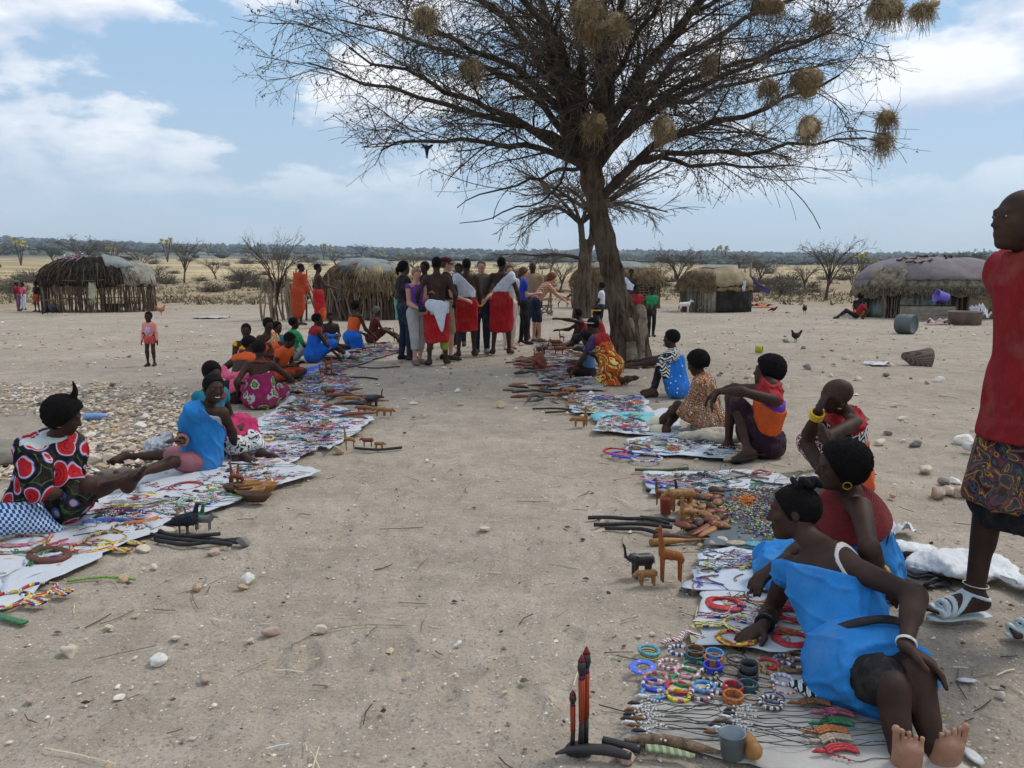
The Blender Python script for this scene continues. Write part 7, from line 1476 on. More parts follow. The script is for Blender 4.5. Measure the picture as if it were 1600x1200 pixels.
NB = [(1014, 1026, 'turq', 'T', 1), (1014, 1031, 'brown', 't', 0), (1014, 1034, 'lime', 't', 0), (1060, 1026, 'navy,white', 's', 1), (1086, 1029, 'brown', 'c', 1), (1085, 1038, 'teal', 'c', 0), (1116, 1034, 'sky', 'c', 1), (1114, 1042, 'orange', 'c', 0), (1150, 1037, 'black', 't', 0), (1152, 1043, 'black,brown', 't', 0), (1045, 1048, 'rose,white', 's', 0), (1083, 1051, 'green,green,green,white', 'T', 0), (1113, 1054, 'blue', 'c', 0), (1141, 1057, 'black', 't', 0), (1073, 1061, 'pink,pink,pink,white', 'T', 0),
      (1105, 1065, 'beige,black', 's', 0), (1024, 1070, 'rose,beige', 'T', 0), (1067, 1073, 'green,green,green,beige', 'T', 0), (1138, 1071, 'black', 't', 0), (1168, 1067, 'black', 'c', 0), (1022, 1081, 'blue,blue,blue,white', 'T', 0), (1060, 1085, 'red,red,red,beige', 'T', 0), (1099, 1083, 'sky', 'T', 0), (1021, 1094, 'sky,sky,sky,rose', 'T', 0), (1059, 1097, 'yellow,yellow,yellow,rose', 'T', 0), (1095, 1096, 'white,black,rose', 's', 0), (1122, 1087, 'black,white', 's', 0), (1145, 1087, 'red', 'c', 0), (1145, 1102, 'orange', 'c', 0), (1190, 1077, 'brown', 't', 0), (1196, 1066, 'beige', 't', 0),
      (1200, 1048, 'red', 'T', 0), (1201, 1056, 'lime,red', 's', 0), (1194, 1088, 'beige', 't', 0), (1175, 1097, 'brown', 't', 0), (1175, 1107, 'beige', 't', 0), (1207, 1101, 'navy', 't', 0), (1204, 1109, 'white,black', 's', 0), (1222, 1072, 'lilac,white', 's', 0), (1247, 1046, 'black,white', 'T', 0), (1168, 1084, 'teal', 'c', 0), (1040, 1058, 'beige,brown', 't', 0), (1225, 1086, 'red,white', 't', 0), (1178, 1052, 'turq,beige', 's', 0), (1225, 1040, 'navy,beige', 's', 0), (1245, 1036, 'brown', 's', 0)]
KW = {'T': 'thick tubular', 't': 'thin', 'c': 'wide stacked', 's': 'knobbly segmented'}
CN = {'turq': 'turquoise', 'navy': 'navy', 'sky': 'sky blue', 'lime': 'lime green', 'blue': 'deep blue', 'rose': 'rose'}
for i, (u, v, c, k, _) in enumerate(NB):
    cl = c.split(','); R = {'T': .038, 't': .036, 'c': .030, 's': .034}[k]*random.uniform(.95, 1.05)
    if k == 'c': me = cached(('c', c), lambda: mesh_np('bracelet', *join_vf([ring((0, 0, z), .031, .0042, 40, 6) for z in (-.006, 0, .006, .012)]), BM[cl[0]]))
    else: me = cached((k, c), lambda: segring(R, {'T': .006, 't': .0026, 's': .006}[k], cl, 12 if k == 'T' else 22, lump=.25 if k == 's' else .12, ns=8))
    nm = sorted(set(CN.get(q, q) for q in cl)); lay('bracelet', me, u, v, f"{KW[k]} bracelet in {' and '.join(nm)}, {'left' if u < 1050 else 'middle' if u < 1118 else 'right' if u < 1180 else 'far right'} side, {['nearest the collars', 'second row from the collars', 'middle row', 'nearest the cords'][0 if v < 1045 else 1 if v < 1064 else 2 if v < 1082 else 3]}", 'bracelet', z=.026, s=1.06)
V, Q = lathe([(.022, .004), (.026, .007), (.043, .006), (.046, .002), (.043, 0), (.022, 0)], 40, closed=True); DISC = fabric('beads_blue_disc', srgb(90, 120, 210), 'spots', (srgb(220, 150, 170),), 40)
lay('bead_disc', mesh_np('bead_disc', V, Q, DISC), 1004, 1053, 'flat blue beaded disc with pink dots, leftmost of the bracelets', 'bead disc', s=1.15)
for i, (u, v) in enumerate([(1096, 1066), (1110, 1063), (1060, 1060)]): pass
# cord necklaces: a loop of thin black cord with pale beads and a pendant
def cord_mesh(i, L, beads, cordm, pend):
    rg = np.random.default_rng(i); ps = []; n = 26; t = np.linspace(0, 1, n)
    for sgn in (-1, 1):
        y = sgn*(.012+.022*np.sin(t*math.pi)**.8)+.012*np.sin(t*5+rg.random()*6)+.006*np.sin(t*13+rg.random()*6); ps.append(np.c_[t*L, y, .003+.003*np.sin(t*9+rg.random()*6)**2])
    path = np.r_[ps[0], ps[1][::-1]]; vf = [tube(path, .0016, 4, False)]; nc = len(vf[0][1]); bs = []
    for q in np.linspace(.02, .2, 6):
        for pth in ps:
            j = int(q*(n-1)); c = pth[j]*V3(1, 1, 0)+V3(rg.normal()*.002, rg.normal()*.002, .006); V, Q = lathe([(.0005, -.0045), (.0042, -.002), (.0045, .002), (.0005, .0045)], 7); bs.append((V+c, Q))
    pd = tube([(-.045, 0, .005), (-.03, 0, .009), (-.01, 0, .008), (.004, 0, .005)], [.002, .0075, .0065, .002], 7)
    V, F = join_vf(vf+bs+[pd]); mi = np.r_[np.zeros(nc, int), np.tile(np.r_[np.ones(7*3*1, int)*1], len(bs))[:len(bs)*21], np.full(len(pd[1]), 2)]
    return mesh_np('necklace', V, F, [cordm, beads, pend], True, mi[:len(F)])
BK = BM['black']; CORDS = [cord_mesh(i, [.30, .26, .33, .28][i % 4], BM['white'], BK, [BK, BM['white'], BM['brown'], BK][i % 4]) for i in range(7)]
for i, (u, v) in enumerate([(1000, 1112), (1002, 1118), (996, 1124), (994, 1130), (990, 1138), (992, 1146), (1000, 1152), (1008, 1160), (1012, 1106), (1006, 1142)]): lay('cord_necklace', CORDS[i % 7], u, v, 'black cord necklace with white beads, in the left bunch on the nearest sheet', 'necklace', 'cord necklaces, left bunch', rz=random.uniform(-.12, .12)-.03*i+.1, z=.024+i*.0012)
for i, (u, v) in enumerate([(1150, 1121), (1148, 1128), (1142, 1136), (1134, 1142), (1128, 1150), (1132, 1156), (1120, 1162), (1146, 1148)]): lay('cord_necklace', CORDS[(i+3) % 7], u, v, 'black cord necklace with white beads, in the right bunch on the nearest sheet', 'necklace', 'cord necklaces, right bunch', rz=random.uniform(-.1, .1)-.04*i+.08, z=.024+i*.0012)
for i, (u, v, c1, c2, lb) in enumerate([(1250, 1112, 'brown', 'brown', 'brown stone bead necklace by the black shorts'), (1345, 1117, 'yellow', 'yellow', 'bright yellow bead necklace touching the black shorts'), (1285, 1128, 'rose', 'black', 'rose red bead necklace bent like a hook'), (1284, 1144, 'green', 'green', 'green fringed bead necklace'),
                                       (1275, 1158, 'orange', 'sky', 'orange and white bead choker on pale blue strings'), (1282, 1172, 'beige', 'black', 'pale shell necklace on dark strings'), (1290, 1188, 'red', 'black', 'red bead rope at the bottom edge')]):
    me = cord_mesh(20+i, .27, BM[c1], BM[c2], BM[c1]); o = lay('bead_necklace', me, u, v, lb, 'necklace', rz=-.12+.03*i)
    rg = np.random.default_rng(i); t = np.linspace(0, 1, 26); pts = np.c_[.0+.10*t, .02*np.sin(t*3.1)+.006*rg.normal(size=26)*.2, .008+0*t]; parts = [tube(pts, .006, 6)] + [tube(pts+V3(.0, .012*k, 0), .005, 6) for k in (-1, 1)]
    o2 = obj('bead_band', mesh_np('bead_band', *join_vf(parts), BM[c1]), o)
V, Q = box(-.055, .055, -.018, .018, 0, .012); V2, Q2 = box(-.055, .055, .021, .045, 0, .012); KB = fabric('beads_kenya_band', srgb(18, 30, 26), 'zigzag', (srgb(210, 214, 210),), 26)
lay('bead_band', mesh_np('bead_band', V, Q, KB, False), 1256, 1090, 'dark beaded wrist band with white lettering pattern, near the blue skirt', 'bead band', rz=-1.1); lay('bead_band', mesh_np('bead_band', V2, Q2, fabric('beads_green_band', srgb(24, 84, 62), 'zigzag', (srgb(214, 214, 210),), 26), False), 1258, 1090, 'green beaded wrist band touching the dark one', 'bead band', rz=-1.1)
lay('cuff', mesh_np('cuff', *lathe([(.030, 0), (.033, 0), (.033, .045), (.030, .045)], 24, closed=True), BM['black']), 1170, 1063, 'tall black leather cuff standing among the bracelets', 'cuff')
lay('buckle_strap', mesh_np('buckle_strap', *tube([(-.05, 0, .006), (0, .006, .006), (.05, 0, .006)], .014, 8, True, (V3(0, 0, 1), .35)), BM['brown']), 1247, 1061, 'brown leather strap beside the blue skirt', 'strap', rz=0)
# large flat collars
def collar_mesh(R, w, cols, seed=0, tail=None, rise=.010, tm=None):
    n = 60; th = np.arange(n)*2*math.pi/n; nr = max(3, int(w/.006)); V = []; mi = []; rg = np.random.default_rng(seed)
    for k in range(nr+1):
        r = R-w+w*k/nr; V.append(np.stack([np.cos(th)*r, np.sin(th)*r, .004+rise*(1-k/nr)+.003*np.sin(th*3+seed)+.0022*(k % 2)], -1))
    V.append(np.stack([np.cos(th)*R, np.sin(th)*R, 0*th], -1)); V.append(np.stack([np.cos(th)*(R-w), np.sin(th)*(R-w), 0*th], -1)); m = len(V); V = np.array(V).reshape(-1, 3)
    i = np.arange(m)[:, None]; j = np.arange(n)[None]; F = np.stack([i*n+j, i*n+(j+1) % n, ((i+1) % m)*n+(j+1) % n, ((i+1) % m)*n+j], -1).reshape(-1, 4)[:, ::-1]
    seg = rg.integers(0, len(cols), 20); mi = np.array([(seg[(jj*20//n+ii*7) % 20] if len(cols) > 1 else 0) for ii in range(m) for jj in range(n)])
    parts = [(V, F)]
    if tail:
        L, tw, k = tail; nt = 10; x = np.linspace(-R-L, -R+.004, nt)
        for q in range(k):
            y = (q-(k-1)/2)*tw/k; pth = np.c_[x, y*(.6+.6*np.linspace(1, 0, nt))+rg.normal(size=nt)*.001, .006+0*x]; v, f = tube(pth, tw/k*.55, 5); parts.append((v, f)); mi = np.r_[mi, (np.arange(len(f))//5//2+q) % len(cols)]
    V, F = join_vf(parts); return mesh_np('beaded_collar', V, F, [BM[c] for c in cols], True, mi)
WM = ['white', 'orange', 'red', 'black']
for i, (u, v, R, w, cols, tl, lb) in enumerate([
    (1190, 943, .082, .014, ['white', 'brown', 'black', 'orange'], (.11, .05, 6), 'gold and white beaded collar with a striped tail, top of the collar sheet'), (1132, 953, .085, .030, ['red'], None, 'plain flat red collar on the left of the collar sheet'), (1166, 970, .080, .010, ['white', 'rose', 'navy'], (.13, .045, 6), 'white and rose ringed collar with striped tail'),
    (1158, 987, .080, .012, ['yellow', 'black', 'white'], (.12, .05, 6), 'thin yellow and black collar with blue tail'), (1150, 1007, .085, .020, ['orange', 'orange', 'brown', 'red', 'yellow'], None, 'yellow and red checkered collar under the hand'), (1238, 1009, .082, .026, ['red'], None, 'stacked red collar beside the blue wrap'), (1245, 951, .075, .016, ['red'], None, 'red collar partly behind the leaning arm, far one'), (1240, 972, .075, .020, ['red'], None, 'red collar behind the leaning arm, near one'), (1235, 988, .085, .016, WM, None, 'white and orange collar behind the leaning arm'),
    (293, 767, .125, .045, ['orange', 'navy', 'white', 'red', 'black'], None, 'widest rainbow bead collar on the left sheet near the blue cape'), (205, 831, .105, .018, ['white', 'beige', 'brown'], None, 'pale woven bead collar near the black sticks'), (166, 850, .115, .016, ['yellow', 'brown', 'beige'], (.12, .05, 5), 'yellow rimmed collar in the middle of the left sheet'), (145, 862, .11, .014, ['red', 'yellow', 'beige'], (.12, .05, 5), 'red and yellow collar with tail on the left sheet'), (40, 850, .14, .02, ['beige', 'yellow', 'rose'], None, 'yellow and pink collar below the checked bag'), (30, 858, .15, .018, ['orange', 'beige', 'brown'], None, 'orange and beige collar nearest the left edge of the sheet'),
    (60, 931, .085, .016, ['white', 'red', 'yellow', 'navy'], (.09, .06, 6), 'white and red collar on bare ground with striped tassel'), (14, 947, .095, .014, ['yellow', 'white', 'navy', 'red'], (.10, .06, 6), 'yellow collar on bare ground with green tassel'), (425, 750, .07, .02, WM, None, 'small white and orange collar near the leaning hand'),
    (1010, 721, .13, .018, ['lilac', 'white', 'navy'], None, 'large lilac and white ring collar beside the orange vest sheet'), (975, 716, .11, .024, ['blue'], None, 'deep blue ring collar left of the lilac one'), (962, 711, .11, .024, ['red'], None, 'orange red ring collar left of the deep blue one'), (985, 668, .09, .014, ['navy', 'white', 'red'], None, 'dark blue dotted collar in front of the print dress'), (1190, 744, .07, .02, ['rose', 'brown'], None, 'rose collar at the hair of the nearest woman'), (440, 706, .09, .03, ['white', 'black'], None, 'black and white spotted ring beside the magenta cloth')]):
    tz = {True: math.pi if False else 0}.get(True); rz = 0.05
    if u < 200 and tl: rz = math.pi*.93
    lay('beaded_collar', collar_mesh(R, w, cols, i, tl), u, v, lb, 'bead collar', rz=rz, z=.026)
def curve_item(name, pts, r, m, label, cat, z=.02, sides=6, flat=None, n=None, rad=None, **k):
    w = [G(*p[:2])+V3(0, 0, (p[2] if len(p) > 2 else 0)) for p in pts]; w = resample(w, n or max(6, len(w)*4)); o = w[0]*V3(1, 1, 0)
    rr = rad if rad is None else np.interp(np.linspace(0, 1, len(w)), np.linspace(0, 1, len(rad)), rad)
    return obj(name, mesh_np(name, *[q-V3(*o[:2], -z) if i == 0 else q for i, q in enumerate(tube(w, r if rr is None else rr, sides, True, flat))], m), None, (o[0], o[1], 0), label=label, cat=cat, **k)
DIA = fabric('beads_diamond', srgb(120, 22, 34), 'zigzag', (srgb(222, 214, 210),), 30)
curve_item('bead_belt', [(1035, 1012), (1048, 1006), (1060, 1010), (1068, 994), (1082, 996), (1100, 1006)], .014, DIA, 'red and white diamond bead belt curling off the collar sheet corner', 'bead belt', .022, 8, (V3(0, 0, 1), .5))
curve_item('bead_rope', [(130, 826), (150, 822), (175, 820), (198, 821), (214, 826)], .018, bm_('beads_rope_blue', srgb(70, 110, 190)), 'thick pale blue bead rope on the left sheet', 'bead rope', .03, 8); curve_item('bead_rope', [(196, 827), (215, 826), (235, 822), (246, 818)], .02, BM['orange'], 'orange and blue bead rope beside the thick blue one', 'bead rope', .03, 8)
curve_item('leather_belt', [(48, 876), (60, 869), (85, 868), (105, 872), (108, 880), (90, 887), (62, 888), (47, 880)], .02, mat('leather_brown', srgb(96, 58, 44), .55, .25, 8, .3), 'wide brown leather belt coiled on the left sheet', 'belt', .035, 8, n=40)
curve_item('bead_string', [(105, 912), (130, 908), (160, 905), (190, 906), (212, 909)], .006, BM['lime'], 'loose green and white bead string on bare ground', 'bead string', .012); curve_item('tassel', [(-5, 966), (15, 974), (40, 980)], .018, BM['green'], 'green bead tassel at the left edge on bare ground', 'tassel', .02, 8, (V3(0, 0, 1), .4))
# sticks and clubs
STKB = mat('stick_black', (.030, .028, .028), .7, .4, 20, .5, 60, .01, .3); WOODT = mat('wood_tan', srgb(166, 120, 66), .55, .3, 10, .3, 40, .006, .4, col2=srgb(120, 78, 40)); WOODR = mat('wood_red', srgb(134, 66, 34), .5, .3, 10, .3, 40, .006, .45, col2=srgb(92, 42, 24)); WOODB = mat('wood_black', (.020, .017, .018), .4, .3, 10, .2, spec=.5); WOODD = mat('wood_dark', srgb(74, 52, 40), .6, .35, 10, .3)
for i, (pts, lb) in enumerate([([(240, 845), (280, 840), (330, 846), (372, 852)], 'upper black stick in the bundle beside the white sheet'), ([(244, 850), (290, 858), (330, 852), (376, 848)], 'bent black stick crossing the bundle'), ([(236, 842), (270, 850), (300, 852), (362, 858)], 'lower black stick in the bundle beside the white sheet'), ([(250, 838), (262, 845), (300, 847), (345, 843)], 'short black stick on top of the bundle')]):
    curve_item('black_stick', pts, .011, STKB, lb, 'stick', .016+i*.006, n=14)
for i, (pts, lb, m) in enumerate([([(919, 813), (950, 811), (985, 816), (1010, 812), (1045, 822)], 'longest twisted black stick left of the carved giraffe', STKB), ([(928, 824), (960, 823), (1000, 822), (1050, 828)], 'black stick with a white and orange bead end', STKB), ([(945, 829), (975, 830), (1005, 830), (1030, 838)], 'shortest stick with banded end', STKB), ([(1000, 812), (1030, 815), (1055, 818)], 'dark stick end touching the tan giraffe', STKB),
                                 ([(786, 611), (820, 613), (860, 612), (905, 614)], 'long thin stick pointing to the path, front one', STICKD), ([(818, 622), (860, 620), (905, 622)], 'thick pale stick beside the far carvings', STICKM), ([(832, 641), (870, 640), (905, 644)], 'twisted dark stick near the carved stool', STKB), ([(852, 647), (880, 645), (910, 645)], 'pale ended stick near the carved stool', STICKD), ([(790, 568), (815, 566), (845, 570)], 'dark stick by the carved post', STICKD), ([(806, 575), (830, 577), (870, 574)], 'reddish stick by the carved post', WOODR),
                                 ([(560, 575), (590, 577), (625, 574)], 'dark stick at the far left row end', STICKD), ([(540, 592), (570, 591), (590, 594)], 'pair of bent sticks beside the far left carvings', STKB), ([(1010, 770), (1100, 762), (1195, 742)], 'long dark cord along the edge of the white sheet', STKB), ([(555, 703), (590, 706), (628, 702)], 'black stick beside the carved pair on the left', STKB), ([(992, 737), (1040, 738), (1075, 735)], 'green and brown rod above the white sheet', mat('rod_green', srgb(74, 92, 60), .7, .3))]):
    curve_item('stick', pts, .012 if v > 0 else .01, m, lb, 'stick', .016, n=12)
for i, (pts, lb) in enumerate([([(1016, 853), (1040, 851), (1065, 850), (1110, 848)], 'tan wooden club with dark end and bead rings, lower one'), ([(1022, 845), (1045, 843), (1075, 846), (1105, 850)], 'dark wooden club above the tan one')]): curve_item('club', pts, .012, WOODT if i == 0 else WOODD, lb, 'club', .02, 8, None, 16, [.020, .024, .018, .010, .009, .009])
for i, (pts, m, lb) in enumerate([([(1080, 846), (1105, 832), (1135, 815)], WOODR, 'red carved knife sheath laid across the others'), ([(1072, 838), (1098, 824), (1128, 810)], WOODD, 'dark knife sheath beside the red carved one'), ([(1092, 848), (1118, 834), (1142, 820)], WOODT, 'tan knife with curved handle')]): curve_item('carved_knife', pts, .022, m, lb, 'knife', .035, 8, (V3(0, 0, 1), .6), 12, [.012, .026, .026, .02, .008])
# painted figures on a stand, nearest
g = G(905, 1174); e = empty('figure_stand', g, 0, label='three tall painted wooden figures on a dark round base, alone at the front', cat='carving'); PR = mat('paint_dark_red', srgb(110, 30, 34), .5, .3, 30, .3); PB = fabric('paint_banded', srgb(120, 34, 34), 'stripes', (srgb(176, 90, 50),), 60)
V, Q = lathe([(.001, 0), (.055, 0), (.058, .008), (.05, .018), (.001, .02)], 24); obj('base', mesh_np('base', V*V3(.8, .6, 1), Q, STKB), e)
for i, (x, y, h, s) in enumerate([(-.022, .0, .205, .75), (.004, -.006, .325, .9), (.020, .012, .342, .9)]):
    f = empty('figure', (x, y, 0)); f.parent = e
    obj('shaft', mesh_np('shaft', *tube([(0, 0, .015), (.002, 0, h*.32)], [.011*s, .009*s], 8), STKB), f); obj('body', mesh_np('body', *tube([(.002, 0, h*.32), (.001, 0, h*.55), (0, 0, h*.75)], [.0105*s, .011*s, .012*s], 8), PB), f)
    obj('neck', mesh_np('neck', *tube([(0, 0, h*.75), (0, 0, h*.80)], [.011*s, .010*s], 8), mat('paint_purple', srgb(90, 40, 80), .5)), f); obj('face', mesh_np('face', *tube([(0, 0, h*.80), (0, -.002, h*.86), (0, -.001, h*.93)], [.011*s, .016*s, .013*s], 10), WOODB), f); obj('hat', mesh_np('hat', *tube([(0, 0, h*.93), (0, 0, h*.955), (0, 0, h)], [.014*s, .010*s, .0025*s], 8), PR), f)
# things along the bottom edge
curve_item('carved_horn', [(868, 1192), (885, 1186), (915, 1184), (950, 1186), (985, 1196)], .02, WOODB, 'black curved horn with a white dash at the bottom edge', 'horn', .03, 10, None, 20, [.004, .012, .017, .017, .012])
curve_item('sword_sheath', [(1008, 1182), (1030, 1184), (1060, 1190), (1085, 1196)], .03, fabric('sheath_banded', srgb(120, 128, 84), 'stripes', (srgb(150, 164, 140),), 14), 'sheath with green and cream bands beside the pinkish stone', 'sheath', .03, 8, (V3(0, 0, 1), .35), 14, [.018, .020, .018, .012]); curve_item('fly_whisk', [(975, 1170), (1030, 1168), (1070, 1176), (1125, 1190)], .02, mat('hide_brown', srgb(140, 116, 92), .95, .5, 30, .9, 90, .02), 'hairy hide whisk lying along the front of the nearest sheet', 'whisk', .03, 8, None, 18, [.005, .015, .019, .015, .006])
curve_item('knife_black', [(942, 1166), (965, 1172), (1000, 1180)], .014, WOODB, 'black knife handle beside the figure stand', 'knife', .02, 8)
V, Q = lathe([(.001, 0), (.034, 0), (.040, .075), (.042, .077), (.038, .075), (.032, .004), (.001, .004)], 26); lay('tin_cup', mesh_np('tin_cup', V, Q, mat('tin_grey', srgb(130, 140, 146), .4, .2, 8, .1, metal=.6)), 1144, 1192, 'grey tin cup in the nearest corner of the sheet', 'cup', rz=0)
lay('wood_block', mesh_np('wood_block', *Field(.005).cap((0, -.02, .03), (0, .03, .035), .028, .02, .01).mesh(), WOODT), 1172, 1192, 'rounded tan wood carving beside the tin cup', 'carving', rz=0)
# carved animals ---------------------------------------------------------------
def fm(F, name, m): V, Q = F.mesh(); return mesh_np(name, relax(V, Q, 1), Q, m)
def giraffe(h=1.0, look=1):
    F = Field(.016*h); c = lambda a, b, r1, r2, k=.02: F.cap(np.array(a)*h, np.array(b)*h, r1*h, r2*h, k*h)
    c((.02, 0, .47), (.26, 0, .42), .085, .075); c((.26, 0, .42), (.32, 0, .36), .06, .05)
    for x, y in ((0, -.04), (0, .04), (.29, -.04), (.29, .04)): c((x, y, .42), (x+.005, y, .02), .032, .022)
    c((-.01, 0, .50), (-.05, 0, .88), .058, .03); c((-.05, 0, .90), (-.12, 0, .875), .032, .020); c((-.045, -.015, .92), (-.04, -.018, .97), .010, .008, .005); c((-.045, .015, .92), (-.04, .018, .97), .010, .008, .005); c((.33, 0, .42), (.355, 0, .22), .012, .010); return F
def elephant(h=1.0):
    F = Field(.022*h); c = lambda a, b, r1, r2, k=.04: F.cap(np.array(a)*h, np.array(b)*h, r1*h, r2*h, k*h)
    c((.1, 0, .62), (.55, 0, .60), .22, .23); c((-.08, 0, .72), (-.0, 0, .70), .15, .17); c((-.18, 0, .68), (-.32, 0, .78), .07, .055); c((-.32, 0, .78), (-.36, 0, 1.1), .055, .042); c((-.36, 0, 1.1), (-.42, 0, 1.25), .042, .035)
    for x, y in ((.05, -.12), (.05, .12), (.55, -.12), (.55, .12)): c((x, y, .5), (x, y, .03), .085, .075)
    for y in (-1, 1): F.ell(np.array((.06, y*.17, .68))*h, V3(.11, .03, .16)*h, None, .02*h); c((-.16, y*.07, .62), (-.30, y*.08, .55), .022, .012, .01)
    c((.78, 0, .6), (.82, 0, .35), .02, .014, .02); return F
def beast(h=1.0, head=.16, neck=0, horn=False, leg=.075):
    F = Field(.024*h); c = lambda a, b, r1, r2, k=.04: F.cap(np.array(a)*h, np.array(b)*h, r1*h, r2*h, k*h)
    c((.1, 0, .62), (.75, 0, .62), .20, .20); c((0, 0, .66), (-.12, 0, .66+neck), .16, .12); c((-.12, 0, .66+neck), (-.34, 0, .52+neck*1.3), head*.85, head*.6)
    for x, y in ((.06, -.11), (.06, .11), (.72, -.11), (.72, .11)): c((x, y, .5), (x+.01, y, .03), leg, leg*.8)
    for y in (-1, 1): c((-.12, y*.08, .78+neck), (-.10, y*.10, .88+neck), .03, .015, .01)
    if horn: c((-.34, 0, .58), (-.40, 0, .76), .035, .012, .01)
    c((.92, 0, .62), (.98, 0, .3), .02, .014, .02); return F
def fowl(h=1.0, neck=.45):
    F = Field(.03*h); c = lambda a, b, r1, r2, k=.05: F.cap(np.array(a)*h, np.array(b)*h, r1*h, r2*h, k*h)
    c((0, 0, .5), (.45, 0, .42), .22, .16); c((.45, 0, .42), (.85, 0, .30), .13, .04); c((-.12, 0, .6), (-.2, 0, .5+neck), .10, .06); c((-.2, 0, .52+neck), (-.36, 0, .49+neck), .05, .015, .02)
    for y in (-.06, .06): c((.12, y, .4), (.14, y, .04), .03, .022); c((.14, y, .03), (.02, y, .02), .02, .014)
    return F
GF = fabric('wood_giraffe', srgb(150, 84, 40), 'kanga', (srgb(110, 50, 24), srgb(176, 112, 60)), 60); FOWLM = fabric('wood_spotted', srgb(24, 28, 44), 'spots', (srgb(170, 180, 190),), 90)
GM = [fm(giraffe(), 'giraffe_carving', m) for m in (GF, WOODT, WOODR, WOODB)]; EM = [fm(elephant(), 'elephant_carving', m) for m in (WOODB, WOODD)]; BMM = [fm(beast(1, .2, 0, False, .09), 'animal_carving', WOODT), fm(beast(1, .14, 0, True), 'rhino_carving', WOODT), fm(beast(1, .11, .16, False, .045), 'zebra_carving', fabric('wood_zebra', srgb(150, 150, 146), 'stripes', (srgb(60, 62, 64),), 12)), fm(beast(1, .12, .1, False, .06), 'animal_carving', WOODR)]
FW = [fm(fowl(), 'bird_carving', FOWLM), fm(fowl(1, .5), 'bird_carving', mat('paint_green', srgb(50, 100, 50), .5, .3, 10)), fm(fowl(1, .6), 'bird_carving', WOODB)]
def carve(me, u, v, hpx, h0, lb, rz=0, name=None, group=None, z=.012):
    g = G(u, v); s = hpx/FPX*np.linalg.norm(g-CAMP)/h0; return obj(name or me.name.split('.')[0], me, None, (g[0], g[1], z), (0, 0, rz), s, label=lb, cat='carving', group=group)
for a in [(GM[0], 1034, 913, 90, .97, 'tall patterned giraffe carving standing beside the black elephant', .1), (EM[0], 990, 905, 54, 1.28, 'black elephant carving with trunk raised beside the tall giraffe', .25), (BMM[0], 1000, 918, 24, .85, 'small tan hippo carving at the feet of the black elephant', .15), (GM[1], 1066, 832, 62, .97, 'tan giraffe carving with head lowered, behind the clubs', .5), (GM[2], 1026, 792, 44, .97, 'thin red brown giraffe carving farthest left by the drum', -.3), (FW[2], 1060, 785, 30, 1.05, 'black long necked bird carving behind the tan animals', .0),
          (BMM[1], 1048, 800, 34, .85, 'large tan rhino carving behind the red drum', .1), (GM[1], 281, 838, 38, .97, 'tan giraffe carving beside the spotted fowl', .1), (GM[2], 292, 826, 30, .97, 'red brown giraffe carving behind the tan one', .2), (FW[0], 300, 838, 44, .95, 'dark spotted guinea fowl carving near the black sticks', math.pi), (FW[1], 312, 830, 36, 1.0, 'green necked bird carving behind the guinea fowl', math.pi), (BMM[2], 330, 832, 26, .95, 'grey striped zebra carving right of the green necked bird', math.pi),
          (GM[2], 364, 768, 44, .97, 'dark giraffe carving by the leaning hand, left of the pair', .1), (GM[0], 372, 766, 40, .97, 'brown giraffe carving by the leaning hand, right of the pair', 2.9), (GM[1], 541, 706, 38, .97, 'tan long necked carving on the left sheet edge', .2), (BMM[3], 568, 700, 14, .85, 'reddish lying animal carving beside the long necked one', .1), (BMM[1], 598, 704, 12, .85, 'brown rhino carving on bare ground by the black stick', 3.0), (EM[0], 589, 638, 23, 1.0, 'black elephant carving alone on bare ground beyond the left sheet', math.pi),
          (BMM[0], 588, 651, 14, .85, 'tan lying lion carving under the black elephant', 0), (BMM[0], 612, 651, 12, .85, 'tan crouching carving right of the lion carving', 3.1), (BMM[3], 560, 648, 12, .85, 'brown animal carving left of the lion carving', 0), (GM[2], 510, 588, 26, .97, 'dark giraffe carving standing in the middle of the left row', 0), (GM[0], 518, 580, 24, .97, 'reddish giraffe carving behind the dark one', 3.0), (GM[2], 501, 592, 22, .97, 'short brown giraffe carving left of the dark one', .4),
          (GM[3], 566, 552, 16, .97, 'black figure carving at the far end of the left row', 0), (BMM[3], 508, 622, 14, .85, 'red brown animal carving among the masks', .4), (GM[2], 585, 545, 18, .97, 'brown figure carving near the dark red elder', 0), (GM[2], 616, 534, 22, .97, 'reddish giraffe carving beside the jeans of the standing woman', .5), (GM[1], 836, 574, 30, .97, 'tan tall carving on the far right sheet', .2), (GM[2], 846, 568, 30, .97, 'reddish carving beside the tan tall one', 2.9), (EM[1], 851, 556, 18, 1.1, 'dark elephant carving on the far right sheet', 3.0),
          (GM[2], 875, 536, 20, .97, 'reddish carving at the end of the right row', .2), (BMM[3], 862, 545, 14, .85, 'red brown beast carving at the end of the right row', 0), (BMM[3], 880, 556, 14, .85, 'brown beast carving before the seated children', 3), (GM[1], 915, 668, 34, .97, 'pale seated figure carving with long neck near the stool', 1.4), (BMM[0], 898, 668, 16, .85, 'rough tan animal carving left of the pale seated figure', 0), (BMM[0], 885, 620, 14, .85, 'tan block carving on the sheet beyond the stool', 0)]:
    carve(*a)
V, Q = lathe([(.001, 0), (.03, 0), (.034, .01), (.034, .10), (.031, .105), (.001, .1)], 22); lay('carved_drum', mesh_np('carved_drum', V, Q, fabric('wood_scaled', srgb(130, 60, 44), 'check', (srgb(90, 36, 30),), 110)), 1040, 806, 'round red carved drum in front of the rhino carving', 'drum', s=.95, z=.012, rz=0)
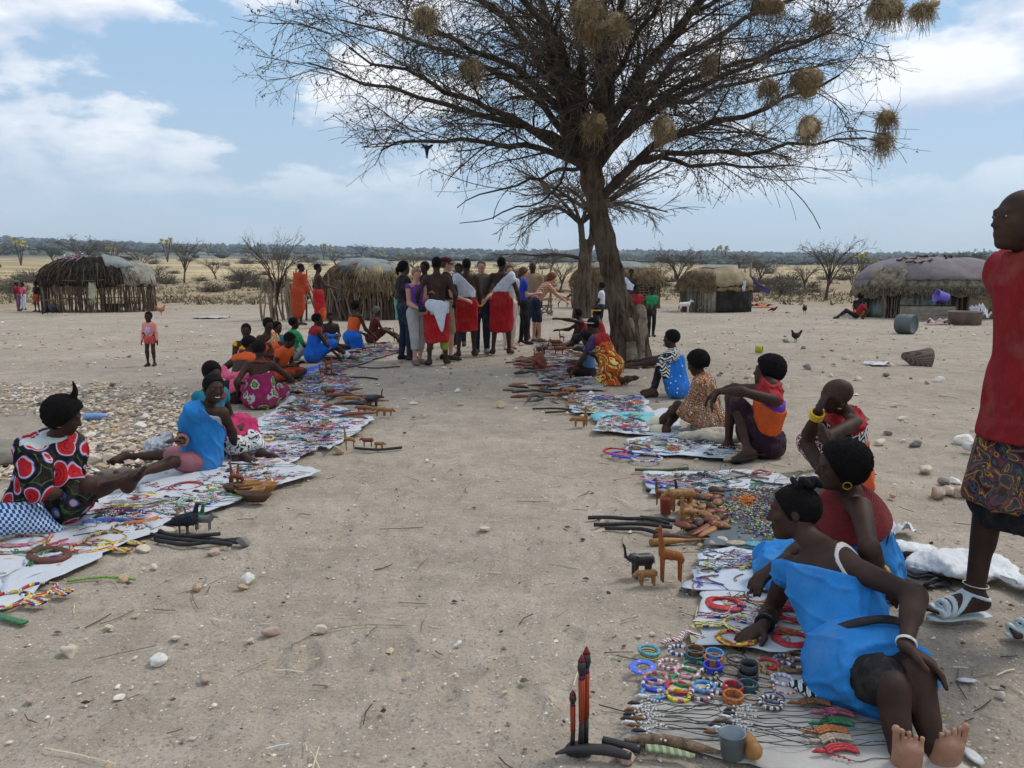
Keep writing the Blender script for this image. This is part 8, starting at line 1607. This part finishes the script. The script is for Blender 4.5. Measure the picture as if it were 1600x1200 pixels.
# masks and shallow bowls
MK = [mesh_np('mask', *lathe([(.001, .03), (.03, .028), (.05, .018), (.06, .004), (.001, 0)], 18, ell=(1, .55)), m) for m in (WOODD, WOODR, WOODT)]
for i in range(44): u = 1066+random.random()*60; v = 774+random.random()*64; lay('wood_mask', MK[i % 3], u, v, 'small oval carved mask in the heap left of the loose beads', 'mask', 'carved masks heaped beside the loose beads', s=random.uniform(.7, 1.1), z=.03+random.random()*.02)
BWL = mesh_np('bowl', *lathe([(.001, .012), (.05, .015), (.09, .05), (.095, .048), (.055, .0), (.001, 0)], 22, ell=(1, .6)), WOODT); BWD = mesh_np('bowl', *lathe([(.001, .012), (.05, .015), (.09, .05), (.095, .048), (.055, .0), (.001, 0)], 22, ell=(1, .6)), WOODD)
for i, (u, v, m, lb) in enumerate([(372, 776, BWD, 'dark shallow wooden bowl under the giraffe pair'), (392, 780, BWL, 'tan shallow wooden bowl in front of the giraffe pair'), (412, 772, BWL, 'tan long wooden bowl right of the giraffe pair'), (400, 788, BWD, 'brown bowl nearest the mauve bead bundle'), (385, 770, BWL, 'tan bowl touching the feet of the giraffe pair')]): lay('wooden_bowl', m, u, v, lb, 'bowl', z=.02, s=1.1, rz=.1)
# loose beads
def bead_pile():
    rg = np.random.default_rng(9); n = 3400; cols = ['orange', 'turq', 'red', 'white', 'yellow', 'navy', 'green', 'sky', 'rose', 'black', 'lime']
    P_ = []; 
    for q in range(n):
        cl = rg.integers(0, 6); u, v = [(1165, 805), (1200, 830), (1230, 842), (1180, 785), (1150, 800), (1215, 800)][cl]; P_.append(G(u+rg.normal()*20, np.clip(v+rg.normal()*9, 774, 856)))
    p = np.array(P_); p[:, 2] = .036+rg.random(n)*.010; V, F, mi = batch_lumps(p, rg.uniform(.013, .024, n), rg.integers(0, len(cols), n), 0, 2); obj('loose_beads', mesh_np('loose_beads', V, F, [BM[c] for c in cols], True, mi), kind='stuff')
    p = np.array([G(1218+rg.normal()*6-50, 795+rg.normal()*3.5) for _ in range(160)]); p[:, 2] = .05+rg.random(160)*.02; V, F, mi = batch_lumps(p, rg.uniform(.012, .018, 160), np.zeros(160, int), 0, 3); obj('amber_beads', mesh_np('amber_beads', V, F, [bm_('beads_amber', srgb(240, 130, 10))], True, mi), kind='stuff')
bead_pile()
for i, (u, v, c) in enumerate([(1150, 860, 'beige'), (1180, 862, 'turq'), (1212, 862, 'brown')]): lay('bead_tray', mesh_np('bead_tray', *lathe([(.001, .010), (.05, .012), (.058, .006), (.05, 0), (.001, 0)], 22, ell=(1, .7)), BM[c]), u, v, f"round flat heap of {CN.get(c, c)} beads on the edge of the dark cloth", 'bead heap', z=.036, rz=0)
# generic small goods scattered over each sheet
def strand(i, m, L=.22): rg = np.random.default_rng(i); t = np.linspace(0, 1, 12); return mesh_np('bead_strand', *join_vf([tube(np.c_[(t-.5)*L, .02*np.sin(t*4+i)+.012*k+.004*rg.normal(size=12), .006+0*t], .0033, 5) for k in range(rg.integers(2, 4))]), m)
ST = {c: [strand(i*3+j, BM[c]) for j in range(2)] for i, c in enumerate(BC)}; RG_ = {c: mesh_np('bracelet', *ring((0, 0, 0), .04, .0065, 24, 6), BM[c]) for c in BC}; CM = {c: collar_mesh(.075, .024, [c, 'white', random.choice(list(BC))], i) for i, c in enumerate(BC)}
WK = [mesh_np('trinket', *tube([(-.09, 0, .01), (-.04, 0, .014), (.02, .006, .012), (.1, 0, .008)], [.006, .014, .010, .004], 7), m) for m in (WOODT, WOODR, WOODD, WOODB)]
CL = list(BC)
def fill(q, n, where, kinds='srcw', pal=None, s=1.0, big=1.0):
    c = [G(*p) for p in q]
    for i in range(n):
        a, b = random.random()*.94+.03, random.random()*.94+.03; p = c[0]*(1-a)*(1-b)+c[1]*a*(1-b)+c[2]*a*b+c[3]*(1-a)*b; k = random.choice(kinds); cc = random.choice(pal or CL); sc = s*random.uniform(.8, 1.3)*big
        if k == 's': lay('bead_strand', random.choice(ST[cc]), 0, 0, f'short string of beads on {where}', 'bead strand', f'bead strands on {where}', s=sc, g=p, z=.03)
        elif k == 'r': lay('bracelet', RG_[cc], 0, 0, f'small bead bracelet on {where}', 'bracelet', f'bracelets on {where}', s=sc, g=p, z=.032)
        elif k == 'c': lay('beaded_collar', CM[cc], 0, 0, f'flat bead collar on {where}', 'bead collar', f'bead collars on {where}', s=sc, g=p, z=.028)
        elif k == 'k': lay('cord_necklace', CORDS[random.randrange(7)], 0, 0, f'dark cord necklace on {where}', 'necklace', f'cord necklaces on {where}', s=sc, g=p, z=.03, rz=random.gauss(.3, .4))
        elif k == 'w': lay('wood_trinket', random.choice(WK), 0, 0, f'small carved wooden piece on {where}', 'carving', f'small carvings on {where}', s=sc*1.2, g=p, z=.03)
dark = ['black', 'navy', 'brown', 'teal', 'beige', 'green']
fill([(1018, 778), (1010, 748), (1190, 742), (1290, 776)], 34, 'the white sheet beyond the bead pile', 'kkks', dark); fill([(1020, 766), (1016, 752), (1090, 750), (1100, 770)], 18, 'the left end of the white sheet', 'sr'); fill([(1090, 720), (1050, 695), (1120, 685), (1165, 718)], 26, 'the pale blue sheet by the orange vest', 'kkk', dark); fill([(985, 708), (985, 694), (1050, 685), (1060, 708)], 18, 'the path end of the pale blue sheet', 'srr')
fill([(1090, 905), (1110, 866), (1240, 872), (1230, 890)], 22, 'the pale sheet beside the dark bead cloth', 'sskr', None, .6); fill([(1078, 925), (1085, 908), (1160, 912), (1140, 928)], 9, 'the front corner of the pale sheet', 's', ['navy', 'blue', 'orange', 'brown'], .45); fill([(925, 674), (940, 656), (1010, 650), (1000, 684)], 22, 'the white sheet before the print dress', 'srs', None); fill([(900, 646), (885, 620), (1000, 624), (1010, 648)], 42, 'the sheet beside the blue spotted dress', 'srcs'); fill([(855, 606), (840, 575), (915, 562), (940, 600)], 44, 'the faded sheet by the printed wrap', 'srws'); fill([(838, 574), (842, 540), (900, 536), (920, 562)], 46, 'the far end sheet of the right row', 'srwwc', ['red', 'brown', 'white', 'rose', 'beige', 'navy', 'orange'], 1.3); fill([(812, 630), (805, 605), (900, 606), (905, 640)], 26, 'bare ground at the path end of the right row', 'wws', ['brown', 'black', 'orange'], 1.3); fill([(800, 585), (815, 560), (850, 560), (850, 600)], 22, 'bare ground by the far carvings', 'w', None, 1.5)
fill([(-20, 925), (20, 870), (130, 850), (160, 862)], 12, 'the left end of the long white sheet', 'sr'); fill([(110, 850), (165, 800), (260, 770), (300, 806)], 30, 'the long white sheet beyond the collars', 'ssrk'); fill([(250, 820), (300, 780), (420, 745), (470, 752)], 52, 'the sheet in front of the blue cape', 'ssrck'); fill([(300, 790), (330, 735), (430, 725), (440, 750)], 20, 'the striped corner beside the leaning hand', 'kks', dark)
fill([(405, 748), (380, 712), (430, 670), (538, 684)], 50, 'the sheet with the carved pair', 'skkrc'); fill([(505, 700), (430, 655), (462, 628), (575, 652)], 60, 'the crowded sheet by the flowered dress', 'ssrcw', None, 1.1); fill([(470, 646), (455, 618), (506, 578), (550, 600)], 64, 'the middle sheet of the left row', 'ssrcw', None, 1.2); fill([(500, 588), (505, 562), (598, 538), (622, 548)], 40, 'the far end sheet of the left row', 'srwsw', None, 1.3); fill([(550, 660), (520, 630), (560, 600), (600, 640)], 16, 'the bare ground beside the left row', 'w', None, 1.3)
def lump(name, u, v, rad, m, label, cat, seed=0, amp=.18, rz=0, z=0, fr=5, vox=.012):
    g = G(u, v); F = Field(vox); F.ell((0, 0, rad[2]*.8), rad, None, .02); rg = np.random.default_rng(seed)
    for _ in range(5): o = rg.normal(size=3)*V3(*rad)*.45; F.ell(V3(o[0], o[1], abs(o[2])+rad[2]*.5), V3(*rad)*rg.uniform(.4, .65), None, .04)
    F.cuts = [(V3(0, 0, .005), V3(0, 0, -1))]; V, Q = F.mesh(); d = nz(V, fr/max(rad)*.6, seed % 9, 4); V += vnorm(V, Q)*(-np.abs(d)*amp*min(rad))[:, None]; return obj(name, mesh_np(name, V, Q, m), None, (g[0], g[1], z), (0, 0, rz), label=label, cat=cat)
def clutter(q, n, where, seed, pal=None, s=1.0, z0=.026):
    rg = np.random.default_rng(seed); c = [G(*p) for p in q]; a, b = rg.random((2, n, 1))*.96+.02; p = c[0]*(1-a)*(1-b)+c[1]*a*(1-b)+c[2]*a*b+c[3]*(1-a)*b; p[:, 2] = z0+rg.random(n)*.012
    d = rg.normal(size=(n, 3))*V3(1.4, 1, .05); d /= np.linalg.norm(d, axis=1, keepdims=True); L = rg.uniform(.03, .12, n)[:, None]*s; w = rg.normal(size=(n, 3))*V3(1, 1, .1)*L*.35
    Pt = np.stack([p-d*L/2, p+w*.7, p+d*L/2, p+d*L*.3+w*2], 1); Pt[..., 2] = np.maximum(Pt[..., 2], z0); V, Q = tubes_batch(Pt, np.repeat(rg.uniform(.0015, .0045, (n, 1)), 4, 1)*s, 4); pal = pal or ['white', 'red', 'black', 'navy', 'beige', 'brown', 'turq', 'orange', 'rose', 'green', 'white', 'beige']
    obj('small_goods', mesh_np('small_goods', V, Q, [BM[k] for k in pal], True, np.repeat(rg.integers(0, len(pal), n), len(Q)//n)), kind='stuff')
for i, (q, n, s) in enumerate([([(1022, 770), (1014, 748), (1120, 742), (1150, 772)], 90, .8), ([(985, 710), (982, 694), (1080, 680), (1110, 716)], 110, .8), ([(928, 676), (940, 656), (1010, 648), (1010, 684)], 120, .9), ([(905, 648), (880, 618), (1000, 622), (1010, 648)], 260, 1), ([(852, 610), (838, 572), (918, 560), (940, 604)], 460, 1.3), ([(838, 574), (842, 538), (902, 533), (925, 564)], 600, 1.5),
        ([(60, 900), (110, 812), (250, 752), (296, 808)], 110, .8), ([(240, 830), (255, 775), (400, 722), (480, 745)], 170, .8), ([(400, 755), (370, 712), (420, 658), (540, 684)], 240, .9), ([(515, 704), (420, 660), (458, 624), (582, 654)], 360, 1.0), ([(470, 650), (450, 616), (506, 573), (560, 600)], 560, 1.2), ([(500, 590), (502, 560), (600, 537), (630, 548)], 700, 1.5), ([(1085, 905), (1108, 866), (1230, 872), (1200, 895)], 110, .7), ([(1110, 1000), (1115, 935), (1240, 940), (1240, 1010)], 60, .6)]): clutter(q, n, '', i, s=s)
lump('root_carving', 842, 580, (.11, .09, .17), WOODR, 'tall reddish bundle of carved posts on the far right sheet', 'carving', 2, .5, vox=.014)
# ---------------------------------------------------------------- bags, shoes, rubbish
lump('sack', 1500, 900, (.28, .19, .07), SACKM, 'large folded white sack behind the man in the red shirt', 'sack', 3, .5, -.05); lump('dark_cloth', 1421, 888, (.05, .05, .05), fabric('cloth_plum_dark', srgb(40, 20, 34)), 'dark red cloth end poking from the folded white sack', 'cloth', 5, .3, vox=.008)
lump('bundle', 1122, 692, (.26, .16, .075), mat('sack_beige', srgb(178, 170, 152), .9, .2, 5, .5), 'beige plastic sack between the print dress and orange vest', 'sack', 4, .5); lump('plastic_bag', 247, 716, (.12, .09, .10), mat('bag_clear', srgb(200, 204, 206), .35, .12, 6, .4, 20, .02, .6), 'crumpled whitish plastic bag behind the blue cape', 'bag', 6, .5, vox=.01); lump('cloth_bundle', 15, 722, (.30, .2, .10), mat('bundle_grey', srgb(140, 134, 120), .95, .2, 5, .5), 'grey cloth bundle at the left edge behind the ringed dress', 'bundle', 7, .4)
lump('yellow_cloth', 368, 668, (.2, .12, .05), mat('cloth_mustard', srgb(190, 160, 40), .9, .2), 'yellow cloth on the ground behind the pink bow', 'cloth', 8, .5)
g = G(22, 838); V, Q = Field(.012).cap((-.32, 0, .11), (.12, 0, .11), .11, .12, .03).cap((.12, 0, .11), (.30, .02, .05), .10, .035, .05).mesh(); V[:, 2] = np.maximum(V[:, 2], .005); V += vnorm(V, Q)*(nz(V, 9, 2, 3)*.008)[:, None]
b = obj('woven_bag', mesh_np('woven_bag', V, Q, fabric('weave_check_blue', srgb(30, 84, 150), 'check', (srgb(206, 222, 236),), 24)), None, g, (0, 0, -.06), .85, label='blue and white checked woven bag lying at the left edge', cat='bag')
def shoe(u, v, rz, m, label, kind='slip'):
    g = G(u, v); e = empty('shoe', (g[0], g[1], .005), rz, label=label, cat='shoe'); V, Q = tube(resample([(-.12, 0, .01), (-.06, 0, .01), (.05, 0, .01), (.12, 0, .01), (.14, 0, .01)], 12), np.interp(np.linspace(0, 1, 12), [0, .15, .5, .85, 1], [.02, .034, .036, .044, .016]), 12, True, (V3(0, 0, 1), .3)); obj('sole', mesh_np('sole', V, Q, m), e)
    if kind == 'slip': F = Field(.008).ell((.05, 0, .03), (.09, .042, .04), None, .01); F.cuts = [(V3(.0, 0, 0), V3(-1, 0, 0)), (V3(0, 0, .008), V3(0, 0, -1))]; V, Q = F.mesh(); obj('upper', mesh_np('upper', V, Q, m), e)
    else:
        for s_ in (-1, 1): obj('strap', mesh_np('strap', *tube(resample([(.09, 0, .02), (.05, s_*.02, .045), (-.02, s_*.04, .018)], 8), .007, 6), m), e)
shoe(158, 752, 1.3, SHOEG, 'grey slip on shoe, left one of the pair by the outstretched feet'); shoe(182, 748, 1.1, SHOEG, 'grey slip on shoe, right one of the pair by the outstretched feet'); shoe(1442, 916, .1, RUBB, 'dark rubber flip flop behind the woman with red strands', 'flip'); shoe(1418, 912, 2.5, RUBB, 'second dark flip flop partly under the blue dress', 'flip')
def bottle(u, v, m, label, rz): g = G(u, v); V, Q = lathe([(.001, 0), (.03, 0), (.033, .01), (.033, .07), (.029, .08), (.033, .09), (.033, .15), (.014, .20), (.014, .22), (.001, .22)], 18); M = np.array([[0, 0, 1], [0, 1, 0], [-1, 0, 0]]); obj('bottle', mesh_np('bottle', V@M.T, Q, m), None, (g[0], g[1], .06), (0, 0, rz), label=label, cat='bottle')
bottle(132, 660, mat('plastic_blue', srgb(110, 150, 200), .3, .2, 8, .1, spec=.6), 'crushed pale blue plastic bottle on the rubble', .2)
lay('cup', mesh_np('cup', *lathe([(.001, 0), (.03, 0), (.04, .09), (.038, .09), (.028, .004), (.001, .004)], 20), SACKM), 1507, 706, 'white plastic cup beside the big whitish rock', 'cup', rot=(1.5, 0, .3), z=.05)
for i, (u, v, s) in enumerate([(1275, 1182, .035), (1520, 1186, .05), (1510, 1067, .04)]): lay('paper_scrap', mesh_np('paper_scrap', *lathe([(.001, .01), (.5, .06), (.95, 0), (.9, -.05), (.001, -.02)], 9, ell=(1, .5)), SACKM), u, v, ['white paper scrap at the lower edge of the nearest sheet', 'bluish white scrap on bare ground right of the soles', 'cream chip on bare ground below the sandals'][i], 'scrap', s=s, z=.012)
for i, (p, lb) in enumerate([([(372, 1052), (400, 1040), (425, 1030)], 'dry grass stalk below the tan stone'), ([(415, 1174), (438, 1168), (452, 1166)], 'white plastic strip at the bottom left'), ([(455, 1010), (490, 990), (560, 978), (640, 980)], 'long thin root fibre across the path'), ([(970, 973), (985, 968), (998, 965)], 'short straw beside the elephant carving'), ([(1515, 1062), (1535, 1056), (1555, 1052)], 'straw lying right of the nearest woman')]): curve_item('straw_stalk', p, .003, STRAW if i != 1 else SACKM, lb, 'straw', .008, 4)
# ---------------------------------------------------------------- chickens, goats and the bird
def hen(u, v, hpx, m, label, rz, peck=False):
    g = G(u, v); s = hpx/FPX*np.linalg.norm(g-CAMP)/.40; F = Field(.014); F.ell((0, 0, .20), (.13, .085, .085), None, .03).cap((.08, 0, .23), (.13, 0, .33) if not peck else (.22, 0, .14), .05, .028, .04)
    hx, hz = (.14, .345) if not peck else (.24, .12); F.ell((hx, 0, hz), (.032, .024, .026), None, .01).cap((hx+.02, 0, hz), (hx+.05, 0, hz-.008), .009, .004, .006).cap((-.09, 0, .22), (-.19, 0, .33), .06, .035, .04, 0, (V3(0, 1, 0), 2))
    for y in (-.035, .035): F.cap((.01, y, .16), (.0, y, .09), .03, .014, .02).cap((0, y, .09), (.0, y, .012), .010, .009, .01).cap((-.02, y, .008), (.045, y, .008), .008, .007, .01)
    V, Q = F.mesh(); o = obj('hen', mesh_np('hen', V, Q, m), None, (g[0], g[1], 0), (0, 0, rz), s, label=label, cat='chicken'); V, Q = Field(.006).cap((hx-.015, 0, hz+.026), (hx+.02, 0, hz+.024), .010, .008, .006, 0, (V3(0, 1, 0), 2)).mesh(); obj('comb', mesh_np('comb', V, Q, BM['red']), o)
HENR = mat('feather_rust', srgb(98, 44, 26), .85, .4, 16, .5); HENT = mat('feather_tan', srgb(176, 110, 66), .85, .3, 16, .5); HEND = mat('feather_dark', srgb(56, 28, 24), .85, .4, 16, .5)
for a in [(1243, 535, 20, HEND, 'dark brown hen pecking on the bare ground, nearest of the birds', math.pi+.3), (1208, 489, 11, HENR, 'rust coloured hen near the orange cloth', 2.8, True), (1257, 490, 15, HEND, 'dark hen facing away right of the rust one', 1.5), (252, 492, 15, HENT, 'tan hen right of the stick hut', .2), (198, 486, 13, HENR, 'rust hen in front of the stick hut, right one', .1), (141, 488, 13, HENR, 'rust hen in front of the stick hut, left one', 2.6, True), (1127, 487, 13, HENR, 'orange brown hen in the doorway of the thatched hut', .3)]: hen(*a)
def goat(u, v, hpx, m, label, rz, patch=None):
    g = G(u, v); s = hpx/FPX*np.linalg.norm(g-CAMP)/.78; F = Field(.018); c = lambda a, b, r1, r2, k=.03: F.cap(a, b, r1, r2, k)
    c((-.24, 0, .50), (.22, 0, .52), .125, .135); c((.26, 0, .56), (.40, 0, .70), .08, .05); c((.41, 0, .72), (.55, 0, .66), .050, .028); c((-.34, 0, .55), (-.39, 0, .62), .025, .015, .02)
    for y in (-.05, .05): c((.40, y*.8, .76), (.36, y*1.6, .74), .016, .010, .01); c((.40, y*.4, .76), (.33, y*.7, .86), .011, .006, .01)
    for y in (-.07, .07): c((.22, y, .45), (.23, y, .24), .045, .024); c((.23, y, .24), (.22, y, .02), .020, .018); c((-.26, y, .46), (-.22, y, .30), .065, .03); c((-.22, y, .30), (-.30, y, .20), .028, .02); c((-.30, y, .20), (-.28, y, .02), .019, .018)
    V, Q = F.mesh(); mi = None; mats = [m]
    if patch: mats.append(patch); ct = V[Q].mean(1); mi = ((ct[:, 0] > .16+.03*np.sin(ct[:, 2]*20)) | (ct[:, 2] < .33)).astype(int)
    obj('goat', mesh_np('goat', V, Q, mats, True, mi), None, (g[0], g[1], 0), (0, 0, rz), s, label=label, cat='goat')
goat(1069, 489, 20, mat('goat_white', srgb(220, 214, 206), .9, .1), 'white goat standing in front of the thatched hut', .1); goat(880, 480, 21, mat('goat_white', srgb(220, 214, 206)), 'black and white goat beyond the checked shirt', .1, BK)
c = tp(667, 234, -.6); F = Field(.008).cap((0, 0, .02), (0, 0, -.12), .035, .012, .02).ell((0, 0, .045), (.025, .03, .028), None, .01).cap((.01, 0, .02), (.08, .02, .07), .03, .018, .01, 0, (V3(0, 1, 0), 2.4)).cap((-.01, 0, .02), (-.065, 0, .075), .028, .016, .01, 0, (V3(0, 1, 0), 2.4)); V, Q = F.mesh(); obj('small_bird', mesh_np('small_bird', V, Q, mat('feather_black', (.03, .03, .032), .8, .3)), None, c, label='small dark bird with raised wings under the left side of the crown', cat='bird')
# ---------------------------------------------------------------- the air: far land fades to blue
def build_haze():
    m = bpy.data.materials.new('haze_air'); m.use_nodes = True; t = NT(m.node_tree); out = t.n('ShaderNodeOutputMaterial'); pv = t.n('ShaderNodeVolumePrincipled')
    pv.inputs['Color'].default_value = (.70, .85, 1, 1); pv.inputs['Density'].default_value = .00022; pv.inputs['Anisotropy'].default_value = .2; t.l(pv.outputs[0], out.inputs['Volume'])
    V, F = box(-3300, 3300, -3300, 3300, -60, 130); obj('haze', mesh_np('haze', V, F, m, False), kind='stuff')
build_haze()
